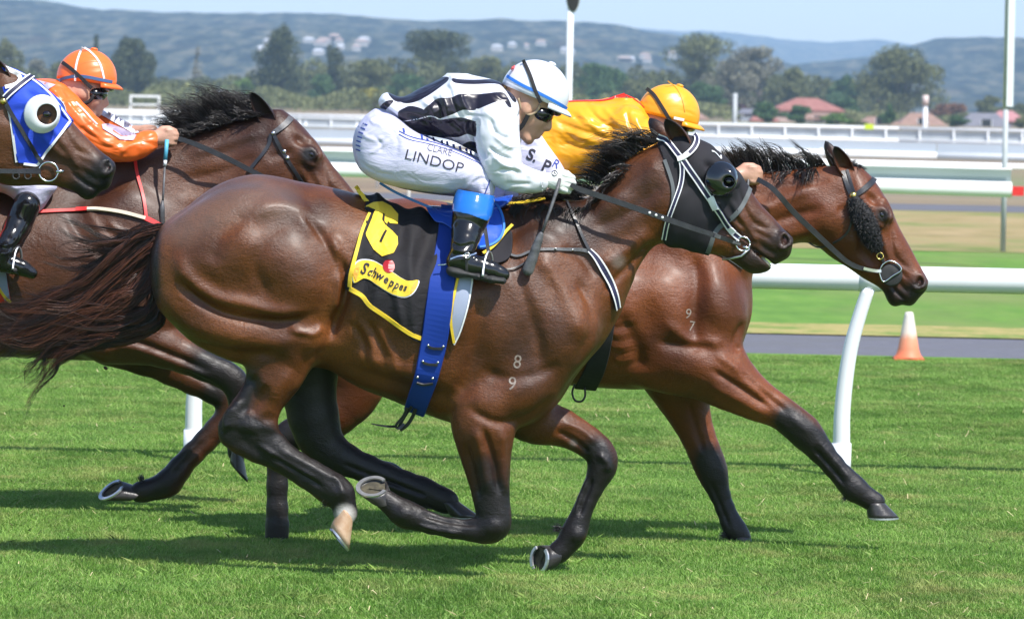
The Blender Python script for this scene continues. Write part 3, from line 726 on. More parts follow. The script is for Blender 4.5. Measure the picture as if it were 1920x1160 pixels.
# ------------------------------------------------------------------ houses, trees, hills
def at(px, py, D): q = P(px, py, D + CAMY); return q.x, D + CAMY, q.z
def house(px0, px1, ye, yr, yb, D, wall, roof, label, hip=.28, depth=9, name='house'):
    x0, x1 = at(px0, 200, D)[0], at(px1, 200, D)[0]; pm_ = (px0 + px1) / 2; ze, zr = at(pm_, ye, D)[2], at(pm_, yr, D)[2]; zb = -.02; y = D + CAMY
    r = empty(name, ((x0 + x1) / 2, y, 0), label, 'house', 'houses beyond the course'); ov = .5; w = x1 - x0
    V, f_ = box(x0 + ov, x1 - ov, y + ov, y + depth - ov, zb, ze); mesh('wall', V, f_, wall, r, False)
    h = w * hip; yc = y + depth / 2
    V = [(x0, y, ze), (x1, y, ze), (x1, y + depth, ze), (x0, y + depth, ze), (x0 + h, yc, zr), (x1 - h, yc, zr), (x0, y, ze - .22), (x1, y, ze - .22), (x1, y + depth, ze - .22), (x0, y + depth, ze - .22)]
    mesh('roof', V, [(0, 1, 5, 4), (1, 2, 5), (2, 3, 4, 5), (3, 0, 4), (6, 7, 1, 0), (7, 8, 2, 1), (8, 9, 3, 2), (9, 6, 0, 3), (9, 8, 7, 6)], roof, r, False)
    zz0 = zb + (ze - zb) * .45; k = max(int(w / 4.5), 1)
    for i in range(k):
        xc = x0 + w * (i + .5) / k; V, f_ = box(xc - .75, xc + .75, y + ov - .05, y + ov + .02, max(zz0, .9), ze - .45); wf = mesh('window', V, f_, MW, r, False)
        V, f_ = box(xc - .66, xc + .66, y + ov - .08, y + ov - .052, max(zz0, .9) + .09, ze - .54); mesh('pane', V, f_, MAT['lens'], wf, False)
    return r
brick = mat_var('brick_wall', (.30, .16, .10), (.38, .22, .15), .8, 1.5); cream = mat_var('cream_wall', (.56, .50, .42), (.62, .56, .48), .8, 1); pinkw = mat_var('pink_wall', (.42, .30, .26), (.5, .36, .32), .8, 1)
def roofm(n, a, b): 
    m = mat_var(n, a, b, .8, .9); return m
rred, rbrown, rgrey, rpink = roofm('red_tiles', (.27, .10, .08), (.34, .15, .12)), roofm('brown_tiles', (.25, .15, .11), (.32, .20, .15)), roofm('grey_tiles', (.14, .14, .165), (.19, .18, .20)), roofm('pink_tiles', (.40, .17, .17), (.48, .22, .21))
DH = 620
house(1448, 1585, 206, 184, 240, DH, pinkw, rred, 'two storey house with a large red tiled roof between the shrubs', .36)
house(1500, 1572, 222, 212, 240, DH - 25, cream, rbrown, 'low cream fronted house wing under the large red tiled roof', .2, 7)
house(1408, 1462, 226, 215, 238, DH - 40, brick, rred, 'low red roofed shed left of the two storey house', .2, 6)
house(1605, 1700, 237, 219, 246, DH - 30, brick, rbrown, 'brown roofed bungalow left of the conical shrub', .3)
house(1684, 1780, 236, 212, 248, DH - 30, brick, rbrown, 'brown hipped roof house behind the short white post', .3)
house(1800, 1902, 240, 212, 250, DH - 30, brick, rgrey, 'grey hipped roof house near the right edge', .26)
house(1860, 1925, 226, 208, 250, DH + 20, pinkw, rpink, 'pink roofed house behind the tall pole at the right edge', .3)
house(1385, 1425, 212, 204, 236, DH - 5, MW, rgrey, 'small white walled house left of the red roofed shed', .2, 6)
house(770, 870, 218, 200, 236, DH + 120, cream, rgrey, 'pale house half hidden behind the striped rider', .25)
house(395, 440, 180, 168, 205, DH + 100, cream, MBW, 'house with a pale roof among bushes behind the brown mane', .2)
house(735, 790, 152, 145, 190, 1300, MW, MW, 'white flat building low on the hill behind the striped rider', .1, 12, 'building')
house(1262, 1330, 222, 208, 240, DH, brick, rbrown, 'dark brick house beside the gold helmet', .3)
leafm = {}
def leaf_mat(n, a, b, c_):
    m = new_mat(n, a, .7, spec=.2); t = NT(m); p = t.pos(); col = t.ramp(t.attr('tint'), [(0, a), (.55, b), (1, c_)]); t.col(t.mix(t.ramp(t.noise(p, .35, 3), [(.4, (0, 0, 0)), (.65, (.35, .35, .35))]), col, a)); leafm[n] = m
leaf_mat('dark', (0.043, 0.059, 0.031), (0.078, 0.096, 0.046), (0.132, 0.147, 0.070)); leaf_mat('olive', (0.085, 0.096, 0.040), (0.147, 0.163, 0.068), (0.232, 0.240, 0.105)); leaf_mat('green', (0.043, 0.085, 0.034), (0.074, 0.143, 0.053), (0.124, 0.202, 0.078))
leaf_mat('yellow', (.16, .15, .03), (.27, .25, .05), (.36, .33, .08)); leaf_mat('rust', (.12, .06, .035), (.19, .095, .055), (.25, .13, .07)); leaf_mat('grey', (0.132, 0.132, 0.096), (0.217, 0.209, 0.147), (0.310, 0.295, 0.217))
leaf_mat('fresh', (0.078, 0.139, 0.031), (0.139, 0.232, 0.054), (0.217, 0.310, 0.078)); leaf_mat('purple', (.05, .025, .03), (.08, .04, .045), (.10, .05, .05))
bark = mat_var('bark', (.10, .085, .07), (.20, .17, .14), .9, 2, .4, 10)
def tree(px0, px1, py0, D, kind, label, name='tree', lobes=9, dens=1.0, trunk=.3, group='trees beyond the course', shape='round', base=None, seed=None):
    g = np.random.default_rng(seed if seed is not None else abs(int(px0 * 7 + py0))); x0, x1 = at(px0, 200, D)[0], at(px1, 200, D)[0]; zt = at((px0 + px1) / 2, py0, D)[2]; W = x1 - x0; xc = (x0 + x1) / 2; y = D + CAMY; m_ = D / F
    zc0 = zt * trunk; Hc = zt - zc0; r = empty(name, (xc, y, 0), label, 'shrub' if name in ('shrub', 'bush') else 'tree', group)
    L = []
    for i in range(lobes):
        f = (i + .5) / lobes; zz = zc0 + Hc * (.12 + .76 * f)
        if shape == 'round': sp = math.sin(math.pi * (.16 + .72 * f)) ** .7
        elif shape == 'cone': sp = (1.08 - f)
        elif shape == 'umbrella': sp = .35 + .75 * f if f < .8 else .75
        else: sp = .8
        L.append((xc + g.uniform(-.5, .5) * W * sp * .75, y + g.uniform(-.4, .4) * W * sp, zz + g.normal(0, .04) * Hc, W * sp * g.uniform(.20, .34), Hc * g.uniform(.12, .22)))
    L.append((xc + g.uniform(-.1, .1) * W, y, zt - Hc * .13, W * (.10 if shape == 'cone' else .22), Hc * .13))
    s = max(m_ * 3.1, .16); n = int(dens * 430 * (1 if W * Hc / (s * s) > 600 else .6)); V = []; tn = []
    P_, C_ = [], []
    for lx, ly, lz, rw, rh in L:
        k = n if rw > .12 * W else n // 2
        d = g.normal(0, 1, (k, 3)); d /= np.linalg.norm(d, axis=1)[:, None]; rr = g.uniform(.35, 1.06, (k, 1)) ** .6; P_.append(np.array([lx, ly, lz]) + d * rr * [rw, rw, rh]); C_.append(d)
    c = np.concatenate(P_); k = len(c); u = g.normal(0, 1, (k, 3)); u /= np.linalg.norm(u, axis=1)[:, None]; w = np.cross(u, g.normal(0, 1, (k, 3))); w /= np.linalg.norm(w, axis=1)[:, None]
    sz = s * g.uniform(.5, 1.1, (k, 1)); q = np.stack([c - u * sz, c + w * sz * .6, c + u * sz, c - w * sz * .6], 1).reshape(-1, 3)
    q[:, 2] = np.maximum(q[:, 2], 0.0); mesh('crown', q, np.arange(k * 4).reshape(-1, 4), leafm[kind], r, False, {'tint': np.repeat(np.clip(g.normal(.45, .25, k) + .15 * np.repeat(g.normal(0, 1, (k // 9 + 1)), 9)[:k], 0, 1), 4)})
    parts = []; rt = max(W * .035, .10); top = (xc, y, zc0 + Hc * .35)
    V, f_ = tube_geo(cat([(xc - W * .02, y, -.05), (xc + W * .02, y, zc0 * .6), top], 3), np.linspace(rt, rt * .55, 7), 7); parts.append((V, f_))
    for lx, ly, lz, rw, rh in L[::2]:
        V, f_ = tube_geo(cat([(xc, y, zc0 * .7), ((xc + lx) / 2, (y + ly) / 2, (zc0 + lz) / 2 + .1), (lx, ly, lz)], 3), np.linspace(rt * .5, rt * .15, 7), 5); parts.append((V, f_))
    V, f_ = join(parts); mesh('trunk', V, f_, bark, r); return r
DT = 760
T_ = [(-30, 42, 78, DT, 'olive', 'pale olive tree at the left edge behind the blue hood', 'round', 9, 1), (30, 100, 112, DT + 60, 'grey', 'hazy grey green trees left of the orange helmet', 'round', 9, .8), (84, 130, 118, DT, 'olive', 'olive bush just left of the orange helmet', 'round', 8, .8),
      (164, 196, 64, DT + 40, 'dark', 'narrow dark tree top rising behind the orange helmet', 'cone', 8, 1.2), (210, 292, 72, DT, 'dark', 'tall dark dense tree right of the orange helmet', 'round', 14, 1.7), (290, 352, 156, DT - 60, 'olive', 'low olive bushes right of the tall dark tree', 'round', 8, 1.1),
      (348, 384, 86, DT + 200, 'grey', 'thin hazy tree against the blue hill', 'cone', 8, .35), (350, 420, 158, DT - 30, 'olive', 'low broad bush above the brown mane', 'round', 9, 1.1), (420, 480, 150, DT, 'fresh', 'yellow green bushes left of the tall ragged tree', 'round', 9, 1), (478, 582, 52, DT, 'dark', 'tall ragged dark tree above the brown horse head', 'round', 18, 1.25),
      (602, 650, 88, DT + 30, 'dark', 'slim dark tree right of the tall ragged tree', 'round', 10, 1), (575, 640, 140, DT - 20, 'green', 'green undergrowth between the two dark trees', 'round', 9, 1.2), (636, 742, 110, DT - 10, 'olive', 'broad olive tree behind the white breeches', 'round', 14, 1.3), (666, 742, 166, DT - 90, 'yellow', 'yellow flowering bush left of the striped rider', 'round', 8, 1.2),
      (740, 905, 56, DT + 60, 'dark', 'spreading umbrella crowned dark tree above the striped rider', 'umbrella', 15, 1.5), (700, 830, 140, DT - 30, 'green', 'dark green mass of bushes above the striped back', 'round', 10, 1.2), (850, 960, 104, DT + 30, 'olive', 'grey olive tree touching the white helmet from the left', 'round', 12, 1.1),
      (1078, 1184, 122, DT, 'green', 'rounded green tree between the white and gold helmets', 'round', 13, 1.4), (1150, 1240, 150, DT - 20, 'olive', 'low olive tree left of the gold helmet', 'round', 9, 1.1), (1238, 1372, 62, DT + 40, 'olive', 'tall open gum tree above the gold helmet', 'umbrella', 18, .75), (1285, 1360, 156, DT - 60, 'green', 'dark green tree right of the gold helmet', 'round', 11, 1.5),
      (1320, 1420, 108, DT, 'grey', 'pale gum tree in the middle of the gum clump', 'round', 13, 1), (1372, 1475, 86, DT + 50, 'grey', 'tall grey gum tree right of the open gum', 'umbrella', 13, .9), (1440, 1528, 128, DT + 20, 'olive', 'sloping olive gum right of the gum clump', 'round', 11, 1.1), (1340, 1420, 195, DT - 100, 'purple', 'dark purple leafed shrub beside the pale post', 'round', 7, 1.4),
      (1530, 1620, 148, DT + 60, 'green', 'hazy green trees behind the red roofed house', 'round', 11, 1.1), (1608, 1776, 88, DT, 'olive', 'large broad gum tree behind the brown roofed houses', 'round', 24, 1.5), (1556, 1612, 184, DT - 60, 'green', 'green tree right of the red roof', 'round', 8, 1.2), (1825, 1895, 182, DT, 'olive', 'rounded olive tree behind the grey roof', 'round', 10, 1.4), (1880, 1940, 196, DT, 'olive', 'olive trees at the right edge behind the tall pole', 'round', 9, 1.2),
      (1744, 1826, 194, DT - 40, 'rust', 'rust coloured tree between the brown and grey roofs', 'round', 10, 1.3)]
for a, b, c_, D_, kd, lb_, shp_, lo_, de_ in T_: tree(a, b, c_, D_, kd, lb_, 'tree', lo_, de_, .05 if shp_ != 'umbrella' else .36, shape=shp_)
SHR = [(1412, 1462, 192, 560, 'green', 'grey green shrub left of the two storey house'), (1468, 1520, 198, 555, 'green', 'dark shrub before the two storey house'), (1546, 1598, 213, 540, 'fresh', 'round bright shrub right of the two storey house'), (1646, 1690, 196, 560, 'green', 'conical dark shrub between the brown roofed houses'), (1774, 1814, 218, 550, 'green', 'small round dark shrub before the grey roof'), (1898, 1932, 222, 550, 'olive', 'brownish shrub at the right edge'),
       (1590, 1625, 228, 540, 'olive', 'low shrub beside the lime marker')]
for a, b, c_, D_, kd, lb_ in SHR: tree(a, b, c_, D_, kd, lb_, 'shrub', 8, 1.1, .05, 'shrubs before the houses', 'cone' if a == 1646 else 'round')
# undergrowth mass at the foot of the trees
g = np.random.default_rng(3); k = 130000; px = g.uniform(-2200, 4200, k); px[:60000] = g.uniform(-200, 2150, 60000); D_ = g.uniform(640, 800, k); hgt = (.5 + 2.8 * np.interp(px, [-200, 0, 280, 420, 600, 900, 1200, 1300, 1450, 1600, 2200], [.8, .8, 1.1, 1.2, 1.1, 1.2, 1.0, .8, .4, .5, .35]) * np.where((px < -250) | (px > 2200), 1.8, 1) * (.45 + .55 * np.abs(np.sin(px / 23 + 2 * np.sin(px / 61))))) * g.random(k) ** .5
c = np.stack([(px - 960) * D_ / F, D_ + CAMY, hgt], 1); u = g.normal(0, 1, (k, 3)); u /= np.linalg.norm(u, axis=1)[:, None]; w = np.cross(u, g.normal(0, 1, (k, 3))); w /= np.linalg.norm(w, axis=1)[:, None]; sz = g.uniform(.15, .4, (k, 1))
q = np.stack([c - u * sz, c + w * sz * .6, c + u * sz, c - w * sz * .6], 1).reshape(-1, 3)
un = mesh('undergrowth', q, np.arange(k * 4).reshape(-1, 4), leafm['olive'], None, False, {'tint': np.repeat(np.clip(g.normal(.4, .3, k) + .3 * np.sin(px / 41), 0, 1), 4)}); un['kind'] = 'stuff'
# far belt of trees that reads as one wood
g = np.random.default_rng(8); CC = []; TT = []
for k in range(560):
    px = g.uniform(-250, 1640) if k < 300 else (g.uniform(-2400, -250) if k % 2 else g.uniform(1960, 4400)); D_ = g.uniform(790, 940); hb_ = g.uniform(4.5, 9.5) * np.interp(px, [-250, 250, 300, 460, 560, 900, 1200, 1500, 1640], [.9, .8, .6, .72, 1.1, 1.1, 1.1, 1.0, .7]) * (1 if k < 300 else 1.5); w_ = g.uniform(2.0, 4.5); n_ = 620
    d = g.normal(0, 1, (n_, 3)); d /= np.linalg.norm(d, axis=1)[:, None]; CC.append(np.array([(px - 960) * D_ / F, D_ + CAMY, hb_ * .5]) + d * g.uniform(.5, 1, (n_, 1)) ** .5 * [w_, w_, hb_ * .5]); TT.append(np.clip(g.normal(.35, .2, n_) + g.normal(0, .22), 0, 1))
c = np.concatenate(CC); k = len(c); u = g.normal(0, 1, (k, 3)); u /= np.linalg.norm(u, axis=1)[:, None]; w = np.cross(u, g.normal(0, 1, (k, 3))); w /= np.linalg.norm(w, axis=1)[:, None]; sz = g.uniform(.22, .5, (k, 1))
q = np.stack([c - u * sz, c + w * sz * .6, c + u * sz, c - w * sz * .6], 1).reshape(-1, 3); wd = mesh('distant_wood', q, np.arange(k * 4).reshape(-1, 4), leafm['olive'], None, False, {'tint': np.repeat(np.concatenate(TT) * .7, 4)}); wd['kind'] = 'stuff'
# hills
from mathutils import noise as mn
hm_ = new_mat('wooded_hill', (.06, .07, .05), .95, spec=.1); t = NT(hm_); p = t.pos()
n1 = t.noise(t.mapv(p, (.085, .010, .12)), 1.0, 5, .7); n2 = t.noise(t.mapv(p, (.02, .005, .04)), 1.0, 4, .6); n3 = t.noise(t.mapv(p, (.035, .006, .07)), 1.0, 4, .65)
c = t.ramp(n1, [(.43, (.004, .010, .010)), (.50, (.028, .040, .030)), (.61, (.12, .11, .075))]); c = t.mix(t.ramp(n2, [(.58, (0, 0, 0)), (.70, (.4, .4, .4))]), c, (.15, .11, .08)); c = t.mix(t.ramp(n3, [(.66, (0, 0, 0)), (.72, (.7, .7, .7))]), c, (.32, .23, .18)); t.col(c)
def hill(name, Dn, Df, ridge, nx, ny, amp, px0=-3600, px1=5600):
    xs = np.linspace(px0, px1, nx); rp = np.array(ridge, float); V = []
    for j in range(ny):
        f = j / (ny - 1)
        for i, px in enumerate(xs):
            D = Dn + (Df - Dn) * f; top = np.interp(px, rp[:, 0], rp[:, 1]); X = (px - 960) * Df / F
            zt = CAMH + (HZ - top + (px - 960) * TH) * (Df / F)
            prof_ = (math.sin(min(f / .8, 1) * math.pi / 2) ** 1.3) if f < .8 else 1 - ((f - .8) / .2) ** 2 * .3
            nz = mn.fractal(Vector((X * .0028, D * .0022, 3)), 1, 2, 5) * amp * (.25 + f) * (1 if f < .74 else .35) + mn.fractal(Vector((X * .03, D * .02, 9)), 1, 2, 3) * amp * .10 + abs(mn.noise(Vector((X * .05, D * .05, 1)))) * amp * .12
            V.append((X, D + CAMY, max(zt * .8 * prof_ if False else zt * prof_ + nz * (prof_ > .05), -5) if f > 0 else -6))
    V = np.array(V); j, i = np.meshgrid(np.arange(ny - 1), np.arange(nx - 1), indexing='ij'); a = (j * nx + i).ravel()
    o = mesh(name, V, np.stack([a, a + 1, a + nx + 1, a + nx], 1), hm_, None, True); o['kind'] = 'structure'; return V.reshape(ny, nx, 3), xs
R1 = [(-900, 10), (0, 19), (110, 22), (190, 27), (290, 43), (400, 52), (520, 50), (640, 50), (720, 56), (820, 66), (950, 72), (1100, 82), (1250, 110), (1400, 150), (1560, 130), (1640, 100), (1720, 92), (1800, 97), (1920, 107), (2200, 120), (2900, 120)]
R2 = [(-900, 60), (600, 60), (800, 66), (960, 68), (1060, 70), (1180, 64), (1240, 69), (1330, 78), (1420, 86), (1500, 91), (1560, 87), (1640, 93), (1720, 96), (1900, 108), (2900, 118)]
hv, hx = hill('hills', 1700, 3600, R1, 1000, 50, 11); hill('far_hills', 5200, 7600, R2, 700, 20, 12)
# dwellings scattered on the hill
g = np.random.default_rng(21); hb = mat_var('pale_render', (.36, .34, .32), (.50, .48, .46), .8, .05); hr1 = mat_var('pale_roof', (.34, .24, .20), (.42, .33, .29), .8, .05); hr2 = mat_var('white_roof', (.42, .43, .45), (.55, .55, .57), .7, .05)
CL = [('in the bright cluster above the olive tree', 655, 770, 78, 108, 17), ('in the row right of the tall dark tree', 290, 356, 100, 110, 6), ('high on the left ridge', 236, 300, 56, 66, 4), ('left of the oval marker board', 930, 1040, 88, 108, 6), ('between the white and gold helmets', 1095, 1165, 112, 128, 6)]
ORD = ['first', 'second', 'third', 'fourth', 'fifth', 'sixth', 'seventh', 'eighth', 'ninth', 'tenth', 'eleventh', 'twelfth', 'thirteenth', 'fourteenth', 'fifteenth', 'sixteenth', 'seventeenth']
ny_, nx_ = hv.shape[:2]
for where, ax_, bx_, ay_, by_, cnt_ in CL:
    xs_ = np.sort(g.uniform(ax_, bx_, cnt_))
    for o_, px in enumerate(xs_):
        py = g.uniform(ay_, by_); i = int(np.clip(np.searchsorted(hx, px), 0, nx_ - 1)); colv = hv[:, i]; pp = proj(colv); js = np.where(pp[:, 1] < py)[0]
        if len(js) == 0: continue
        c = colv[js[0]]; w = g.uniform(2.5, 8.5); d = 6; h = g.uniform(1.6, 2.6); x0, y0_, z0 = c[0] - w / 2, c[1] - 10, c[2] - 3; wh_ = g.random() < .5
        r = empty('hillside_house', (c[0], y0_, z0), '%s pale house from the left %s' % (ORD[o_], where), 'house', 'hillside houses ' + where)
        V, f_ = box(x0, x0 + w, y0_, y0_ + d, z0, z0 + h + 2.5); mesh('wall', V, f_, hb, r, False)
        zz = z0 + h + 2.5; V = [(x0 - .3, y0_ - .3, zz), (x0 + w + .3, y0_ - .3, zz), (x0 + w + .3, y0_ + d, zz), (x0 - .3, y0_ + d, zz), (x0 + w * .25, y0_ + d / 2, zz + 1.3), (x0 + w * .75, y0_ + d / 2, zz + 1.3)]
        mesh('roof', V, [(0, 1, 5, 4), (1, 2, 5), (2, 3, 4, 5), (3, 0, 4), (3, 2, 1, 0)], hr2 if wh_ else hr1, r, False)
# air
hz = bpy.data.materials.new('haze'); hz.use_nodes = True; nt = hz.node_tree; nt.nodes.clear(); pv_ = nt.nodes.new('ShaderNodeVolumePrincipled'); ou = nt.nodes.new('ShaderNodeOutputMaterial'); nt.links.new(pv_.outputs[0], ou.inputs['Volume'])
pv_.inputs['Color'].default_value = (.50, .73, 1.0, 1); pv_.inputs['Density'].default_value = HAZE; pv_.inputs['Anisotropy'].default_value = 0.0
V, f_ = box(-7500, 7500, -58, 8300, -8, 330); ho_ = mesh('haze', V, f_, hz, None, False); ho_['kind'] = 'stuff'
# ------------------------------------------------------------------ horses
def hp(A, B, u, v, flip=1):
    """point in a horse's head frame: u along poll to nostril, v towards the throat, in head lengths"""
    d = np.array([B[0] - A[0], B[1] - A[1]], float)
    return (A[0] + u * d[0] - v * d[1], A[1] + u * d[1] + v * d[0])
_A2, _B2 = (1610, 312), (1739, 532)
_head2 = [(1596, 306), (1612, 312), (1625, 322), (1638, 335), (1655, 361), (1671, 391), (1687, 427), (1707, 463), (1720, 488), (1731, 508), (1739, 528),
          (1737, 544), (1724, 558), (1714, 571), (1703, 575), (1692, 571), (1680, 576), (1670, 573), (1662, 562), (1656, 547), (1643, 536), (1618, 522), (1594, 505),
          (1570, 490), (1550, 476), (1540, 455), (1541, 425), (1552, 385), (1570, 345)]
def inv_hp(A, B, p):
    d = np.array([B[0] - A[0], B[1] - A[1]], float); L2 = d @ d; r = np.array(p, float) - A
    return (r @ d / L2, (-r[0] * d[1] + r[1] * d[0]) / L2)
HEADT = [inv_hp(_A2, _B2, p) for p in _head2]
def head_ctrl(A, B):
    rows = [(0, .0, .085, .10), (0, .35, .075, .12), (.2, .1, .100, .11), (.36, .03, .108, .10), (.40, .3, .085, .12), (.2, .45, .07, .09),
            (.6, .08, .070, .085), (.6, .3, .050, .07), (.8, .08, .058, .07), (.8, .28, .043, .06), (.95, .06, .062, .055), (.95, .25, .046, .05), (1.03, .1, .05, .045)]
    return [(*hp(A, B, u, v), w, r) for u, v, w, r in rows]
HEADREL = [('l', [(.40, .16), (.52, .19), (.64, .20), (.74, .19)], .022, .006),      # facial crest
           ('l', [(.42, .24), (.55, .28), (.70, .27)], .030, -.0045),
           ('l', [(.30, .12), (.24, .20), (.20, .32)], .030, -.004),
           ('e', .20, .38, .17, .13, 60, .012),                                      # jaw muscle
           ('l', [(.44, -.03), (.58, .06), (.72, .10), (.84, .06)], .018, -.0045),    # nasal groove
           ('l', [(.48, .10), (.60, .13), (.74, .16), (.86, .20)], .016, .004),
           ('l', [(.27, -.02), (.34, -.035), (.42, -.02), (.47, .02)], .022, .009),    # brow ridge
           ('l', [(.36, .09), (.43, .10), (.48, .06)], .014, .004),
           ('e', .26, .03, .055, .03, 70, -.010),                                    # hollow above the eye
           ('l', [(.80, .24), (.88, .235), (.95, .225), (1.02, .20)], .009, -.008),   # mouth line
           ('l', [(.84, .18), (.92, .17), (.99, .15)], .018, -.003),
           ('l', [(.90, -.01), (.96, -.02), (1.00, .03), (.985, .09), (.95, .10)], .014, .006),
           ('l', [(.70, .24), (.78, .22), (.85, .17)], .012, -.003), ('l', [(.76, .14), (.84, .12), (.90, .10)], .012, -.003)]
def head_relief(A, B, skip=()):
    L = math.hypot(B[0] - A[0], B[1] - A[1]); out = []; a0 = math.degrees(math.atan2(B[1] - A[1], B[0] - A[0]))
    for i, it in enumerate(HEADREL):
        if it[0] == 'l': out.append(('l', [hp(A, B, *q) for q in it[1]], it[2] * L, it[3]))
        else: out.append(('e', *hp(A, B, it[1], it[2]), it[3] * L, it[4] * L, a0 + it[5] - 90, it[6]))
    return out
def sculpt_head(S, A, B, y0, poly=None, eye=True, mouth=0):
    poly = poly or [hp(A, B, *q) for q in HEADT]
    S.infl(poly, y0, head_ctrl(A, B), .03, 4, sig=.10)
    for s_ in (-1, 1):
        # nostril wing and hollow, eye socket
        c = P(*hp(A, B, .955, .045), y0 + s_ * .050)
        S.ell(c, (.034, .018, .024), math.degrees(math.atan2(B[1] - A[1], B[0] - A[0])) + 35, .014)
        c = P(*hp(A, B, .962, .042), y0 + s_ * .068)
        S.ell(c, (.025, .026, .0150), math.degrees(math.atan2(B[1] - A[1], B[0] - A[0])) + 40, .006, 's')
        c = P(*hp(A, B, .385, .03), y0 + s_ * .088)
        S.ell(c, (.036, .018, .024), math.degrees(math.atan2(B[1] - A[1], B[0] - A[0])), .015)
        c = P(*hp(A, B, .392, .033), y0 + s_ * .112)
        S.ell(c, (.023, .018, .0135), math.degrees(math.atan2(B[1] - A[1], B[0] - A[0])) + 8, .008, 's')
def ear(name, base, tip, y0, side, mat, parent, w=.034, spread=.03, open_=(.35, -1, .1)):
    """cupped ear as one thin shell"""
    b = np.array(P(*base, y0 + side * .045)); t = np.array(P(*tip, y0 + side * (.045 + spread)))
    ax = t - b; L = np.linalg.norm(ax); ax /= L
    o = np.array(open_, float) * np.array([1, -side if side > 0 else 1, 1]); o -= ax * (o @ ax); o /= np.linalg.norm(o); sd = np.cross(ax, o)
    V = []; nS, nA = 16, 13
    for layer in (0, 1):
        for i in range(nS):
            s_ = i / (nS - 1); r = w * (1.0 * (s_ + .10) ** .42 * (1 - s_) ** .62 * 1.45 + .03) - layer * .0025
            half = 2.35 - .9 * s_
            for j in range(nA):
                a = -half + 2 * half * j / (nA - 1)
                c = b + ax * L * s_ * (1 if abs(a) < 1.6 else 1)
                V.append(c - o * math.cos(a) * r * .8 + sd * math.sin(a) * r + ax * (-.01 * (abs(a) / half) ** 3 * (1 - s_)) + o * .012 * s_)
    f = []; N = nS * nA
    for i in range(nS - 1):
        for j in range(nA - 1):
            a = i * nA + j; f.append((a, a + 1, a + nA + 1, a + nA)); f.append((N + a, N + a + nA, N + a + nA + 1, N + a + 1))
    for i in range(nS - 1):
        for j in (0, nA - 1): a = i * nA + j; f.append((a, a + nA, N + a + nA, N + a))
    for j in range(nA - 1):
        a = (nS - 1) * nA + j; f.append((a, a + 1, N + a + 1, N + a))
    V = np.array(V); dk = np.tile(np.repeat(np.linspace(.2, .95, nS), nA), 2)
    return mesh(name, V, f, mat, parent, True, {'dark': dk, 'white': dk * 0, 'dust': dk * 0})
def hoof(parent, cor, sole, y0, toe, nrm, mat='hoof', rc=.042, L=.066, shoe=True, Wd=.056):
    """cor: coronet centre px, sole: sole centre px; toe: world-ish direction (x right, y away, z up); nrm: sole outward normal"""
    C = np.array(P(*cor, y0)); S0 = np.array(P(*sole, y0)); t = np.array(toe, float); n = np.array(nrm, float)
    n /= np.linalg.norm(n); t -= n * (t @ n); t /= np.linalg.norm(t); s = np.cross(n, t)
    seg = 28; a = np.linspace(0, 2 * math.pi, seg, endpoint=False)
    def ring(c, l, w, back=.78): 
        ca = np.cos(a); return c + np.outer(np.where(ca > 0, ca, ca * back) * l, t) + np.outer(np.sin(a) * w, s)
    R0 = ring(C, rc * 1.05, rc); R3 = ring(S0, L, Wd)
    rows = [ring(C - n * .006, rc * .9, rc * .86), R0 + 0, R0 * .97 + R3 * .03 + 0]
    for k in (.25, .5, .75, 1): rows.append(R0 * (1 - k) + R3 * k)
    rows.append(ring(S0, L * .9, Wd * .88)); rows.append(ring(S0 - n * .010, L * .82, Wd * .78)); rows.append(ring(S0 - n * .012, .004, .004))
    V = np.concatenate(rows); f = []
    for i in range(len(rows) - 1):
        for k in range(seg): f.append((i * seg + k, i * seg + (k + 1) % seg, (i + 1) * seg + (k + 1) % seg, (i + 1) * seg + k))
    V = V + 0; h = mesh('hoof', V, f, MAT[mat], parent)
    bm = bmesh.new(); bm.from_mesh(h.data); bmesh.ops.recalc_face_normals(bm, faces=bm.faces); bm.to_mesh(h.data); bm.free()
    # underside and frog
    fr = ring(S0 - n * .0085, L * .78, Wd * .74); V = np.concatenate([fr, [S0 - n * .006]]); mesh('sole', V, [(k, (k + 1) % seg, seg) for k in range(seg)], MAT['sole'], h)
    tip = S0 + t * L * .35 - n * .002; l = S0 - t * L * .62 - n * .004
    mesh('frog', [tip, l + s * .020, l - s * .020, S0 - n * .016 - t * L * .3], [(0, 1, 3), (0, 3, 2), (1, 2, 3), (0, 2, 1)], MAT['sole'], h, False)
    if shoe:
        aa = np.linspace(-2.55, 2.55, 30); V = []
        for q in aa:
            ca, sa = math.cos(q), math.sin(q); ca = ca if ca > 0 else ca * .80
            for (k, e) in ((1.0, 0), (1.0, .007), (.76, .007), (.76, 0)): V.append(S0 + t * ca * L * k + s * sa * Wd * k + n * e)
        f = [(i * 4 + k, i * 4 + (k + 1) % 4, i * 4 + 4 + (k + 1) % 4, i * 4 + 4 + k) for i in range(len(aa) - 1) for k in range(4)]
        f += [(0, 1, 2, 3), tuple(len(V) - 4 + k for k in range(4))]
        o = mesh('horseshoe', V, f, MAT['shoe'], h, False)
        bm = bmesh.new(); bm.from_mesh(o.data); bmesh.ops.recalc_face_normals(bm, faces=bm.faces); bm.to_mesh(o.data); bm.free()
    return h
def paint(v, items):
    """items (polyline px or point, radius px, strength, ymin, ymax)"""
    p = proj(v); X, Z = p[:, 0], p[:, 1]; out = np.zeros(len(v))
    for L, r, s_, a, b in items:
        L = np.array(L, float)
        if len(L) == 1: d = np.hypot(X - L[0, 0], Z - L[0, 1]); rr = r
        else:
            d, t = line_d(L, X, Z); rr = r if np.isscalar(r) else r[0] + (r[1] - r[0]) * t
        m_ = (v[:, 1] >= a) & (v[:, 1] <= b)
        out = np.maximum(out, np.clip(1.5 - 1.0 * d / rr, 0, 1) * s_ * m_)
    return out
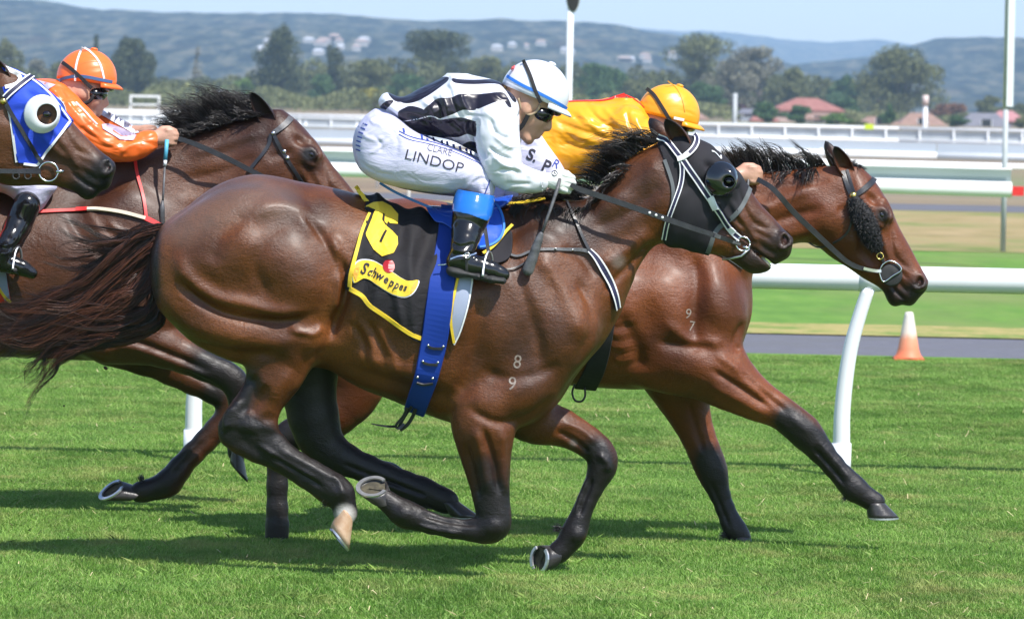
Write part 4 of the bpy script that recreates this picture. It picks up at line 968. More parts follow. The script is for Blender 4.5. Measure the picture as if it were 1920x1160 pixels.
def eye_part(A, B, y0, parent, uv=(.392, .036)):
    for s_ in (-1, 1):
        c = np.array(P(*hp(A, B, *uv), y0 + s_ * .083)); V = []; f = []
        dx = B[0] - A[0]; dy = B[1] - A[1]; L = math.hypot(dx, dy); ax = np.array([dx / L, 0, -dy / L]); az = np.array([dy / L, 0, dx / L]); ay = np.array([0, 1, 0])
        for i in range(9):
            th = math.pi * i / 8
            for j in range(16):
                ph = 2 * math.pi * j / 16; V.append(c + ax * .0215 * math.sin(th) * math.cos(ph) + az * .0165 * math.sin(th) * math.sin(ph) + ay * .018 * math.cos(th))
        for i in range(8):
            for j in range(16): f.append((i * 16 + j, i * 16 + (j + 1) % 16, i * 16 + 16 + (j + 1) % 16, i * 16 + 16 + j))
        mesh('eye', V, f, MAT['eye'], parent)
def nostril_part(A, B, y0, parent):
    for s_ in (-1, 1):
        c = P(*hp(A, B, .962, .042), y0 + s_ * .036); S = Sdf(np.array(c) - .035, np.array(c) + .035, .004)
        S.ell(c, (.026, .012, .0165), math.degrees(math.atan2(B[1] - A[1], B[0] - A[0])) + 40, .004); v, q = S.mesh(1); mesh('nostril_lining', v, q, MAT['nostril'], parent)

def mane(parent, root, tips, y0, n, rad=.0015, seed=1, curl=.02, both=True, name='mane', spread=.045):
    """root: px line; tips: px offsets (dx, dy) sampled along the root"""
    g = np.random.default_rng(seed); Rl = cat(root, 10); T = np.array(tips, float); out = []
    tt = np.linspace(0, 1, len(T))
    ncl = max(n // 14, 1); cl_t = g.random(ncl); cl_off = g.normal(0, 7, (ncl, 2)); cl_len = g.uniform(.6, 1.25, ncl); cl_bow = g.normal(.12, .10, ncl); cl_ph = g.uniform(0, 6, ncl); cl_y = g.normal(0, spread, ncl)
    for i in range(n):
        c = i % ncl; t = np.clip(cl_t[c] + g.normal(0, .026), 0, 1)
        r = np.array([np.interp(t, np.linspace(0, 1, len(Rl)), Rl[:, k]) for k in (0, 1)]) + g.normal(0, 2.0, 2)
        dv = np.array([np.interp(t, tt, T[:, k]) for k in (0, 1)]) * cl_len[c] * 1.0 + cl_off[c] + g.normal(0, 1.6, 2)
        tc = np.array([np.interp(cl_t[c], np.linspace(0, 1, len(Rl)), Rl[:, k]) for k in (0, 1)]); dv = (tc + dv - r) * g.uniform(.62, 1.04)
        L = np.linalg.norm(dv); pr = np.array([-dv[1], dv[0]]) / max(L, 1)
        s = np.linspace(0, 1, 11); bow = cl_bow[c] + g.normal(0, .03); wav = .03; ph = cl_ph[c] + g.normal(0, .3)
        lin = r + dv * s[:, None] + pr * (L * (bow * np.sin(s * math.pi) + wav * np.sin(s * 9 + ph) * s))[:, None]
        ys = y0 + g.normal(0, .016) + cl_y[c] * s + g.normal(0, .02) * s
        out.append((np.array([P(a, b, y) for (a, b), y in zip(lin, ys)]), g.uniform(.7, 1.4), float(np.clip(g.normal(.25, .25), 0, 1))))
    return hair(name, out, MAT['mane'], parent, rad)

INF = 9
def finish_body(S, y0, coat, root, reliefs, darks, whites=(), dusts=(), yr=(-INF, INF)):
    v, q = S.mesh(2)
    v = relief(v, q, [it[:-1] + (it[-1] * 1.8,) for it in reliefs], *yr)
    dk = paint(v, darks); wh = paint(v, whites) if whites else dk * 0; du = paint(v, dusts) if dusts else dk * 0
    o = mesh('body', v, q, MAT[coat], root, True, {'dark': dk, 'white': wh, 'dust': du})
    return v, q, o

# ---- the leading dark bay, number six, whole horse nearest the camera
Y1 = 0.0
h1 = empty('horse', P(720, 600, 0), 'dark bay racehorse nearest the camera in a charcoal eye hood', 'horse', 'racehorses galloping')
A1, B1 = (1290, 258), (1488, 450)
S = Sdf((P(150, 0, 0).x, -.42, P(0, 1090, 0).z), (P(1500, 0, 0).x, .42, P(0, 225, 0).z), .0072)
trunk = [(292, 440), (302, 422), (322, 405), (346, 390), (389, 356), (432, 335), (475, 326), (519, 330), (562, 340), (605, 347), (648, 357), (700, 372), (760, 392), (825, 404), (880, 398), (940, 385),
         (1000, 378), (1060, 385), (1120, 430), (1160, 490), (1168, 540), (1160, 575), (1145, 600), (1130, 640), (1108, 672), (1080, 705), (1056, 745), (1030, 775), (1000, 795), (960, 804), (900, 806), (842, 792),
         (794, 775), (760, 762), (734, 750), (691, 735), (648, 714), (612, 690), (560, 690), (500, 680), (440, 668), (393, 655), (360, 636), (320, 600), (297, 572), (284, 540), (280, 503), (283, 467)]
S.infl(trunk, Y1, [(330, 500, .20, .20), (430, 420, .24, .26), (500, 560, .24, .26), (620, 480, .25, .24), (620, 640, .22, .14), (750, 560, .30, .32), (750, 680, .27, .22), (860, 560, .30, .34), (860, 420, .17, .2),
                   (960, 560, .25, .30), (960, 410, .13, .2), (1060, 620, .21, .22), (1000, 740, .20, .18), (1120, 560, .15, .14), (1150, 500, .10, .12)], .03)
neck = [(1000, 395), (1050, 385), (1102, 370), (1155, 314), (1190, 290), (1227, 271), (1262, 256), (1300, 280), (1320, 330), (1310, 420), (1280, 455), (1245, 456), (1229, 460), (1210, 482), (1184, 527), (1165, 558), (1155, 590), (1110, 640), (1030, 620), (980, 500)]
S.infl(neck, Y1, [(1080, 420, .09, .12), (1040, 540, .15, .2), (1120, 540, .13, .16), (1160, 400, .095, .15), (1180, 330, .07, .1), (1250, 340, .088, .12), (1230, 430, .09, .12)], .07)
head1 = [(1268, 252), (1290, 256), (1312, 262), (1335, 275), (1355, 292), (1376, 314), (1401, 347), (1426, 382), (1451, 408), (1471, 431), (1486, 446), (1486, 462), (1480, 482), (1457, 495), (1447, 503), (1436, 511), (1410, 514),
         (1393, 505), (1373, 491), (1350, 479), (1320, 476), (1290, 467), (1262, 459), (1245, 445), (1238, 400), (1245, 330)]
sculpt_head(S, A1, B1, Y1, head1)
S.chain([(1453, 503, 3.2, 0), (1440, 491, 3.6, 0), (1424, 479, 2.6, 0), (1408, 469, 1.5, 0)], Y1, 11, .004, 3, 's')
# haunch and near hind leg
hau = [(281, 500), (300, 440), (360, 390), (450, 352), (540, 372), (600, 420), (634, 490), (640, 560), (622, 600), (611, 634), (600, 662), (582, 693), (557, 735), (526, 772), (520, 800), (500, 822), (450, 842), (425, 838), (409, 815),
       (412, 787), (430, 757), (450, 731), (460, 708), (462, 684), (436, 680), (393, 661), (358, 641), (318, 602), (292, 570)]
S.infl(hau, Y1 - .15, [(400, 480, .14, .22), (500, 470, .15, .22), (570, 560, .145, .18), (450, 600, .13, .18), (560, 640, .11, .14), (520, 700, .085, .12), (480, 770, .055, .085), (450, 815, .045, .07)], .05)
S.chain([(488, 815, 34, -.15), (520, 848, 29, -.15), (548, 866, 25, -.15), (584, 886, 24, -.15), (612, 905, 26, -.15), (635, 922, 28, -.15), (644, 944, 22, -.15), (648, 962, 22, -.15)], Y1, .72, .02)
S.chain([(425, 800, 15, -.15), (432, 822, 17, -.15), (470, 842, 20, -.15), (520, 872, 12, -.15), (580, 912, 10, -.15), (618, 938, 12, -.15)], Y1, .9, .014)
# far hind leg
S.chain([(470, 500, 120, .13, .55), (540, 600, 95, .14, .6), (572, 680, 62, .14, .7), (580, 740, 49, .14), (590, 790, 46, .14), (606, 832, 38, .14), (650, 862, 29, .14), (700, 883, 25, .14), (745, 902, 24, .14), (790, 921, 27, .14), (815, 930, 22, .14), (838, 940, 23, .14)], Y1, .75, .03)
# shoulders, elbows and forelegs
for s_ in (-1, 1):
    S.infl([(900, 700), (905, 560), (960, 460), (1010, 430), (1060, 470), (1110, 560), (1120, 640), (1070, 705), (1020, 770), (960, 805), (880, 795)], Y1 + s_ * .135, [(960, 600, .085, .16), (980, 760, .10, .14), (1060, 640, .10, .14), (1000, 480, .045, .12)], .05)
S.chain([(905, 760, 62, -.14, .9), (907, 800, 58, -.15, .85), (909, 835, 49, -.15), (913, 870, 42, -.15), (918, 905, 36, -.15), (922, 940, 32, -.15), (927, 968, 30, -.15), (925, 986, 28, -.15), (905, 996, 22, -.15)], Y1, .8, .03)
S.chain([(915, 990, 24, -.15), (875, 993, 20, -.15), (820, 984, 19, -.15), (780, 970, 23, -.15), (757, 962, 26, -.15), (738, 948, 20, -.15), (722, 936, 20, -.15)], Y1, .85, .02)
S.chain([(985, 770, 55, .12), (1010, 790, 42, .13), (1045, 798, 36, .14), (1080, 814, 30, .14), (1108, 832, 28, .14), (1128, 853, 27, .14), (1129, 876, 26, .14), (1118, 902, 20, .14), (1103, 932, 18, .14), (1091, 960, 18, .14), (1082, 984, 21, .14), (1074, 1003, 23, .14), (1060, 1023, 19, .14), (1046, 1036, 20, .14)], Y1, .85, .025)
REL1 = [
    ('l', [(632, 470), (648, 520), (644, 560), (630, 600), (618, 640)], 9, -.016), ('l', [(612, 440), (632, 480), (640, 540), (626, 600)], 14, .010), ('l', [(655, 470), (668, 540), (664, 600), (650, 660)], 14, .005),
    ('l', [(560, 398), (596, 432), (622, 478), (636, 530)], 8, -.007), ('l', [(470, 400), (520, 386), (560, 396), (590, 440)], 16, .008),
    ('l', [(330, 470), (352, 520), (400, 556), (460, 570), (520, 585), (585, 590)], 14, .010), ('l', [(330, 520), (368, 560), (430, 590), (520, 602), (600, 588)], 11, -.012),
    ('l', [(300, 540), (345, 600), (420, 628), (520, 640), (598, 622)], 18, .009), ('l', [(350, 640), (440, 662), (520, 660)], 10, -.006),
    ('e', 560, 510, 66, 50, 35, .016), ('e', 440, 470, 60, 46, -30, .010), ('e', 385, 540, 42, 30, 40, -.006), ('e', 500, 425, 40, 24, -10, -.006),
    ('l', [(470, 395), (420, 440), (395, 500)], 16, -.006), ('l', [(505, 560), (480, 500), (500, 440)], 12, -.004), ('l', [(540, 615), (580, 622), (606, 612)], 8, .008), ('e', 588, 640, 26, 18, -40, .010),
    ('l', [(470, 700), (475, 740), (450, 780)], 11, -.008), ('l', [(545, 690), (520, 740), (500, 785)], 14, .006), ('l', [(452, 745), (436, 778), (430, 806)], 9, .007), ('e', 466, 800, 22, 12, 10, .007), ('e', 508, 800, 18, 12, 10, .005),
    ('l', [(505, 850), (560, 884), (610, 918)], 6, -.006), ('l', [(520, 840), (580, 872), (630, 900)], 6, .003),
    # barrel, ribs, skin folds behind the flank
    ('l', [(660, 600), (680, 640), (690, 690)], 6, -.004), ('l', [(674, 596), (696, 640), (706, 690)], 6, .004), ('l', [(690, 600), (714, 650), (724, 700)], 6, -.004), ('l', [(706, 610), (734, 660), (748, 704)], 7, .004),
    ('l', [(640, 690), (720, 715), (800, 735), (860, 745)], 14, -.006), ('l', [(660, 660), (740, 690), (820, 708)], 14, .006),
    # shoulder and chest
    ('l', [(905, 545), (900, 620), (880, 700), (850, 750)], 16, -.008), ('l', [(1000, 470), (1040, 520), (1070, 580), (1085, 640)], 16, .008), ('l', [(960, 480), (985, 560), (1010, 640), (1010, 700)], 12, -.006),
    ('e', 935, 620, 34, 70, -8, .010), ('e', 1040, 620, 36, 66, -20, .010), ('e', 965, 740, 60, 36, -20, .010), ('l', [(870, 760), (930, 790), (990, 780), (1040, 740)], 9, -.007), ('l', [(900, 690), (950, 710), (1010, 700), (1050, 680)], 11, -.005),
    ('e', 1100, 600, 26, 46, 10, .008), ('l', [(1080, 520), (1100, 560), (1105, 620), (1080, 680)], 9, -.006),
    ('l', [(1104, 892), (1088, 930), (1078, 966)], 4, .004), ('l', [(1120, 850), (1138, 866), (1140, 885)], 6, .006), ('e', 1084, 1003, 14, 12, 0, .005), ('e', 640, 925, 14, 12, 0, .005), ('l', [(620, 890), (636, 905), (644, 930)], 5, .004),
    ('e', 925, 988, 18, 14, 0, .005), ('l', [(700, 895), (760, 915), (800, 930)], 4, -.006), ('l', [(640, 868), (700, 893), (760, 914)], 4, -.005), ('e', 758, 962, 16, 13, 0, .005), ('l', [(870, 1000), (820, 993), (780, 982)], 4, .004),
    ('l', [(480, 830), (540, 868), (600, 902)], 4, .005), ('l', [(440, 760), (425, 785), (424, 812)], 5, .006), ('l', [(500, 720), (488, 752), (470, 778)], 8, -.006), ('l', [(590, 660), (572, 700), (548, 740)], 9, .005),
    # foreleg strands
    ('l', [(890, 800), (905, 860), (918, 930)], 9, .006), ('l', [(905, 800), (925, 860), (938, 930)], 6, -.008), ('l', [(940, 800), (942, 860), (946, 930)], 8, .006), ('l', [(872, 830), (886, 880), (900, 940)], 6, -.006),
    ('l', [(900, 984), (840, 976), (790, 962)], 5, -.006), ('l', [(1040, 805), (1080, 828), (1104, 850)], 6, -.006), ('l', [(1112, 895), (1096, 935), (1084, 968)], 5, -.006), ('l', [(1050, 790), (1090, 806), (1120, 832)], 6, .004),
    # neck
    ('l', [(1110, 400), (1160, 370), (1210, 330), (1240, 300)], 16, .006), ('l', [(1100, 430), (1160, 410), (1215, 370), (1248, 340)], 12, -.005), ('l', [(1120, 500), (1170, 470), (1220, 430)], 14, .008), ('l', [(1130, 550), (1180, 500), (1228, 452)], 8, -.007),
    ('l', [(1050, 470), (1090, 480), (1120, 520)], 10, -.005)] + head_relief(A1, B1)
DK1 = [([(455, 720), (430, 790)], 34, .95, -.6, -.02), ([(440, 800), (520, 845), (640, 920), (648, 960)], 44, 1, -.6, -.02),
       ([(580, 640), (590, 800), (640, 860), (840, 940)], (60, 50), 1, .02, .6), ([(925, 930), (925, 985), (820, 985), (720, 935)], (42, 44), 1, -.6, 0), ([(912, 880), (925, 960)], 26, .7, -.6, 0),
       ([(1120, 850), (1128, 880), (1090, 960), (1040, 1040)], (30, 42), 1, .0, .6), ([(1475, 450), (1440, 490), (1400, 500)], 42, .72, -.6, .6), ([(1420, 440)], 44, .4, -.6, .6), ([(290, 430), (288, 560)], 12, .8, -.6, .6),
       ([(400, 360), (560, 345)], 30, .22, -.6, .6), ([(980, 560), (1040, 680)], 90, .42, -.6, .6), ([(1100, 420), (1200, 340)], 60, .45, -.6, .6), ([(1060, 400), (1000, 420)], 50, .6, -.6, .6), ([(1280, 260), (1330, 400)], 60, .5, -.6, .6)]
v1, q1, body1 = finish_body(S, Y1, 'coat_a', h1, REL1, DK1, [([(647, 966), (652, 990)], 17, 1, -.6, -.02)], [([(1160, 490)], 12, .7, -.6, 0), ([(1075, 830)], 7, .8, .02, .5), ([(340, 420), (480, 360), (520, 380)], 36, .30, -.6, .6)])
bv1 = bvh_of(v1, q1)
hoof(h1, (648, 962), (635, 1006), Y1 - .15, (.6, 0, -.95), (-.75, -.15, -.62), 'hoof_pale', .040, .062)
hoof(h1, (842, 942), (870, 968), Y1 + .14, (1, 0, -.05), (0, 0, -1), 'hoof', .042, .062)
hoof(h1, (718, 934), (701, 913), Y1 - .15, (-1, 0, -.12), (-.10, -.60, .80), 'hoof', .044, .066)
hoof(h1, (1040, 1040), (1013, 1046), Y1 + .14, (-.12, 0, -1), (-.80, -.58, .10), 'hoof', .044, .062)
eye_part(A1, B1, Y1, h1); nostril_part(A1, B1, Y1, h1)
tube('teeth', [P(1428, 483, -.02), P(1438, 492, -.028), P(1444, 499, -.02)], .006, new_mat('teeth', (.52, .47, .36), .4), h1, 8)
ear('ear', (1285, 276), (1247, 222), Y1, -1, MAT['coat_a'], h1, .042, .03, (-.35, -1, .25))
ear('ear', (1250, 262), (1214, 224), Y1, 1, MAT['coat_a'], h1, .040, .02, (.5, -.7, .2))
mane(h1, [(1000, 372), (1050, 372), (1102, 362), (1155, 312), (1190, 288), (1240, 262)], [(-40, 8), (-55, -5), (-60, -22), (-55, -28), (-62, -24), (-58, -18)], Y1, 1500, .0014, 3, spread=.05)
mane(h1, [(960, 385), (1010, 385), (1060, 392), (1102, 385), (1140, 345), (1180, 312)], [(-12, 34), (-5, 40), (0, 34), (-10, 28), (-20, 16), (-24, 2)], Y1 - .07, 700, .0014, 5, spread=.02)
mane(h1, [(1170, 300), (1200, 284), (1235, 264)], [(-40, -50), (-30, -62), (-50, -40)], Y1, 60, .0010, 6, spread=.02, name='mane_wisps')
def tail(parent, guides, y0, seed, rad=.0014):
    g = np.random.default_rng(seed); out = []
    for G, cnt, sp, sy in guides:
        G = np.array(G, float); k = len(G)
        for c in range(max(cnt // 16, 1)):
            off = g.normal(0, 1, (k, 2)) * np.linspace(.25, 1.5, k)[:, None] * sp; yo = np.cumsum(g.normal(0, sy / k, k)); ln = g.uniform(.7, 1.05); tb = g.random() ** 2
            for _ in range(16 if cnt >= 16 else cnt):
                o2 = g.normal(0, 1, (k, 2)) * np.linspace(.35, .5, k)[:, None] * sp * .55 + g.normal(0, 1, 2) * sp * .22
                C = cat(G + off + o2, 5); C = C[:max(int(len(C) * ln * g.uniform(.8, 1)), 6)]
                ys = y0 + np.interp(np.linspace(0, 1, len(C)), np.linspace(0, 1, k), yo) + g.normal(0, .012)
                out.append((np.array([P(a, b, y) for (a, b), y in zip(C, ys)]), g.uniform(.7, 1.5), float(np.clip(tb + g.normal(0, .15), 0, 1))))
    return hair('tail', out, MAT['tail'], parent, rad)
tail(h1, [([(304, 428), (262, 440), (215, 478), (165, 530), (100, 566), (30, 585), (-60, 590)], 760, 11, .08),
          ([(302, 445), (262, 480), (200, 530), (130, 575), (60, 608), (-20, 640), (-80, 680)], 820, 16, .09),
          ([(296, 480), (272, 530), (220, 572), (150, 604), (70, 624), (-10, 640), (-80, 640)], 760, 15, .09),
          ([(296, 520), (286, 572), (258, 596), (190, 606), (110, 600), (40, 590), (-30, 600)], 714, 9, .07),
          ([(300, 560), (290, 600), (230, 622), (160, 640), (110, 655), (66, 690), (30, 715)], 320, 9, .06),
          ([(300, 560), (300, 606), (250, 632), (180, 650), (120, 668), (96, 700), (60, 740), (48, 780)], 128, 6, .06),
          ([(298, 428), (250, 440), (196, 444), (140, 430), (96, 400)], 90, 9, .05), ([(298, 436), (250, 460), (196, 470), (140, 466), (90, 440)], 110, 9, .05), ([(298, 450), (250, 480), (190, 500), (130, 500), (86, 480)], 110, 9, .05)], Y1 + .02, 11)

def fetlock_hair(parent, c, y, d, n=60):
    out = []
    for k in range(n):
        p0 = np.array(P(c[0] + rng.normal(0, 3), c[1] + rng.normal(0, 3), y + rng.normal(0, .010))); dd = np.array([d[0], rng.normal(0, .15), d[1]]) + rng.normal(0, .25, 3); out.append((np.array([p0, p0 + dd * .012, p0 + dd * .022 + [0, 0, -.003]]), 1, .2))
    return hair('fetlock_tuft', out, MAT['mane'], parent, .0013)
fetlock_hair(h1, (614, 938), -.15, (-.6, -.8)); fetlock_hair(h1, (748, 948), -.15, (-.3, .9)); fetlock_hair(h1, (1050, 990), .12, (-1, .2)); fetlock_hair(h1, (806, 945), .13, (-.5, -.8))
# ---- bright bay on the far side with the gold-silked rider
Y2 = 1.25
h2 = empty('horse', P(1100, 700, Y2), 'bright bay racehorse in front with black sheepskin cheekpiece and outstretched foreleg', 'horse', 'racehorses galloping')
A2, B2 = _A2, _B2
S = Sdf((P(440, 0, Y2).x, Y2 - .40, P(0, 1040, Y2).z), (P(1750, 0, Y2).x, Y2 + .40, P(0, 280, Y2).z), .0078)
trunk2 = [(600, 500), (620, 430), (680, 385), (780, 370), (900, 392), (1000, 410), (1100, 392), (1190, 350), (1260, 345), (1330, 400), (1385, 480), (1402, 524), (1407, 560), (1404, 600), (1396, 640), (1375, 680), (1345, 730), (1309, 742),
          (1232, 730), (1180, 731), (1080, 724), (980, 712), (880, 690), (800, 690), (720, 740), (660, 700), (610, 600)]
S.infl(trunk2, Y2, [(680, 500, .24, .22), (800, 520, .27, .26), (1000, 560, .30, .30), (1150, 580, .29, .32), (1230, 600, .25, .26), (1230, 420, .13, .2), (1340, 600, .21, .20), (1380, 530, .15, .13), (1300, 700, .21, .15)], .03)
neck2 = [(1200, 400), (1230, 350), (1300, 330), (1365, 320), (1428, 322), (1487, 318), (1540, 313), (1590, 312), (1610, 350), (1600, 430), (1560, 468), (1517, 456), (1487, 458), (1440, 480), (1404, 522), (1396, 600), (1330, 620), (1240, 540)]
S.infl(neck2, Y2, [(1240, 430, .11, .15), (1300, 560, .16, .2), (1370, 540, .14, .15), (1420, 400, .10, .13), (1420, 345, .065, .08), (1540, 380, .09, .12)], .06)
sculpt_head(S, A2, B2, Y2)
for s_ in (-1, 1):
    S.infl([(1180, 700), (1170, 560), (1210, 450), (1260, 410), (1320, 440), (1375, 520), (1400, 590), (1380, 660), (1340, 730), (1270, 742)], Y2 + s_ * .13, [(1230, 600, .085, .15), (1290, 690, .10, .13), (1350, 600, .10, .13), (1260, 460, .045, .12)], .05)
S.chain([(1310, 655, 78, -.12, .75), (1345, 696, 62, -.14, .75), (1382, 725, 48, -.14), (1420, 750, 38, -.14), (1455, 768, 31, -.14), (1482, 786, 29, -.14), (1508, 808, 30, -.14), (1530, 832, 24, -.14), (1556, 862, 19, -.14), (1583, 894, 20, -.14), (1603, 916, 23, -.14), (1622, 930, 18, -.14), (1640, 941, 20, -.14)], Y2, .85, .03)
S.chain([(1470, 800, 12, -.14), (1512, 836, 13, -.14), (1545, 872, 9, -.14), (1580, 910, 10, -.14), (1598, 930, 10, -.14)], Y2, .8, .01)
S.chain([(1265, 690, 70, .12, .8), (1280, 740, 50, .14), (1292, 775, 39, .14), (1308, 815, 32, .14), (1322, 850, 30, .14), (1334, 880, 29, .14), (1342, 905, 23, .14), (1353, 935, 18, .14), (1366, 968, 18, .14), (1378, 992, 21, .14), (1390, 1010, 18, .14)], Y2, .85, .025)
S.chain([(660, 600, 110, -.12, .6), (665, 690, 66, -.13, .7), (660, 735, 52, -.13, .7), (628, 775, 42, -.13), (590, 802, 36, -.13), (552, 812, 30, -.13), (530, 832, 25, -.13), (521, 880, 20, -.13), (520, 940, 19, -.13), (520, 985, 21, -.13), (519, 1012, 20, -.13)], Y2, .8, .03)
S.chain([(510, 830, 10, -.13), (509, 880, 8, -.13), (508, 960, 8, -.13), (508, 1000, 10, -.13)], Y2, .8, .008)
S.chain([(650, 600, 100, .12, .6), (640, 690, 60, .13, .7), (612, 760, 42, .13), (590, 806, 34, .13), (620, 840, 24, .13), (680, 870, 20, .13), (730, 890, 22, .13), (760, 905, 18, .13)], Y2, .8, .03)
REL2 = [('e', 1250, 560, 40, 70, -20, .010), ('e', 1345, 560, 34, 56, -20, .014), ('l', [(1295, 470), (1310, 530), (1300, 600), (1310, 660)], 14, -.009), ('l', [(1395, 600), (1378, 640), (1390, 660)], 7, -.007),
        ('l', [(1160, 590), (1190, 640), (1200, 700)], 16, -.010), ('l', [(1230, 640), (1290, 650), (1340, 650)], 10, -.007), ('e', 1300, 690, 60, 30, 20, .010), ('l', [(1240, 600), (1300, 640), (1360, 640)], 10, .005),
        ('l', [(1340, 660), (1390, 700), (1440, 745)], 9, .006), ('l', [(1330, 690), (1385, 725), (1450, 768)], 6, -.008), ('l', [(1380, 690), (1430, 735), (1480, 775)], 6, -.006), ('l', [(1330, 720), (1390, 752), (1440, 780)], 8, .005),
        ('l', [(1530, 822), (1570, 868), (1598, 902)], 4, .003), ('l', [(1522, 836), (1556, 874), (1586, 910)], 4, -.006), ('e', 1500, 795, 20, 10, 40, .004),
        ('l', [(1290, 750), (1305, 800), (1320, 850)], 6, -.006), ('l', [(1330, 900), (1352, 950), (1368, 990)], 4, -.005),
        ('l', [(1410, 400), (1460, 380), (1530, 350)], 12, .006), ('l', [(1400, 440), (1470, 410), (1545, 390)], 10, -.008), ('l', [(1420, 460), (1480, 440), (1540, 430)], 12, .007), ('l', [(1440, 350), (1500, 345), (1560, 338)], 8, -.004),
        ('l', [(1320, 440), (1380, 470), (1400, 520)], 10, .005)] + [('l', [(1140 + i * 1.5, 600 + i * 12), (1165, 604 + i * 12), (1192, 600 + i * 12)], 3.0, (-.0018 if i % 2 else .0014)) for i in range(9)] + head_relief(A2, B2)
ya, yb = Y2 - .6, Y2 + .6
DK2 = [([(1480, 790), (1540, 845), (1640, 942)], (34, 48), 1, ya, Y2), ([(1330, 865), (1390, 1010)], (32, 42), 1, Y2, yb), ([(1725, 545), (1690, 565), (1665, 560)], 32, .8, ya, yb), ([(1660, 470), (1700, 520)], 30, .25, ya, yb), ([(1655, 405)], 15, .9, ya, yb),
       ([(548, 812), (520, 1010)], (44, 40), 1, ya, Y2), ([(612, 760), (760, 905)], 60, 1, Y2, yb), ([(1655, 405)], 22, .7, ya, yb), ([(1560, 470), (1620, 520)], 14, .3, ya, yb), ([(1480, 775)], 30, .6, ya, Y2)]
v2, q2, body2 = finish_body(S, Y2, 'coat_b', h2, REL2, DK2)
bv2 = bvh_of(v2, q2)
hoof(h2, (1640, 944), (1652, 969), Y2 - .14, (1, 0, -.03), (.02, 0, -1), 'hoof', .042, .070)
hoof(h2, (1388, 1006), (1396, 1022), Y2 + .14, (1, 0, -.1), (-.1, 0, -1), 'hoof', .040, .060, False)
hoof(h2, (520, 1008), (527, 1030), Y2 - .13, (1, 0, 0), (0, 0, -1), 'hoof', .040, .060, False)
hoof(h2, (762, 908), (785, 925), Y2 + .13, (1, 0, -.3), (0, 0, -1), 'hoof', .040, .060)
eye_part(A2, B2, Y2, h2); nostril_part(A2, B2, Y2, h2)
ear('ear', (1592, 330), (1562, 274), Y2, -1, MAT['coat_b'], h2, .042, .03, (.25, -1, .2))
ear('ear', (1575, 318), (1545, 266), Y2, 1, MAT['coat_b'], h2, .038, .0, (.5, -.7, .2))
mane(h2, [(1360, 322), (1400, 322), (1440, 322), (1500, 318), (1550, 316)], [(-12, -40), (-30, -48), (-34, -50), (-42, -46), (-46, -42)], Y2, 1100, .0015, 8, spread=.03)
mane(h2, [(1380, 322), (1430, 324), (1490, 322), (1530, 318)], [(6, -12), (-2, 8), (-6, 22), (4, 30)], Y2 - .045, 420, .0015, 9, spread=.02)
mane(h2, [(1555, 312), (1590, 305), (1612, 312)], [(-30, -34), (10, -4), (14, 10)], Y2, 200, .0014, 10, spread=.02, name='forelock')
tail(h2, [([(600, 480), (560, 500), (520, 540), (470, 570)], 300, 9, .05), ([(600, 500), (560, 560), (500, 600), (440, 620)], 300, 9, .05)], Y2, 12)

fetlock_hair(h2, (1590, 930), Y2 - .14, (-.8, -.4)); fetlock_hair(h2, (1362, 1000), Y2 + .13, (-.9, -.3))
# ---- brown horse behind, ridden in orange
Y3 = 1.95
h3 = empty('horse', P(100, 700, Y3), 'brown racehorse with red breastplate straps stretching its head beyond the leading rump', 'horse', 'racehorses galloping')
A3, B3 = (527, 210), (690, 398)
S = Sdf((P(-500, 0, Y3).x, Y3 - .38, P(0, 960, Y3).z), (P(710, 0, Y3).x, Y3 + .38, P(0, 195, Y3).z), .0105)
trunk3 = [(-470, 420), (-440, 340), (-350, 300), (-240, 300), (-100, 320), (20, 330), (110, 310), (200, 280), (280, 290), (360, 360), (410, 450), (400, 540), (360, 610), (300, 650), (240, 672), (160, 676), (52, 670), (-60, 668), (-200, 650), (-330, 620), (-420, 560)]
S.infl(trunk3, Y3, [(-380, 450, .22, .2), (-200, 480, .27, .26), (0, 500, .30, .32), (120, 500, .28, .32), (220, 500, .24, .28), (200, 330, .12, .18), (330, 500, .19, .2)], .03)
neck3 = [(180, 330), (240, 282), (337, 256), (400, 238), (450, 222), (500, 208), (535, 214), (570, 270), (575, 340), (540, 400), (480, 440), (420, 500), (360, 560), (260, 520)]
S.infl(neck3, Y3, [(260, 360, .11, .15), (320, 460, .15, .2), (430, 340, .10, .15), (430, 260, .07, .09), (520, 300, .09, .12)], .06)
sculpt_head(S, A3, B3, Y3)
for s_ in (-1, 1):
    S.infl([(120, 600), (140, 480), (200, 370), (260, 350), (330, 430), (370, 540), (330, 620), (260, 672), (170, 672)], Y3 + s_ * .13, [(210, 500, .085, .16), (250, 620, .10, .14), (320, 540, .09, .14)], .05)
S.chain([(215, 620, 62, -.13, .8), (280, 640, 44, -.14), (335, 662, 34, -.14), (385, 686, 28, -.14), (425, 704, 26, -.14), (443, 722, 24, -.14), (447, 755, 18, -.14), (447, 790, 17, -.14), (446, 820, 20, -.14), (444, 848, 18, -.14)], Y3, .85, .03)
S.chain([(215, 640, 48, .13, .8), (290, 675, 34, .14), (350, 706, 28, .14), (400, 730, 26, .14), (432, 752, 26, .14), (425, 785, 24, .14), (405, 806, 22, .14), (378, 834, 21, .14), (345, 868, 21, .14), (316, 904, 25, .14), (288, 916, 20, .14), (262, 922, 20, .14)], Y3, .85, .03)
for s_, dx in ((-1, 0), (1, 90)):
    S.chain([(-380 + dx, 500, 100, s_ * .12, .6), (-330 + dx, 610, 66, s_ * .13, .7), (-400 + dx, 690, 42, s_ * .13), (-440 + dx, 730, 32, s_ * .13), (-400 + dx, 780, 22, s_ * .13), (-350 + dx, 830, 24, s_ * .13), (-335 + dx, 868, 20, s_ * .13)], Y3, .8, .03)
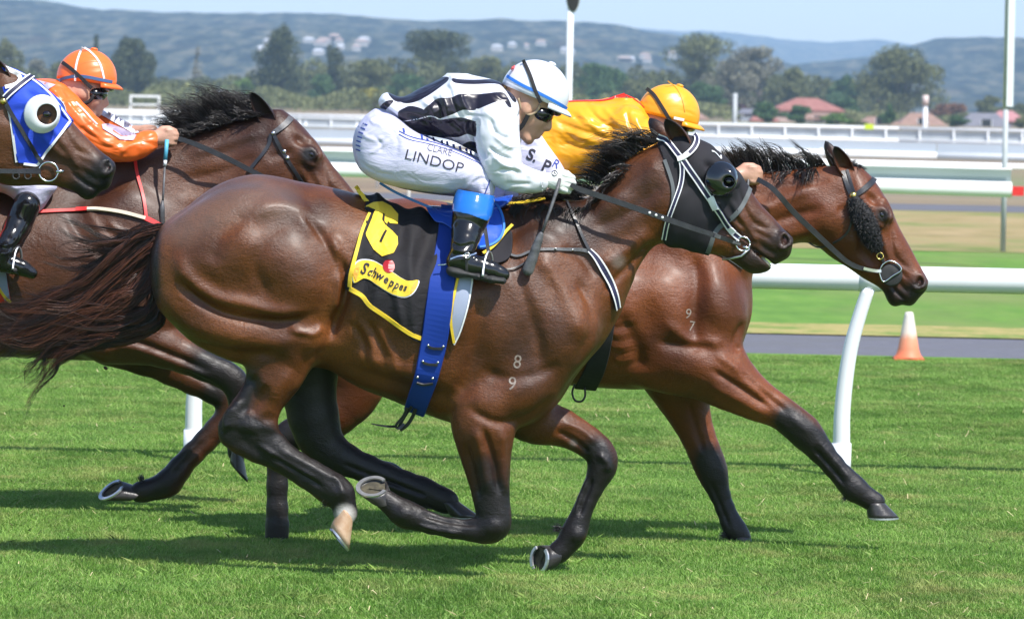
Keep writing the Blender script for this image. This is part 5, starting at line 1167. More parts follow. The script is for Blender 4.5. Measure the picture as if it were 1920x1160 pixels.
REL3 = [('l', [(150, 380), (190, 440), (230, 470), (300, 480)], 10, .006), ('l', [(120, 400), (170, 460), (240, 500), (310, 510)], 10, -.007), ('e', 190, 400, 40, 30, 10, .010), ('l', [(200, 420), (240, 440), (290, 450)], 6, .006), ('e', 240, 560, 40, 40, 0, .008),
        ('l', [(170, 660), (240, 640), (320, 665), (400, 700)], 7, -.008), ('l', [(180, 640), (250, 650), (330, 680), (400, 712)], 7, .005), ('l', [(340, 690), (380, 712), (410, 730)], 5, -.005), ('l', [(395, 815), (350, 862), (322, 895)], 5, -.005),
        ('l', [(350, 290), (420, 270), (500, 245)], 10, .005), ('l', [(340, 340), (420, 320), (490, 290)], 12, -.007), ('l', [(330, 380), (420, 360), (480, 330)], 12, .006)] + head_relief(A3, B3)
ya, yb = Y3 - .6, Y3 + .6
DK3 = [([(400, 690), (445, 730), (446, 850)], 50, 1, ya, Y3), ([(405, 735), (300, 905), (262, 922)], (24, 44), .85, Y3, yb), ([(690, 410)], 40, .6, ya, yb), ([(580, 290)], 17, .95, ya, yb), ([(578, 300), (590, 312)], 18, .5, ya, yb), ([(340, 280), (480, 240)], 40, .35, ya, yb)]
v3, q3, body3 = finish_body(S, Y3, 'coat_c', h3, REL3, DK3)
bv3 = bvh_of(v3, q3)
hoof(h3, (444, 848), (446, 882), Y3 - .14, (.66, 0, -.8), (-.72, 0, -.66), 'hoof', .044, .064, False)
hoof(h3, (250, 924), (212, 918), Y3 + .14, (-.80, 0, -.62), (-.48, -.42, .72), 'hoof', .046, .068)
for dx in (0, 90): hoof(h3, (-335 + dx, 872), (-320 + dx, 895), Y3 + (-.13 if dx == 0 else .13), (1, 0, -.2), (0, 0, -1), 'hoof', .042, .062)
eye_part(A3, B3, Y3, h3); nostril_part(A3, B3, Y3, h3)
ear('ear', (512, 238), (471, 172), Y3, -1, MAT['coat_c'], h3, .044, .03, (-.3, -1, .2))
ear('ear', (492, 220), (462, 180), Y3, 1, MAT['coat_c'], h3, .044, .0, (.5, -.7, .2))
mane(h3, [(335, 256), (370, 248), (400, 236), (445, 222), (490, 210)], [(-50, -24), (-66, -54), (-66, -66), (-62, -58), (-46, -36)], Y3, 1500, .0016, 14, spread=.03)
mane(h3, [(340, 262), (400, 238), (450, 224), (490, 214)], [(-34, -8), (-38, -8), (-40, -12), (-28, -6)], Y3 - .05, 500, .0016, 15, spread=.02)

fetlock_hair(h3, (266, 900), Y3 + .12, (-.3, .9))
# ---- horse coming in at the left edge, blue blinker hood
Y4 = .95
h4 = empty('horse', P(-300, 500, Y4), 'bay racehorse cut off by the left edge in a royal blue hood', 'horse', 'racehorses galloping')
A4, B4 = (20, 124), (217, 312)
SX, SY = -1272, -128
def sh(l, k=1): return [(a[0] + SX, a[1] + SY) + tuple(a[2:]) for a in l]
S = Sdf((P(-1010, 0, Y4).x, Y4 - .38, P(0, 960, Y4).z), (P(232, 0, Y4).x, Y4 + .38, P(0, 100, Y4).z), .0105)
S.infl(sh(trunk), Y4, sh([(330, 500, .20, .20), (430, 420, .24, .26), (500, 560, .24, .26), (750, 560, .30, .32), (860, 560, .30, .34), (960, 560, .25, .30), (1060, 620, .21, .22), (1120, 560, .15, .14)]), .03)
S.infl(sh(neck), Y4, sh([(1080, 420, .09, .12), (1040, 540, .15, .2), (1120, 540, .13, .16), (1160, 400, .095, .15), (1180, 330, .07, .1), (1250, 340, .088, .12), (1230, 430, .09, .12)]), .07)
head4 = [(-4, 118), (14, 124), (32, 134), (60, 147), (82, 163), (102, 183), (120, 205), (136, 228), (150, 244), (168, 263), (190, 284), (208, 298), (217, 310), (217, 324), (212, 332), (210, 345), (200, 357), (186, 361), (180, 371), (163, 376), (150, 370),
         (140, 360), (108, 350), (70, 348), (30, 350), (0, 345), (-25, 330), (-35, 280), (-25, 200)]
sculpt_head(S, A4, B4, Y4, head4)
S.infl(sh(hau), Y4 - .14, sh([(400, 480, .14, .22), (500, 470, .15, .22), (570, 560, .145, .18), (450, 600, .13, .18), (560, 640, .11, .14), (520, 700, .085, .12), (480, 770, .055, .085), (450, 815, .045, .07)]), .05)
for rows, yy in (([(488, 815, 34), (548, 866, 25), (612, 905, 26), (648, 962, 22)], -.15), ([(470, 500, 100), (572, 680, 60), (590, 790, 46), (650, 862, 29), (745, 902, 24), (838, 940, 23)], .14),
                 ([(905, 760, 62), (909, 835, 49), (918, 905, 36), (927, 968, 30), (905, 996, 22), (820, 984, 19), (757, 962, 26), (722, 936, 20)], -.15), ([(985, 770, 55), (1045, 798, 36), (1128, 853, 27), (1118, 902, 20), (1074, 1003, 23), (1046, 1036, 20)], .14)):
    S.chain([(a + SX, b + SY, c, yy) for a, b, c in rows], Y4, .8, .03)
ya, yb = Y4 - .6, Y4 + .6
v4, q4, body4 = finish_body(S, Y4, 'coat_d', h4, head_relief(A4, B4), [([(205, 320), (165, 365)], 46, .85, ya, yb), ([(110, 300), (150, 340)], 30, .35, ya, yb)] + [([(a + SX, b + SY) for a, b in L], r, s_, ya, yb) for L, r, s_ in (([(440, 800), (640, 920)], 44, 1), ([(925, 950), (720, 935)], 42, 1), ([(1128, 880), (1040, 1040)], 40, 1))])
bv4 = bvh_of(v4, q4)
for c, s0, yy, t_, n_ in (((648, 962), (635, 1006), -.15, (.6, 0, -.95), (-.75, -.15, -.62)), ((842, 942), (870, 968), .14, (1, 0, -.05), (0, 0, -1)), ((718, 934), (701, 913), -.15, (-1, 0, -.12), (-.1, -.6, .8)), ((1040, 1040), (1013, 1046), .14, (-.12, 0, -1), (-.8, -.58, .1))):
    hoof(h4, (c[0] + SX, c[1] + SY), (s0[0] + SX, s0[1] + SY), Y4 + yy, t_, n_)
eye_part(A4, B4, Y4, h4, (.40, .07)); nostril_part(A4, B4, Y4, h4)
ear('ear', (14, 150), (-24, 98), Y4, -1, MAT['coat_d'], h4, .034, .03, (-.3, -1, .2)); ear('ear', (0, 140), (-40, 100), Y4, 1, MAT['coat_d'], h4, .034, 0, (.5, -.7, .2))
mane(h4, sh([(1000, 372), (1102, 362), (1155, 312), (1190, 288), (1240, 262)]), [(-40, 8), (-60, -22), (-55, -28), (-62, -24), (-58, -18)], Y4, 500, .0018, 33, spread=.05)
tail(h4, [([(304 + SX, 428 + SY), (215 + SX, 478 + SY), (100 + SX, 566 + SY), (0 + SX, 620 + SY)], 300, 14, .07)], Y4, 13, .002)
# ------------------------------------------------------------------ tack
def cloth_part(name, v, q, poly, off, mat, parent, th=.004, extra=None, n=5, side=None):
    s = psd(poly, v, n) * pxm(0)
    if side is not None: s = np.maximum(s, (v[:, 1] - side))
    V, T = clip_shell(v, q, s, off, th, extra)
    return mesh(name, V, T, mat, parent), V, T
def both_sides(v, y0):
    """evaluate pixel regions for the far half of a symmetric body as for its near half"""
    w = v.copy(); w[:, 1] = y0 - np.abs(w[:, 1] - y0); return w
def cloth_sym(name, v, q, poly, y0, off, mat, parent, th=.004, extra=None, n=5):
    s = psd(poly, both_sides(v, y0), n) * pxm(y0); V, T = clip_shell(v, q, s, off, th, extra); return mesh(name, V, T, mat, parent), V, T
def ring(name, c, y, r, rad, mat, parent, seg=8, tilt=0):
    C = np.array(P(c[0], c[1], y)); return tube(name, ringpts(C, (math.cos(tilt), math.sin(tilt), 0), (0, 0, 1), r * pxm(y)), rad, mat, parent, seg)
def stud(name, c, y, r, mat, parent, dep=.006):
    C = np.array(P(c[0], c[1], y)); V = [C - [0, dep, 0]]; f = []; rr = r * pxm(y)
    for k, (d_, s_) in enumerate(((dep * .8, .55), (0.0, 1.0), (-dep, 1.0))):
        for j in range(14): a = 2 * math.pi * j / 14; V.append(C + np.array([math.cos(a) * rr * s_, -d_, math.sin(a) * rr * s_]))
    for j in range(14):
        f.append((0, 1 + j, 1 + (j + 1) % 14))
        for k in range(2): a = 1 + k * 14 + j; b = 1 + k * 14 + (j + 1) % 14; f.append((a, a + 14, b + 14, b))
    return mesh(name, V, f, mat, parent)

# number six saddlecloth
sc_poly = [(662, 342), (712, 340), (762, 374), (800, 396), (822, 418), (828, 450), (824, 560), (806, 642), (768, 628), (730, 600), (696, 577), (680, 556), (653, 541), (655, 515), (662, 490), (674, 442), (692, 402), (683, 392), (686, 376), (668, 366)]
def wr1(V, N):
    p = proj(V); x, y = p[:, 0], p[:, 1]
    return 1.7 * (.004 * np.sin((x + y * .35) / 11 + np.sin(y / 40) * 1.5) + .003 * np.sin((x * .9 + y * .1) / 6.5 + y / 70) * (x > 700) + .006 * np.exp(-((x - 768 - (y - 480) * .05) / 9) ** 2) * (y > 420) + .004 * np.exp(-((x - 735 - (y - 520) * .22) / 7) ** 2) + .008 * np.exp(-((x - 664 - abs(y - 470) * .05) / 9) ** 2)) * 1.0
sclo = empty('saddlecloth', P(750, 500, -.3), 'black saddlecloth with yellow number six and scalloped yellow banner on the leading rump', 'saddlecloth')
cl1, VC, TC = cloth_sym('cloth', v1, q1, sc_poly, Y1, .012, MAT['cloth_black'], sclo, .006, wr1, 2)
bvc = bvh_of(VC, TC) if False else BVHTree.FromPolygons([tuple(x) for x in VC], [tuple(int(i) for i in f) for f in TC])
trim = [(665, 347), (668, 366), (687, 376), (692, 402), (674, 442), (662, 490), (656, 515), (655, 541), (680, 555), (696, 574), (730, 599), (768, 626), (802, 640)]
strap('yellow_trim', [(667, 349), (676, 362), (688, 378)], 8, MAT['yellow'], sclo, bvc, .003, th=.003, n=8, sm=2)
strap('yellow_trim', [(693, 400), (684, 420), (675, 443), (664, 490), (658, 515), (656, 538)], [5, 7, 9], MAT['yellow'], sclo, bvc, .003, th=.003, n=8, sm=2)
strap('yellow_trim', [(656, 541), (680, 556), (695, 574), (730, 598), (768, 625), (804, 640)], [9, 8, 8], MAT['yellow'], sclo, bvc, .003, th=.003, n=8, sm=2)
six = [(700, 380), (716, 378), (733, 387), (746, 402), (745, 420), (731, 419), (727, 415), (724, 424), (735, 433), (745, 444), (746, 458), (738, 474), (717, 481), (700, 468), (687, 443), (686, 438), (704, 394), (690, 388), (683, 388)]
poly_on('number_six', six, bvc, MAT['yellow'], sclo, .0025)
poly_on('number_counter', [(722, 431), (725, 433), (716, 455), (711, 453)], bvc, MAT['cloth_black'], sclo, .0040)
poly_on('number_counter', [(717, 400), (720, 402), (720, 416), (727, 423), (722, 422), (716, 412)], bvc, MAT['cloth_black'], sclo, .0040)
ban_o = [(662, 512), (668, 494), (680, 488), (700, 490), (724, 503), (748, 519), (766, 527), (784, 526), (779, 541), (768, 553), (752, 556), (728, 547), (706, 533), (694, 525), (680, 522), (665, 530)]
poly_on('banner_edge', [((a - 722) * 1.03 + 722, (b - 522) * 1.06 + 522) for a, b in ban_o], bvc, MAT['white'], sclo, .0020, n=3)
poly_on('banner', ban_o, bvc, MAT['yellow'], sclo, .0034, n=3)
poly_on('banner_end', [(663, 514), (668, 496), (674, 492), (672, 508), (667, 526)], bvc, MAT['orange_print'], sclo, .0042)
poly_on('banner_end', [(783, 527), (778, 541), (770, 551), (772, 538), (776, 528)], bvc, MAT['orange_print'], sclo, .0042)
MAT['crest_red'] = new_mat('crest_red', (.42, .02, .025), .35)
poly_on('red_disc', [(729 + 10 * math.cos(a), 500 + 12 * math.sin(a)) for a in np.linspace(0, 2 * math.pi, 18, endpoint=False)], bvc, MAT['crest_red'], sclo, .0050)
bx = [682, 694, 703, 713, 724, 734, 744, 753, 761]; by = [504, 510, 513, 518, 524, 530, 534.5, 538, 540]; bs = [32, 22, 26, 22, 22, 22, 22, 21, 19]
for ch, x_, y_, s_ in zip('Schweppes', bx, by, bs):
    text_on('letter', ch, (x_, y_), s_, 27 - (x_ - 680) * .08, bvc, MAT['print_black'], sclo, .0050, sx=.78, shear=.1, bold=.02)
# girth with three keepers and trailing buckle strap, under the saddle
sad = empty('racing_saddle', P(860, 450, -.3), 'small blue racing saddle with wide blue girth on the leading horse', 'saddle')
gir = strap('girth', [(846, 385), (842, 440), (833, 505), (824, 580), (812, 650), (798, 705), (780, 764)], [38, 40, 48, 50, 48, 44, 40], MAT['girth'], sad, bv1, .022, th=.006, n=8)
for c in ((817, 648), (807, 678), (797, 708)):
    strap('keeper', [(c[0] - 13, c[1] - 1), (c[0] - 4, c[1] + 2), (c[0] + 5, c[1] + 2), (c[0] + 13, c[1] + 2)], 4.5, MAT['leather'], gir, bv1, .030, th=.006)
    for e in (-14, 14):
        l_, n_ = hit(bv1, c[0] + e, c[1] + e * .08)
        if l_: stud('rivet', (c[0] + e, c[1] + e * .08), l_.y - .033, 2.6, MAT['metal'], gir, .003)
strap('girth_strap', [(772, 762), (762, 775), (752, 792), (747, 803)], 6, MAT['leather'], sad, y0=0, ys=[-.16, -.13, -.12], n=8)
strap('girth_strap', [(779, 766), (775, 778), (764, 796), (750, 806)], 7, MAT['leather'], sad, y0=0, ys=[-.15, -.12, -.11], n=8)
strap('girth_strap', [(763, 764), (756, 780), (742, 797), (748, 803), (758, 794)], 5, MAT['leather'], sad, y0=0, ys=[-.17, -.14, -.13], n=8)
strap('strap_end', [(744, 799), (728, 799), (712, 797), (697, 794)], [5, 4, 2], MAT['leather'], sad, y0=0, ys=[-.12, -.16, -.2], n=6)
cloth_part('lining', v1, q1, [(862, 512), (886, 512), (880, 560), (866, 610), (851, 643), (846, 600), (854, 545)], .014, MAT['panel'], sad, .006, None, 2, 0)
strap('lining_trim', [(861, 515), (853, 550), (845, 592), (851, 640)], 5, MAT['yellow'], sad, bv1, .020, th=.003)
strap('lining_trim', [(886, 512), (878, 565), (862, 620), (851, 643)], 3, MAT['white'], sad, bv1, .019, th=.003)
cloth_sym('seat', v1, q1, [(800, 380), (850, 378), (930, 372), (965, 380), (940, 400), (900, 410), (850, 420), (815, 410)], Y1, .035, MAT['vinyl'], sad, .012)
cloth_part('flap', v1, q1, [(795, 398), (815, 388), (850, 384), (900, 378), (925, 388), (941, 405), (946, 432), (938, 458), (918, 472), (895, 476), (870, 455), (850, 440), (832, 430), (812, 425)], .034, MAT['vinyl'], sad, .004, None, 4, 0)
strap('binding', [(712, 343), (740, 360), (780, 378), (812, 392), (826, 412), (830, 445)], 5, MAT['vinyl_edge'], sad, bvc, .004, th=.004)
strap('binding', [(922, 388), (940, 405), (946, 432), (938, 458), (918, 471), (897, 475)], 4.5, MAT['vinyl_edge'], sad, bv1, .038, th=.004)
cloth_part('pad', v1, q1, [(925, 448), (946, 436), (962, 440), (960, 475), (948, 492), (925, 498), (905, 490), (905, 478)], .016, MAT['hood'], sad, .008, None, 3, 0)
strap('pad_trim', [(905, 484), (925, 470), (945, 446), (963, 428)], 6, MAT['yellow'], sad, bv1, .030, th=.003)
strap('cloth_front', [(930, 385), (960, 390), (990, 386), (1022, 380)], [6, 9, 8], MAT['yellow'], sad, bv1, .02, th=.003)

# breastplate and martingale
bp = empty('breastplate', P(1060, 480, -.2), 'black breastplate strap with white edging across the shoulder of the leading horse', 'breastplate')
strap('upper_strap', [(948, 458), (955, 478), (975, 482), (1000, 470), (1050, 468), (1090, 468), (1106, 474)], [5, 5, 6, 8], MAT['leather_w'], bp, bv1, .008, th=.004)
strap('lower_strap', [(1104, 470), (1125, 492), (1142, 530), (1151, 556), (1155, 577)], [10, 16, 17, 14], MAT['navy'], bp, bv1, .010, th=.005, edge=MAT['white'])
strap('neck_strap', [(1062, 380), (1078, 415), (1092, 448), (1106, 474)], [4, 6, 6], MAT['leather'], bp, bv1, .010)
strap('strap_loop', [(915, 495), (935, 506), (960, 507), (985, 495)], 3, MAT['leather'], bp, bv1, .010)
for c in ((1010, 465), (1042, 466), (1074, 468)):
    l_, n_ = hit(bv1, *c)
    if l_: stud('stud', c, l_.y - .014, 2.2, MAT['metal'], bp, .003)
# hood, eye cup and white webbing bridle
hood = empty('eye_hood', P(1310, 350, -.1), 'charcoal mesh hood with glossy black eye cup on the leading horse', 'hood')
ho = [(1232, 262), (1244, 268), (1252, 258), (1275, 258), (1300, 250), (1314, 262), (1336, 277), (1356, 293), (1376, 313), (1406, 352), (1402, 366), (1388, 392), (1370, 412), (1345, 432), (1335, 456), (1325, 480), (1290, 470), (1262, 462), (1244, 452), (1246, 420), (1256, 396), (1262, 372), (1260, 345), (1250, 320), (1244, 295)]
_, VH, TH_ = cloth_sym('hood_cloth', v1, q1, ho, Y1, .005, MAT['hood'], hood, .004, lambda V, N: .0018 * np.sin(proj(V)[:, 0] / 7 + proj(V)[:, 1] / 11), 3)
bvh_ = BVHTree.FromPolygons([tuple(x) for x in VH] + [tuple(x) for x in v1], [tuple(int(i) for i in f) for f in TH_] + [tuple(int(i) + len(VH) for i in f) for f in q1])
MAT['edge_grey'] = new_mat('grey_binding', (.09, .10, .105), .6)
strap('binding', [(1406, 353), (1401, 368), (1388, 392), (1370, 411), (1343, 430), (1334, 455), (1327, 474)], 9, MAT['edge_grey'], hood, bvh_, .003, th=.003)
strap('binding', [(1246, 300), (1255, 325), (1262, 352), (1262, 378), (1256, 398)], 7, MAT['edge_grey'], hood, bvh_, .003, th=.003)
strap('white_mark', [(1334, 284), (1340, 286), (1351, 298)], [4, 2, 2], MAT['white'], hood, bvh_, .003, th=.002)
strap('white_mark', [(1351, 292), (1352, 299)], 2.5, MAT['white'], hood, bvh_, .003, th=.002, sm=1)
def eye_cup(c, y0, r, mat, parent, bv, ang=-35, dep=.035, hole=(.45, .12, .34), inner_m=None):
    l_, n_ = hit(bv, c[0], c[1], y0); yb = l_.y if l_ else y0 - .09
    for s_ in (-1, 1):
        C = np.array(P(c[0], c[1], yb)); C[1] = y0 + s_ * (y0 - yb); V = []; f = []; nR, nA = 12, 30; m_ = r * pxm(y0)
        hx, hy, hr = hole
        for i in range(nR):
            k = i / (nR - 1)
            for j in range(nA):
                a = 2 * math.pi * j / nA
                # rings run from the rim to the eye opening
                ox = math.cos(a) * ((1 - k) * 1 + k * hr) + k * hx; oz = -math.sin(a) * ((1 - k) * 1.06 + k * hr) - k * hy
                b = math.sin(min(k * 1.15, 1) * math.pi * .5) * dep
                V.append(C + np.array([ox * m_, s_ * (b + .004), oz * m_]))
        for i in range(nR - 1):
            for j in range(nA): f.append((i * nA + j, i * nA + (j + 1) % nA, (i + 1) * nA + (j + 1) % nA, (i + 1) * nA + j))
        o = mesh('eye_cup', V, f, mat, parent)
        md = o.modifiers.new('thick', 'SOLIDIFY'); md.thickness = .0025; md.offset = 0
        if s_ < 0:
            inner = C + np.array([hx * m_, -.004, -hy * m_]); e_ = .0; V = [inner + np.array([math.cos(a) * m_ * (hr + .08), 0, math.sin(a) * m_ * (hr + .08)]) for a in np.linspace(0, 2 * math.pi, 20, endpoint=False)]
            o2 = mesh('cup_lining', V, [tuple(range(20))], inner_m or MAT['black'], o, False)
            e = inner + np.array([0, -.012, 0]); S_ = Sdf(e - .03, e + .03, .004); S_.ell(e, (.018, .014, .014), 0, .005); vv, qq = S_.mesh(1); mesh('eyeball', vv, qq, MAT['eye'], o)
MAT['cup_black'] = new_mat('black_cup_plastic', (.008, .009, .012), .10, coat=.8)
MAT['cup_white'] = new_mat('white_cup_plastic', (.74, .75, .77), .25, coat=.4)
eye_cup((1352, 336), Y1, 31, MAT['cup_black'], hood, bvh_)
br = empty('bridle', P(1340, 380, -.1), 'navy and white webbing bridle with ring bit over the charcoal hood', 'bridle', 'bridles and reins')
NW = dict(edge=MAT['white'])
strap('crown_strap', [(1233, 256), (1248, 264), (1263, 280), (1278, 298)], 12, MAT['navy'], br, bvh_, .009, **NW)
strap('browband', [(1279, 298), (1297, 284), (1305, 268), (1302, 252)], 12, MAT['navy'], br, bvh_, .011, **NW)
strap('cheekpiece', [(1281, 300), (1302, 330), (1325, 364), (1352, 398), (1370, 428), (1386, 448)], 13, MAT['navy'], br, bvh_, .010, **NW)
strap('throatlash', [(1276, 298), (1280, 318), (1278, 340), (1264, 380), (1250, 415), (1245, 446)], 10, MAT['navy'], br, bvh_, .009, **NW)
strap('keeper', [(1270, 300), (1281, 296), (1292, 290)], 10, MAT['white'], br, bvh_, .016)
strap('buckle', [(1330, 368), (1338, 378), (1345, 390)], 14, MAT['white'], br, bvh_, .015)
strap('buckle', [(1371, 424), (1378, 436)], 12, MAT['white'], br, bvh_, .015, sm=1)
lb, _n = hit(bvh_, 1393, 457); yb1 = (lb.y if lb else -.05) - .012
ring('bit_ring', (1393, 457), yb1, 13, .0036, MAT['metal'], br)
tube('bit_shank', [P(1393, 462, yb1 - .004), P(1402, 465, yb1 - .004), P(1408, 466, yb1 + .01)], .005, MAT['metal'], br)
tube('jaw_strap', [P(1405, 466, yb1), P(1390, 480, yb1), P(1372, 484, yb1 + .02), P(1355, 486, yb1 + .05)], .0042, MAT['shoe'], br)
rei = empty('reins', P(1200, 390, -.2), 'long black reins from the white glove to the ring bit', 'reins', 'bridles and reins')
strap('near_rein', [(1070, 346), (1086, 355), (1120, 366), (1200, 393), (1290, 425), (1345, 443), (1386, 458)], [8, 11, 11, 11, 9, 7], MAT['leather'], rei, y0=Y1, ys=[-.175, -.175, -.17, -.165, -.155, -.14, yb1 - .006], n=8)
for k in (0, 1, 2):
    x_ = 1218 + k * 12; stud('white_dot', (x_, 399 + k * 4.4), -.172, 2.6, MAT['white'], rei, .002)
strap('near_rein_end', [(1340, 441), (1365, 450), (1388, 458)], [8, 6, 5], MAT['leather_w'], rei, y0=Y1, ys=[-.148, -.10, yb1 - .008], n=8)
strap('far_rein', [(1000, 362), (1080, 372), (1200, 398), (1386, 458)], 9, MAT['leather'], rei, y0=Y1, ys=[.1, .13, .12, .07])

# freeze brands
def brands(txt, parent, bv, size, y0):
    for ch, c, d in txt: text_on('brand', ch, c, size, d, bv, MAT['brand'], parent, .0012, y0, sx=.9)
MAT['brand'] = mat_var('freeze_brand', (.16, .12, .10), (.30, .25, .21), .6, 90)
brands([('8', (970, 679), 8), ('9', (960, 720), 8)], h1, bv1, 36, Y1)
brands([('9', (1290, 589), 12), ('7', (1297, 612), 8)], h2, bv2, 27, Y2)

# ---- second horse's tack
br2 = empty('bridle', P(1620, 400, Y2), 'black leather bridle with gold rosette on the bright bay in front', 'bridle', 'bridles and reins')
strap('cheekpiece', [(1580, 322), (1586, 342), (1597, 366)], 9, MAT['leather'], br2, bv2, .006, Y2)
strap('cheekpiece', [(1588, 320), (1595, 342), (1603, 364)], 6, MAT['leather'], br2, bv2, .006, Y2)
strap('browband', [(1603, 368), (1618, 356), (1632, 344), (1640, 334)], [9, 11, 11], MAT['leather'], br2, bv2, .008, Y2)
l_, _n = hit(bv2, 1600, 367, Y2); stud('rosette', (1600, 367), l_.y - .012, 7.5, MAT['brass'], br2, .008)
strap('throatlash', [(1596, 372), (1598, 400), (1592, 430), (1578, 446), (1562, 455)], 4, MAT['leather'], br2, bv2, .006, Y2)
strap('throatlash', [(1517, 455), (1528, 462), (1540, 464), (1552, 460)], 3, MAT['leather'], br2, None, y0=Y2, ys=[Y2 - .02, Y2 - .05])
l2, _n = hit(bv2, 1672, 514, Y2); yb2 = (l2.y if l2 else Y2 - .05) - .008
strap('lower_cheekpiece', [(1644, 464), (1650, 474), (1657, 492)], 6, MAT['leather'], br2, bv2, .007, Y2)
l_, _n = hit(bv2, 1650, 480, Y2); ring('brass_buckle', (1650, 480), l_.y - .012, 6, .003, MAT['brass'], br2)
C = np.array(P(1671, 515, yb2)); V = []; f = []
for k, (dy, rr) in enumerate(((0, 0.001), (-.004, .040), (0, .045), (.008, .045))):
    for j in range(28): a = 2 * math.pi * j / 28; V.append(C + np.array([math.cos(a) * rr, dy - .004, math.sin(a) * rr]))
for k in range(3):
    for j in range(28): f.append((k * 28 + j, k * 28 + (j + 1) % 28, (k + 1) * 28 + (j + 1) % 28, (k + 1) * 28 + j))
mesh('bit_disc', V, f, MAT['rubber'], br2)
tube('bit_ring', [P(a, b, yb2 - .012) for a, b in cat([(1650, 505), (1656, 495), (1668, 489), (1682, 494), (1690, 506), (1674, 517), (1657, 528), (1650, 516), (1649, 508)], 4)], .0032, MAT['metal'], br2)
S = Sdf(np.array(P(1580, 480, Y2 - .2)) - .02, np.array(P(1670, 360, Y2)) + .02, .004)
S.chain([(1603, 380, 12, -.108), (1612, 398, 17, -.108), (1623, 418, 19, -.108), (1632, 440, 17, -.10), (1640, 456, 13, -.09), (1644, 466, 7, -.08)], Y2, .8, .02)
vs_, qs_ = S.mesh(1); nn_ = vnorm(vs_, qs_); vs_ = vs_ + nn_ * rng.normal(0, .0030, (len(vs_), 1))
shp = mesh('sheepskin', vs_, qs_, MAT['black'], br2)
fz = []
for i in rng.integers(0, len(vs_), 1500):
    d = nn_[i] + rng.normal(0, .5, 3); fz.append((np.array([vs_[i], vs_[i] + d * .004, vs_[i] + d * .008 + [0, 0, -.003]]), 1, .1))
hair('wool', fz, MAT['mane'], shp, .0011)
re2 = empty('reins', P(1500, 400, Y2), 'black reins hanging from the bare fist to the black disc bit', 'reins', 'bridles and reins')
strap('near_rein', [(1420, 336), (1445, 350), (1466, 372), (1490, 400), (1530, 438), (1562, 468), (1590, 492), (1618, 504), (1640, 508)], [9, 10, 11, 10, 9, 8], MAT['leather'], re2, y0=Y2, ys=[Y2 - .13, Y2 - .15, Y2 - .15, Y2 - .135, Y2 - .12, Y2 - .11, Y2 - .10, Y2 - .09, yb2 - .006], n=8)
strap('rein_buckle', [(1619, 503), (1640, 508), (1652, 508)], 6, MAT['metal'], re2, y0=Y2, ys=[Y2 - .10, yb2 - .012], n=4)
bg = empty('breast_girth', P(1120, 680, Y2), 'black girth with a hanging loop behind the elbow of the bright bay', 'girth')
strap('girth_band', [(1142, 560), (1136, 612), (1128, 650), (1116, 690), (1098, 724)], [30, 32, 36, 42], MAT['black'], bg, bv2, .012, Y2, th=.006)
strap('yellow_tab', [(1130, 598), (1136, 606), (1140, 618)], 8, MAT['yellow'], bg, bv2, .022, Y2)
tube('loop', [P(a, b, Y2 - .1) for a, b in cat([(1078, 720), (1073, 735), (1078, 750), (1090, 752), (1097, 742), (1096, 724)], 4)], .0042, MAT['leather'], bg)
bp2 = empty('breastplate', P(1300, 460, Y2), 'grey breastplate strap under the jaw of the leading horse on the bright bay', 'breastplate')
strap('chest_strap', [(1200, 440), (1250, 448), (1300, 458), (1350, 476), (1392, 500)], 10, MAT['edge_grey'], bp2, bv2, .008, Y2)
strap('neck_strap', [(1500, 0), (1500, 1)], 1, MAT['leather'], bp2, None, y0=Y2, ys=[Y2, Y2]) if False else None

# ---- third horse's tack
br3 = empty('bridle', P(530, 280, Y3), 'plain dark leather bridle with grey browband on the horse ridden in orange', 'bridle', 'bridles and reins')
strap('browband', [(513, 250), (524, 243), (536, 233), (544, 223)], [9, 12, 12], MAT['leather_w'], br3, bv3, .008, Y3)
strap('cheekpiece', [(512, 248), (522, 270), (533, 290), (548, 314), (566, 340), (575, 352)], 7, MAT['leather'], br3, bv3, .007, Y3)
strap('throatlash', [(508, 252), (506, 268), (496, 285), (480, 305), (466, 322)], 7, MAT['leather'], br3, bv3, .007, Y3)
for c in ((512, 250), (533, 284), (539, 296)):
    l_, _n = hit(bv3, *c, Y3)
    if l_: stud('buckle', c, l_.y - .012, 4, MAT['metal'], br3, .003)
re3 = empty('reins', P(400, 290, Y3), 'black reins from the hand in the orange sleeve along the brown neck', 'reins', 'bridles and reins')
strap('near_rein', [(334, 260), (360, 268), (400, 285), (440, 304), (480, 325), (540, 352), (640, 385)], [9, 10, 10, 9], MAT['leather'], re3, y0=Y3, ys=[Y3 - .17, Y3 - .17, Y3 - .165, Y3 - .15, Y3 - .13], n=8)
strap('far_rein', [(272, 250), (300, 245), (325, 252)], 6, MAT['leather'], re3, y0=Y3, ys=[Y3 + .05, Y3 - .05], n=6)
bp3 = empty('breastplate', P(200, 400, Y3), 'red breastplate straps with pale rubber tube across the brown shoulder', 'breastplate')
strap('red_strap', [(60, 399), (100, 397), (148, 395)], 7, MAT['red'], bp3, bv3, .008, Y3)
strap('red_joint', [(142, 395), (166, 394)], 9, MAT['red'], bp3, bv3, .011, Y3, sm=1)
strap('pale_tube', [(164, 395), (190, 394), (220, 397), (245, 402), (272, 410)], 7, MAT['beige'], bp3, bv3, .010, Y3, th=.010)
strap('red_joint', [(268, 408), (282, 414), (300, 424)], 10, MAT['red'], bp3, bv3, .010, Y3)
strap('red_neck_strap', [(252, 285), (256, 320), (264, 355), (270, 380), (274, 408)], 6, MAT['red'], bp3, bv3, .008, Y3)
sc3 = empty('saddlecloth', P(-40, 450, Y3), 'red saddlecloth with grey and yellow edge behind the boot at the left edge', 'saddlecloth')
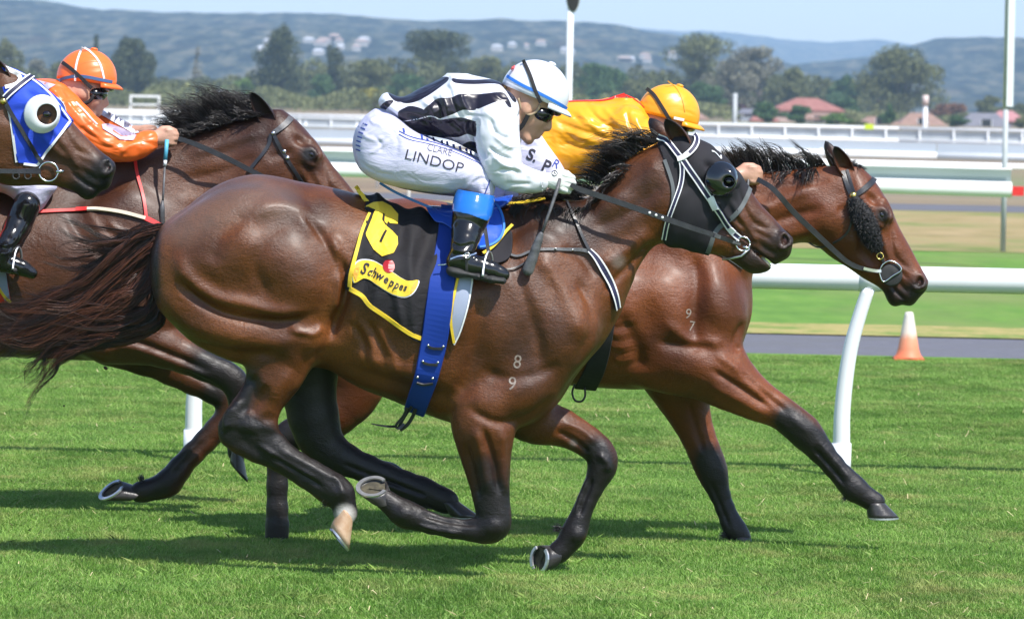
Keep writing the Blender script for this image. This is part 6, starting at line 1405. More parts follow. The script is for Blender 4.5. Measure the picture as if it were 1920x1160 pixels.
_, v3c, t3c = cloth_sym('cloth', v3, q3, [(-180, 300), (-60, 320), (-16, 380), (0, 480), (20, 560), (-20, 562), (-90, 540), (-170, 480)], Y3, .012, MAT['red_satin'], sc3, .006, None, 2)
strap('grey_edge', [(-2, 480), (4, 520), (14, 560)], [16, 18, 10], MAT['panel'], sc3, bv3, .022, Y3)
strap('yellow_edge', [(-6, 530), (6, 550), (20, 563)], 5, MAT['yellow'], sc3, bv3, .026, Y3)

# ---- fourth horse's hood and bridle
hd4 = empty('eye_hood', P(60, 220, Y4), 'royal blue hood with white trim and a round white eye cup at the left edge', 'hood')
ho4 = [(2, 122), (12, 126), (33, 134), (61, 148), (83, 164), (104, 185), (134, 228), (120, 246), (104, 267), (88, 286), (77, 300), (72, 309), (58, 308), (36, 305), (31, 298), (24, 250), (18, 210), (10, 182), (4, 165), (22, 160), (34, 152), (36, 143), (24, 136), (8, 134)]
_, VH4, TH4 = cloth_sym('hood_cloth', v4, q4, ho4, Y4, .005, MAT['blue_hood'], hd4, .004, lambda V, N: .0020 * np.sin(proj(V)[:, 0] / 9 + proj(V)[:, 1] / 13), 2)
bvh4 = BVHTree.FromPolygons([tuple(x) for x in VH4] + [tuple(x) for x in v4], [tuple(int(i) for i in f) for f in TH4] + [tuple(int(i) + len(VH4) for i in f) for f in q4])
MT = MAT['white']
strap('white_trim', [(8, 126), (32, 136), (60, 150), (82, 167), (101, 186), (131, 228)], 5, MT, hd4, bvh4, .004, Y4, th=.003)
strap('white_trim', [(131, 228), (118, 246), (102, 267), (86, 287), (75, 303), (70, 310), (58, 309), (44, 307)], 5, MT, hd4, bvh4, .004, Y4, th=.003)
strap('white_trim', [(10, 184), (17, 210), (24, 250), (31, 304)], 5, MT, hd4, bvh4, .004, Y4, th=.003)
strap('white_trim', [(10, 132), (30, 136), (38, 146), (32, 158), (10, 164)], 8, MT, hd4, bvh4, .004, Y4, th=.003)
eye_cup((79, 214), Y4, 34, MAT['cup_white'], hd4, bvh4, dep=.022, hole=(.30, .0, .56), inner_m=MAT['coat_d'])
br4 = empty('bridle', P(50, 260, Y4), 'black bridle with large ring bit over the blue hood at the left edge', 'bridle', 'bridles and reins')
strap('browband', [(10, 184), (22, 172), (40, 158), (58, 146)], 13, MAT['navy'], br4, bvh4, .010, Y4, edge=MAT['white'])
l_, _n = hit(bvh4, 6, 190, Y4); stud('rosette', (6, 190), (l_.y if l_ else Y4 - .1) - .015, 7, MAT['brass'], br4, .008)
strap('cheekpiece', [(2, 165), (10, 190), (24, 218), (40, 244), (56, 272), (68, 292), (80, 306)], 8, MAT['leather'], br4, bvh4, .010, Y4)
l4, _n = hit(bvh4, 91, 322, Y4); yb4 = (l4.y if l4 else Y4 - .05) - .014
ring('bit_ring', (91, 322), yb4, 18, .0040, MAT['metal'], br4)
tube('bit_bar', [P(105, 322, yb4 - .004), P(120, 321, yb4 + .004)], .0065, MAT['metal'], br4)
for k in range(2): ring('rubber_loop', (30 + k * 22, 330), yb4, 6, .004, MAT['rubber'], br4)
re4 = empty('reins', P(20, 320, Y4), 'black rein running straight to the left edge from the large ring bit', 'reins', 'bridles and reins')
strap('near_rein', [(-160, 316), (0, 321), (50, 321), (76, 321)], [9, 9, 11], MAT['leather'], re4, y0=Y4, ys=[Y4 - .16, Y4 - .15, yb4 - .004], n=6)
# ------------------------------------------------------------------ riders
def fist(S, w, ang, y0, s=1.0, side=-1):
    """closed hand: w wrist px, ang direction of the knuckles; px scale s; four separate fingers and a thumb"""
    ca, sa = math.cos(R(ang)), math.sin(R(ang))
    def q(a, b): return (w[0] + (a * ca - b * sa) * s, w[1] + (a * sa + b * ca) * s)
    S.chain([(*q(-10, 0), 14 * s, 0), (*q(6, 0), 15 * s, 0), (*q(22, 0), 18 * s, 0), (*q(34, 1), 18 * s, .004)], y0, .72, .008)
    for i in range(4):
        b = -15 + i * 10; ln = (0, 3, 1, -5)[i]
        S.chain([(*q(34, b), 6.6 * s, side * .010), (*q(48 + ln, b + 2), 6.2 * s, side * .004), (*q(54 + ln, b + 4), 5.6 * s, side * -.022), (*q(42 + ln, b + 5), 5.4 * s, side * -.042), (*q(30, b + 5), 5 * s, side * -.040)], y0, 1, .0025, 3)
    S.chain([(*q(10, -12), 7 * s, side * -.008), (*q(24, -20), 6.8 * s, side * -.020), (*q(40, -19), 6 * s, side * -.026), (*q(52, -13), 5 * s, side * -.024)], y0, 1, .005, 3)
class Hd:
    def __init__(s, C, a, tilt, y0): s.C, s.a, s.t, s.y = C, a, R(tilt), y0; s.m = a * pxm(y0)
    def p(s, f, d): return (s.C[0] + s.a * (f * math.cos(s.t) - d * math.sin(s.t)), s.C[1] + s.a * (f * math.sin(s.t) + d * math.cos(s.t)))
    def w(s, f, d, y=0): return np.array(P(*s.p(f, d), s.y + y * s.m))
def rider_head(S, H):
    a, y0 = H.a, H.y; A = math.degrees(H.t)
    S.ell(H.w(-.10, .15), (.86 * H.m, .66 * H.m, .82 * H.m), A, .02)
    S.chain([(*H.p(.10, .55), .50 * a), (*H.p(.14, .95), .40 * a), (*H.p(.20, 1.25), .26 * a)], y0, 1.18, .03)
    S.chain([(*H.p(.36, .45), .34 * a), (*H.p(.38, .80), .28 * a), (*H.p(.34, 1.15), .22 * a)], y0, 1.35, .02)
    S.chain([(*H.p(-.15, 1.02), .10 * a, .34 * H.m), (*H.p(.12, 1.30), .12 * a, .22 * H.m), (*H.p(.30, 1.43), .13 * a, .03)], y0, 1, .02)
    S.chain([(*H.p(-.15, 1.02), .10 * a, -.34 * H.m), (*H.p(.12, 1.30), .12 * a, -.22 * H.m), (*H.p(.30, 1.43), .13 * a, -.03)], y0, 1, .02)
    S.chain([(*H.p(.34, 1.42), .13 * a), (*H.p(.36, 1.46), .12 * a)], y0, 1.3, .015)
    S.chain([(*H.p(.58, .52), .075 * a), (*H.p(.68, .76), .085 * a), (*H.p(.735, .90), .085 * a), (*H.p(.66, .97), .07 * a)], y0, 1.1, .010)
    for s_ in (-1, 1):
        S.ell(H.w(.62, .945, s_ * .13), (.10 * H.m, .07 * H.m, .065 * H.m), A, .006)
        S.ell(H.w(.30, .82, s_ * .36), (.24 * H.m, .16 * H.m, .18 * H.m), A, .02)
        S.ell(H.w(-.05, .58, s_ * .66), (.14 * H.m, .07 * H.m, .21 * H.m), A - 12, .008)
        S.ell(H.w(-.03, .57, s_ * .74), (.07 * H.m, .05 * H.m, .12 * H.m), A - 12, .004, 's')
    S.chain([(*H.p(.56, 1.10), .085 * a), (*H.p(.585, 1.14), .075 * a)], y0, 2.0, .008)
    S.chain([(*H.p(.53, 1.24), .085 * a), (*H.p(.54, 1.26), .075 * a)], y0, 1.9, .008)
    S.chain([(*H.p(.60, 1.185), .02 * a), (*H.p(.44, 1.20), .022 * a)], y0, 3.0, .004, 3, 's')
def helmet(H, parent, mat, trim=None, name='helmet', peak=True):
    A = math.degrees(H.t); m = H.m; hl = mesh
    V = []; f = []; nT, nP = 18, 40
    for layer, sc_ in ((0, 1), (1, .93)):
        for i in range(nT):
            th = (math.pi / 2 + .12) * (i / (nT - 1))
            for j in range(nP):
                ph = 2 * math.pi * j / nP; x = math.sin(th) * math.cos(ph); yv = math.sin(th) * math.sin(ph); z = math.cos(th)
                dn = 1.0 if th < math.pi / 2 else 1.15
                V.append(H.w(x * 1.0 * sc_ * (1.0 if x > 0 else 1.02), -z * .98 * sc_ * dn + .12, yv * .84 * sc_))
    N = nT * nP
    for i in range(nT - 1):
        for j in range(nP):
            a, b = i * nP + j, i * nP + (j + 1) % nP
            f.append((a, a + nP, b + nP, b)); f.append((N + a, N + b, N + b + nP, N + a + nP))
    for j in range(nP): a, b = (nT - 1) * nP + j, (nT - 1) * nP + (j + 1) % nP; f.append((a, N + a, N + b, b))
    V = np.array(V)
    o = mesh(name, V, f, mat, parent)
    bm = bmesh.new(); bm.from_mesh(o.data); bmesh.ops.remove_doubles(bm, verts=bm.verts, dist=.0004); bmesh.ops.recalc_face_normals(bm, faces=bm.faces); bm.to_mesh(o.data); bm.free()
    bv = BVHTree.FromPolygons([tuple(x) for x in V[:N]], [q for q in f[:2 * (nT - 1) * nP:2]])
    if peak:
        V = []; f = []; n = 18
        for i in range(n):
            t = -1.05 + 2.1 * i / (n - 1)
            for k in range(5):
                e = k / 4; fo = (1 - .0 * abs(t)) ; L = .30 * math.cos(t * 1.25) ** .6 if abs(t) < 1.05 else .02
                x = math.cos(t) * (.93 + 0) + L * e; yv = math.sin(t) * .80 * (1 + .05 * e)
                V.append(H.w(x, .22 + .13 * e * e + .03, yv)); 
        m5 = 5
        for i in range(n - 1):
            for k in range(4): a = i * m5 + k; f.append((a, a + m5, a + m5 + 1, a + 1))
        pk = mesh('peak', V, f, mat, o); md = pk.modifiers.new('t', 'SOLIDIFY'); md.thickness = .006
    c = H.w(.12, -.87); S_ = Sdf(c - .03, c + .03, .004); S_.ell(c, (.016, .016, .007), A, .004); vv, qq = S_.mesh(1); mesh('button', vv, qq, mat, o)
    return o, bv
def goggles(H, parent, pts_strap, bvhm, big=True):
    A = math.degrees(H.t); S_ = Sdf(H.w(.45, .62) - .12, H.w(.45, .62) + .12, .004)
    S_.ell(H.w(.36, .60), (.40 * H.m, .69 * H.m, .33 * H.m), A - 6, .01)
    S_.ell(H.w(.34, .60), (.26 * H.m, .50 * H.m, .40 * H.m), A, .01, 's') if False else None
    S_.chain([(*H.p(.60, .66), .07 * H.a), (*H.p(.76, .80), .07 * H.a)], H.y, 1.4, .01, 3, 's')
    v, q = S_.mesh(1); g = mesh('goggles', v, q, MAT['lens'], parent)
    # folded spare pair up under the peak
    S_ = Sdf(H.w(.75, .40) - .10, H.w(.75, .40) + .10, .004); S_.ell(H.w(.66, .36), (.29 * H.m, .60 * H.m, .15 * H.m), A + 8, .01); v, q = S_.mesh(1); mesh('spare_goggles', v, q, MAT['lens'], parent)
    if pts_strap: strap('goggle_strap', pts_strap, 7, MAT['black'], parent, bvhm, .004, H.y, th=.003, sm=3)
    return g
def fold(v, q, items, **k): return relief(v, q, items, **k)
def boot(parent, rows, foot, y0, mat='patent', top=None, h=.0045):
    xs = [r[0] for r in rows + foot]; ys_ = [r[1] for r in rows + foot]; yo = [r[3] for r in rows + foot]
    S = Sdf(np.array(P(min(xs) - 50, max(ys_) + 45, y0 + min(yo))) - [0, .09, 0], np.array(P(max(xs) + 50, min(ys_) - 50, y0 + max(yo))) + [0, .09, 0], h)
    S.chain(rows, y0, .95, .012); S.chain(foot, y0, .85, .016)
    v, q = S.mesh(1); return v, q

# ---- rider in black and white stripes
j1 = empty('person', P(880, 300, 0), 'jockey in black and white striped silks, white breeches and white helmet', 'person', 'jockeys')
H1 = Hd((1007, 168), 64, 23, 0.0)
S = Sdf((P(690, 0, 0).x, -.36, P(0, 540, 0).z), (P(1100, 0, 0).x, .36, P(0, 95, 0).z), .0055)
rider_head(S, H1)
S.chain([(*H1.p(-.22, .70), 30), (955, 222, 29), (925, 215, 28), (860, 200, 24), (780, 215, 20), (735, 265, 26)], 0, 1.3, .03)
for s_ in (-1, 1):
    S.chain([(925, 225, 30, s_ * .06), (935, 225, 26, s_ * .16), (937, 270, 20, s_ * .19), (943, 322, 17, s_ * .20), (985, 338 if s_ < 0 else 358, 13, s_ * .17), (1016, 340 if s_ < 0 else 364, 12, s_ * .155)], 0, 1, .015)
    S.chain([(730, 275, 22, s_ * .08), (800, 305, 20, s_ * .165), (888, 342, 11, s_ * .175), (882, 420, 11, s_ * .235), (866, 480, 10, s_ * .30), (925, 508, 6, s_ * .30)], 0, 1, .02)
v, q = S.mesh(1); bodyj1 = mesh('body', v, q, MAT['skin'], j1)
tors = [(716, 176), (728, 172), (742, 180), (758, 181), (785, 166), (822, 149), (838, 139), (852, 135), (880, 141), (915, 147), (940, 155), (960, 178), (972, 208), (970, 250), (945, 300), (915, 298), (897, 290), (865, 273), (840, 262), (790, 252), (760, 243), (742, 226), (712, 202), (708, 190)]
S = Sdf((P(690, 0, 0).x, -.33, P(0, 385, 0).z), (P(1040, 0, 0).x, .33, P(0, 120, 0).z), .0045)
S.infl(tors, 0, [(730, 195, .12, .07), (780, 210, .155, .10), (860, 200, .185, .12), (930, 210, .185, .12), (900, 270, .15, .07), (960, 200, .12, .08)], .02, 3)
S.chain([(930, 208, 44, -.135), (930, 240, 43, -.165), (934, 270, 41, -.18), (940, 300, 38, -.19), (946, 322, 32, -.19), (972, 334, 27, -.175), (998, 340, 22, -.16), (1012, 341, 18, -.155)], 0, .9, .015)
S.chain([(935, 208, 42, .135), (938, 260, 40, .17), (935, 310, 34, .19), (940, 340, 26, .18), (962, 358, 19, .15), (980, 364, 15, .13)], 0, .9, .015)
# hollow the sleeve from the body so that it reads as a sleeve
v, q = S.mesh(1)
FJ = [('l', [(896, 222), (890, 250), (896, 275), (912, 300)], 5, -.013), ('l', [(903, 215), (930, 205), (955, 200)], 9, .004), ('l', [(918, 220), (930, 250), (960, 262)], 4, -.006), ('l', [(925, 250), (945, 270), (966, 280)], 5, .006),
      ('l', [(915, 275), (935, 290), (962, 300)], 4, -.006), ('l', [(922, 290), (950, 312), (980, 322)], 5, .006), ('l', [(935, 320), (960, 318), (990, 330)], 4, -.006), ('l', [(945, 345), (975, 345), (1000, 345)], 4, -.004), ('l', [(960, 300), (975, 322), (1000, 332)], 4, .004),
      ('l', [(755, 215), (790, 225), (815, 250)], 4, -.009), ('l', [(765, 232), (795, 222), (812, 228)], 4, .006), ('l', [(790, 190), (812, 205), (820, 235)], 5, .006), ('l', [(808, 180), (822, 200), (828, 232)], 4, -.007), ('l', [(826, 172), (838, 200), (842, 235)], 5, .006),
      ('l', [(842, 165), (850, 195), (866, 225)], 4, -.006), ('l', [(860, 170), (872, 200), (885, 215)], 4, .005), ('l', [(838, 225), (862, 245), (880, 270)], 4, -.006), ('l', [(815, 235), (842, 252), (860, 268)], 4, .006), ('l', [(735, 190), (765, 192), (790, 185)], 5, -.006),
      ('l', [(720, 190), (740, 205), (760, 225)], 5, .006), ('l', [(880, 215), (872, 240), (890, 270)], 5, .005), ('l', [(845, 140), (850, 152), (842, 165)], 5, .006), ('l', [(900, 160), (930, 170), (950, 190)], 5, -.003)]
v = relief(v, q, [it[:-1] + (it[-1] * 1.5,) for it in FJ], ymax=.02)
pv = proj(v); PXs, PYs = pv[:, 0], pv[:, 1]
stripes = [
    [(728, 171), (738, 174), (751, 182), (761, 187), (752, 191), (741, 190), (730, 179)],
    [(710, 204), (724, 190), (738, 189), (727, 202), (718, 209)],
    [(748, 183), (785, 165), (822, 147), (840, 145), (839, 152), (827, 162), (806, 177), (782, 190), (762, 194), (750, 190)],
    [(848, 147), (862, 149), (892, 150), (925, 149), (940, 154), (954, 166), (968, 188), (962, 190), (944, 164), (928, 157), (890, 158), (864, 157), (850, 154)],
    [(795, 206), (806, 196), (821, 185), (847, 183), (862, 177), (899, 177), (937, 173), (950, 180), (959, 200), (953, 200), (944, 189), (930, 191), (914, 197), (888, 207), (868, 206), (847, 215), (821, 223), (808, 222), (800, 212)],
    [(746, 212), (758, 203), (769, 199), (785, 202), (797, 208), (808, 219), (825, 225), (847, 222), (867, 221), (890, 228), (896, 232), (895, 256), (876, 251), (860, 257), (838, 257), (815, 260), (795, 257), (774, 253), (758, 246), (752, 232)],
    [(862, 279), (878, 266), (896, 270), (900, 290), (880, 287)]]
sd = np.full(len(v), 99.0)
for s_ in stripes: sd = np.minimum(sd, poly_sd(cat(s_, 3, True), PXs, PYs))
# thin white piping inside the black panels
for L in ([(750, 229), (785, 223), (808, 218), (822, 223)],):
    d_, _t = line_d(cat(L, 4), PXs.astype(np.float32), PYs.astype(np.float32)); sd = np.maximum(sd, 1.3 - d_)
sd = np.where((v[:, 1] < -.11) & (PXs > 893) & (PYs > 205), 9, sd)
far = v[:, 1] > .03
sd = np.where(far & (PXs < 900) & (PYs > 150), np.sin(PYs / 9) * 6, sd)
silk1 = mesh('silks', v, q, MAT['striped'], j1, True, {'stripe': (sd - .3) * .1})
collar_pts = ringpts(np.array(P(962, 212, 0)), np.array([math.cos(R(-62)), 0, math.sin(R(-62))]), (0, 1, 0), .058, 30, .062)
tube('collar', collar_pts, .011, MAT['white_satin'], silk1, 8)
cuff = ringpts(np.array(P(1014, 341, -.155)), np.array([.12, 0, 1]), (0, 1, 0), .030, 24); tube('cuff', cuff, .009, MAT['white_satin'], silk1, 8)
for k in range(12):
    a = 2 * math.pi * k / 12; c = np.array(P(1006, 341, -.155)) + np.array([.0, math.sin(a) * .033, math.cos(a) * .034]); tube('cuff_rib', [c, c + [.024, 0, 0]], .0035, MAT['white_satin'], silk1, 5)
# breeches
S = Sdf((P(650, 0, 0).x, -.37, P(0, 400, 0).z), (P(960, 0, 0).x, .37, P(0, 190, 0).z), .005)
S.infl([(700, 206), (672, 232), (661, 262), (663, 292), (677, 321), (712, 338), (770, 330), (800, 280), (775, 235), (740, 208)], 0, [(700, 270, .155, .09), (760, 270, .165, .10)], .02, 4)
for s_, dx, dy in ((-1, 0, 0), (1, 22, 6)):
    S.infl([(690 + dx, 225 + dy), (668 + dx, 262 + dy), (674 + dx, 315 + dy), (710 + dx, 341 + dy), (765 + dx, 355 + dy), (835 + dx, 363 + dy), (868 + dx, 362 + dy), (895 + dx, 376 + dy), (920 + dx, 378 + dy), (930 + dx, 342 + dy), (916 + dx, 310 + dy), (870 + dx, 286 + dy), (815 + dx, 264 + dy), (770 + dx, 242 + dy), (730 + dx, 215 + dy)],
           s_ * .165, [(710 + dx, 280, .07, .08), (780 + dx, 300, .092, .09), (860 + dx, 320, .09, .075), (905 + dx, 345, .07, .06)], .05, 4)
v, q = S.mesh(1)
v = relief(v, q, [('l', [(750, 240), (790, 262), (850, 280), (905, 312)], 5, -.006), ('l', [(675, 250), (700, 262), (722, 258)], 4, .004), ('l', [(690, 290), (715, 275), (730, 262)], 3, .004), ('l', [(700, 255), (715, 270), (712, 285)], 3, -.004),
                  ('l', [(880, 345), (900, 335), (925, 338)], 4, -.005), ('l', [(868, 358), (885, 340), (905, 325)], 4, .005), ('l', [(730, 235), (745, 262), (742, 290)], 5, -.004), ('l', [(720, 335), (790, 345), (850, 350)], 6, .004),
                  ('l', [(690, 215), (700, 230), (720, 235)], 4, .005), ('l', [(672, 300), (700, 320), (740, 330)], 3, -.002), ('l', [(915, 310), (905, 340), (912, 365)], 4, -.004)])
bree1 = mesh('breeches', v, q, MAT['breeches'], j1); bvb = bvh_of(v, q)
strap('blue_piping', [(748, 246), (770, 257), (815, 268), (860, 284), (905, 305)], 2.2, MAT['print_blue'], bree1, bvb, .002, th=.001, n=8, sm=2)
strap('blue_piping', [(748, 252), (770, 263), (815, 273), (860, 289), (908, 311)], 1.6, MAT['print_blue'], bree1, bvb, .002, th=.001, n=8, sm=2)
strap('blue_piping', [(918, 338), (914, 350), (908, 366)], 2.2, MAT['print_blue'], bree1, bvb, .002, th=.001, sm=2)
text_on('lettering', 'CLARE', (824, 282), 18, 14, bvb, MAT['print_grey'], bree1, .0016, sx=.9)
text_on('lettering', 'LINDOP', (814, 303), 27, 14, bvb, MAT['print_black'], bree1, .0016, sx=1.17, bold=-.006)
for k, (a, b) in enumerate(((756, 246), (790, 258), (800, 260), (812, 262), (828, 268), (838, 270), (850, 275), (862, 279), (874, 283), (882, 287))):
    strap('blue_lettering', [(a, b - 5), (a + 1.5, b + 3)], 4.5, MAT['print_blue'], bree1, bvb, .0018, th=.001, n=3, sm=0)
for k in range(7):
    a, b = 676 + [9, 5, 1, -1, -3, -4, -4][k], 232 + k * 8; strap('blue_lettering', [(a - 4, b), (a + 4, b + 3)], 2.6, MAT['print_blue'], bree1, bvb, .0018, th=.001, n=2, sm=0)
# boots, irons
def full_boot(parent, side, dx=0, dy=0, lane=0.0, blue=True, fdx=0):
    o = side * .300; o1, o2, o3 = side * .205, side * .235, side * .275
    rows = [(893 + dx, 362 + dy, 33, o1), (888 + dx, 380 + dy, 36, o1), (884 + dx, 402 + dy, 35, o2), (879 + dx, 420 + dy, 32, o2), (873 + dx, 445 + dy, 27, o3), (867 + dx, 468 + dy, 22, o), (863 + dx, 486 + dy, 22, o)]
    foot = [(855 + dx, 492 + dy, 19, o), (870 + dx, 496 + dy, 20, o), (893 + dx, 499 + dy, 19, o), (920 + dx, 506 + dy, 17, o), (944 + dx, 515 + dy, 12, o)]
    v, q = boot(parent, rows, foot, lane)
    pb = proj(v - (np.array(P(dx + 960, HZ + dy, lane)) - np.array(P(960, HZ, lane)))); cutl = (359 + (pb[:, 0] - 866) * .17 - pb[:, 1]) * .002
    b_v, b_q = v, q; v_, q_ = clip_shell(v, q, cutl, 0, .004)
    # flatten the sole, cut the top
    v = relief(v, q, [('l', [(846 + dx, 455 + dy), (865 + dx, 462 + dy), (890 + dx, 456 + dy)], 3, -.005), ('l', [(848 + dx, 466 + dy), (870 + dx, 472 + dy), (890 + dx, 468 + dy)], 3, .004), ('l', [(846 + dx, 476 + dy), (868 + dx, 480 + dy), (892 + dx, 476 + dy)], 3, -.005), ('l', [(862 + dx, 488 + dy), (880 + dx, 482 + dy), (895 + dx, 484 + dy)], 3, .003)])
    v_, q_ = clip_shell(v, q, cutl, 0, .004); b = mesh('boot', v_, q_, MAT['patent'], parent)
    S = Sdf(np.array(P(825 + dx, 560 + dy, lane + o)) - [0, .07, 0], np.array(P(975 + dx, 480 + dy, lane + o)) + [0, .07, 0], .0045)
    S.chain([(850 + dx, 509 + dy, 8, o), (880 + dx, 514 + dy, 6, o), (915 + dx, 522 + dy, 7, o), (943 + dx, 526 + dy, 7, o)], lane, 3.0, .01); S.chain([(846 + dx, 507 + dy, 10, o), (862 + dx, 511 + dy, 10, o)], lane, 2.2, .008)
    vv, qq = S.mesh(1); mesh('boot_sole', vv, qq, MAT['rubber'], b)
    if blue:
        s = psd([(840, 352), (866, 357), (930, 368), (935, 390), (912, 414), (880, 402), (840, 394)], v - (np.array(P(dx + 960, HZ + dy, lane)) - np.array(P(960, HZ, lane))), 1) * .002
        V, T = clip_shell(v, q, s, .004, .004); mesh('blue_boot_top', V, T, MAT['blue_boot'], b)
    return b, bvh_of(v, q)
bt, bvt = full_boot(j1, -1); full_boot(j1, 1, 8, 2)
strap('spur_band', [(846, 486), (862, 480), (880, 480), (893, 474)], 3, MAT['metal'], j1, bvt, .004, th=.003); tube('spur', [P(845, 492, -.30), P(834, 496, -.30), P(821, 497, -.30)], .003, MAT['metal'], j1)
ring('spur_buckle', (876, 479), -.352, 5, .0022, MAT['metal'], j1); strap('spur_strap', [(874, 482), (875, 500), (876, 514)], 5, MAT['rubber'], j1, bvt, .003, th=.003)
def iron(parent_label, c, y, sc_=1.0):
    r = empty('stirrup', P(c[0], c[1], y), parent_label, 'stirrup', 'stirrup irons')
    arc = [(c[0] - 9 * sc_, c[1] + 24 * sc_), (c[0] - 7 * sc_, c[1] + 4), (c[0] - 2, c[1] - 16 * sc_), (c[0] + 4, c[1] - 22 * sc_), (c[0] + 9 * sc_, c[1] - 6), (c[0] + 6 * sc_, c[1] + 24 * sc_)]
    L = cat(arc, 5); ys = y + np.linspace(-.055, .055, len(L)); tube('iron', [P(a, b, yy) for (a, b), yy in zip(L, ys)], .005, MAT['shoe'], r, 8)
    tube('tread', [P(c[0] - 8 * sc_, c[1] + 25 * sc_, y - .055), P(c[0] + 6 * sc_, c[1] + 25 * sc_, y + .055)], .010, MAT['rubber'], r, 8)
    strap('stirrup_leather', [(c[0] + 2, c[1] - 20 * sc_), (c[0] - 2, c[1] - 50 * sc_), (c[0] - 8, c[1] - 90 * sc_)], 7, MAT['leather'], r, y0=y, ys=[y, y + .04, y + .09]); return r
iron('stirrup iron on the boot with the blue top, leading horse', (914, 494), -.300)
S = Sdf(np.array(P(1000, 375, -.155)) - [0, .08, 0], np.array(P(1095, 300, -.155)) + [0, .08, 0], .0032)
fist(S, (1026, 337), 8, -.155, .88); v, q = S.mesh(1)
gl = mesh('glove', v, q, MAT['glove'], j1); bvg = bvh_of(v, q)
text_on('glove_badge', 'O', (1040, 326), 16, -6, bvg, MAT['print_black'], gl, .0015); text_on('glove_badge', 'v', (1040, 326), 12, 170, bvg, MAT['print_black'], gl, .0015)
strap('wrist_strap', [(1022, 318), (1019, 334), (1022, 352)], 4, MAT['white'], gl, bvg, .002, th=.002, sm=1)
S = Sdf(np.array(P(960, 400, .13)) - [0, .08, 0], np.array(P(1060, 330, .13)) + [0, .08, 0], .0036); fist(S, (985, 364), 6, .12, .8, 1); v, q = S.mesh(1); mesh('hand', v, q, MAT['skin'], j1)
wh = empty('whip', P(1020, 430, -.2), 'black riding whip with padded end held downwards by the white glove', 'whip', 'whips')
tube('shaft', [P(1050, 335, -.175), P(1044, 358, -.19), P(1030, 398, -.215), P(1015, 440, -.235)], [.0065, .0068, .0060, .0056], MAT['leather_w'], wh, 10)
S = Sdf(np.array(P(970, 530, -.25)) - [0, .05, 0], np.array(P(1030, 425, -.25)) + [0, .05, 0], .003); S.chain([(1014, 440, 5.5, 0), (1008, 456, 8, 0), (1000, 480, 9.5, 0), (990, 506, 11, 0)], -.25, .7, .004); v, q = S.mesh(1); mesh('padded_end', v, q, MAT['leather_w'], wh)
hm1, bvm = helmet(H1, j1, MAT['helmet_w'])
strap('blue_band', [(951, 143), (965, 152), (985, 163), (1005, 172), (1030, 185), (1050, 196), (1063, 204)], 6, new_mat('blue_tape', (.03, .17, .60), .3), hm1, bvm, .002, th=.002, sm=2)
poly_on('red_badge', [(959, 126), (966, 123), (965, 130), (958, 133)], bvm, MAT['red'], hm1, .002)
goggles(H1, j1, [(981, 114), (987, 126), (994, 142), (1000, 160), (1006, 176), (1014, 193)], bvm)
strap('chin_strap', [(990, 216), (984, 228), (976, 240), (968, 246)], 8, MAT['black'], j1, y0=0, ys=[-.086, -.080, -.074, -.062])
tube('ear_guard', [P(a, b, -.083) for a, b in cat([(972, 184), (976, 200), (984, 212), (996, 215), (1008, 206), (1012, 196)], 4)], .0050, mat_var('tan_padding', (.30, .22, .14), (.38, .28, .18), .7, 30), j1)
hr = []
for k in range(160):
    a = rng.normal(0, 1, 2) * [4, 3]; hr.append((np.array([P(958 + a[0], 166 + a[1], rng.normal(0, .03)), P(950 + a[0], 166 + a[1], rng.normal(0, .03)), P(944 + a[0] * .6, 160 + a[1] * .6, rng.normal(0, .03))]), 1, .4))
hair('hair', hr, MAT['blond'], j1, .0016)

# ---- rider in gold
j2 = empty('person', P(1120, 320, Y2), 'jockey in gold silks with red seams and a gold helmet behind the leading horse neck', 'person', 'jockeys')
H2 = Hd((1256, 208), 58, 14, Y2)
S = Sdf((P(890, 0, Y2).x, Y2 - .38, P(0, 560, Y2).z), (P(1440, 0, Y2).x, Y2 + .38, P(0, 140, Y2).z), .007)
rider_head(S, H2)
S.chain([(*H2.p(-.22, .70), 28), (1195, 245, 29), (1160, 235, 26), (1090, 235, 26), (1000, 258, 24), (940, 280, 26)], Y2, 1.5, .03)
for s_ in (-1, 1):
    S.chain([(1165, 240, 28, s_ * .06), (1180, 245, 24, s_ * .16), (1220, 290, 19, s_ * .19), (1290, 330, 16, s_ * .17), (1350, 332, 13, s_ * .13), (1385, 328, 12, s_ * .12)], Y2, 1, .015)
    S.chain([(930, 280, 20, s_ * .08), (990, 300, 18, s_ * .16), (1045, 335, 15, s_ * .18), (1040, 430, 12, s_ * .24), (1032, 480, 10, s_ * .245), (1080, 505, 5, s_ * .245)], Y2, 1, .02)
fist(S, (1378, 330), -6, Y2 - .115, .86)
v, q = S.mesh(1); mesh('body', v, q, MAT['skin'], j2)
S = Sdf((P(900, 0, Y2).x, Y2 - .34, P(0, 380, Y2).z), (P(1400, 0, Y2).x, Y2 + .34, P(0, 160, Y2).z), .006)
S.infl([(905, 255), (930, 232), (985, 215), (1025, 198), (1065, 189), (1095, 188), (1130, 187), (1155, 181), (1172, 175), (1190, 184), (1208, 198), (1222, 225), (1232, 255), (1225, 290), (1160, 320), (1060, 340), (980, 330), (920, 300)], Y2,
       [(950, 260, .14, .08), (1040, 250, .16, .11), (1120, 250, .18, .12), (1190, 240, .17, .12)], .02, 4)
S.chain([(1180, 240, 42, -.13), (1195, 275, 38, -.17), (1230, 310, 32, -.18), (1290, 332, 26, -.16), (1345, 333, 18, -.13), (1372, 330, 14, -.12)], Y2, .9, .015)
S.chain([(1180, 240, 40, .13), (1215, 290, 34, .17), (1290, 330, 22, .15), (1350, 332, 14, .12)], Y2, .9, .015)
v, q = S.mesh(1)
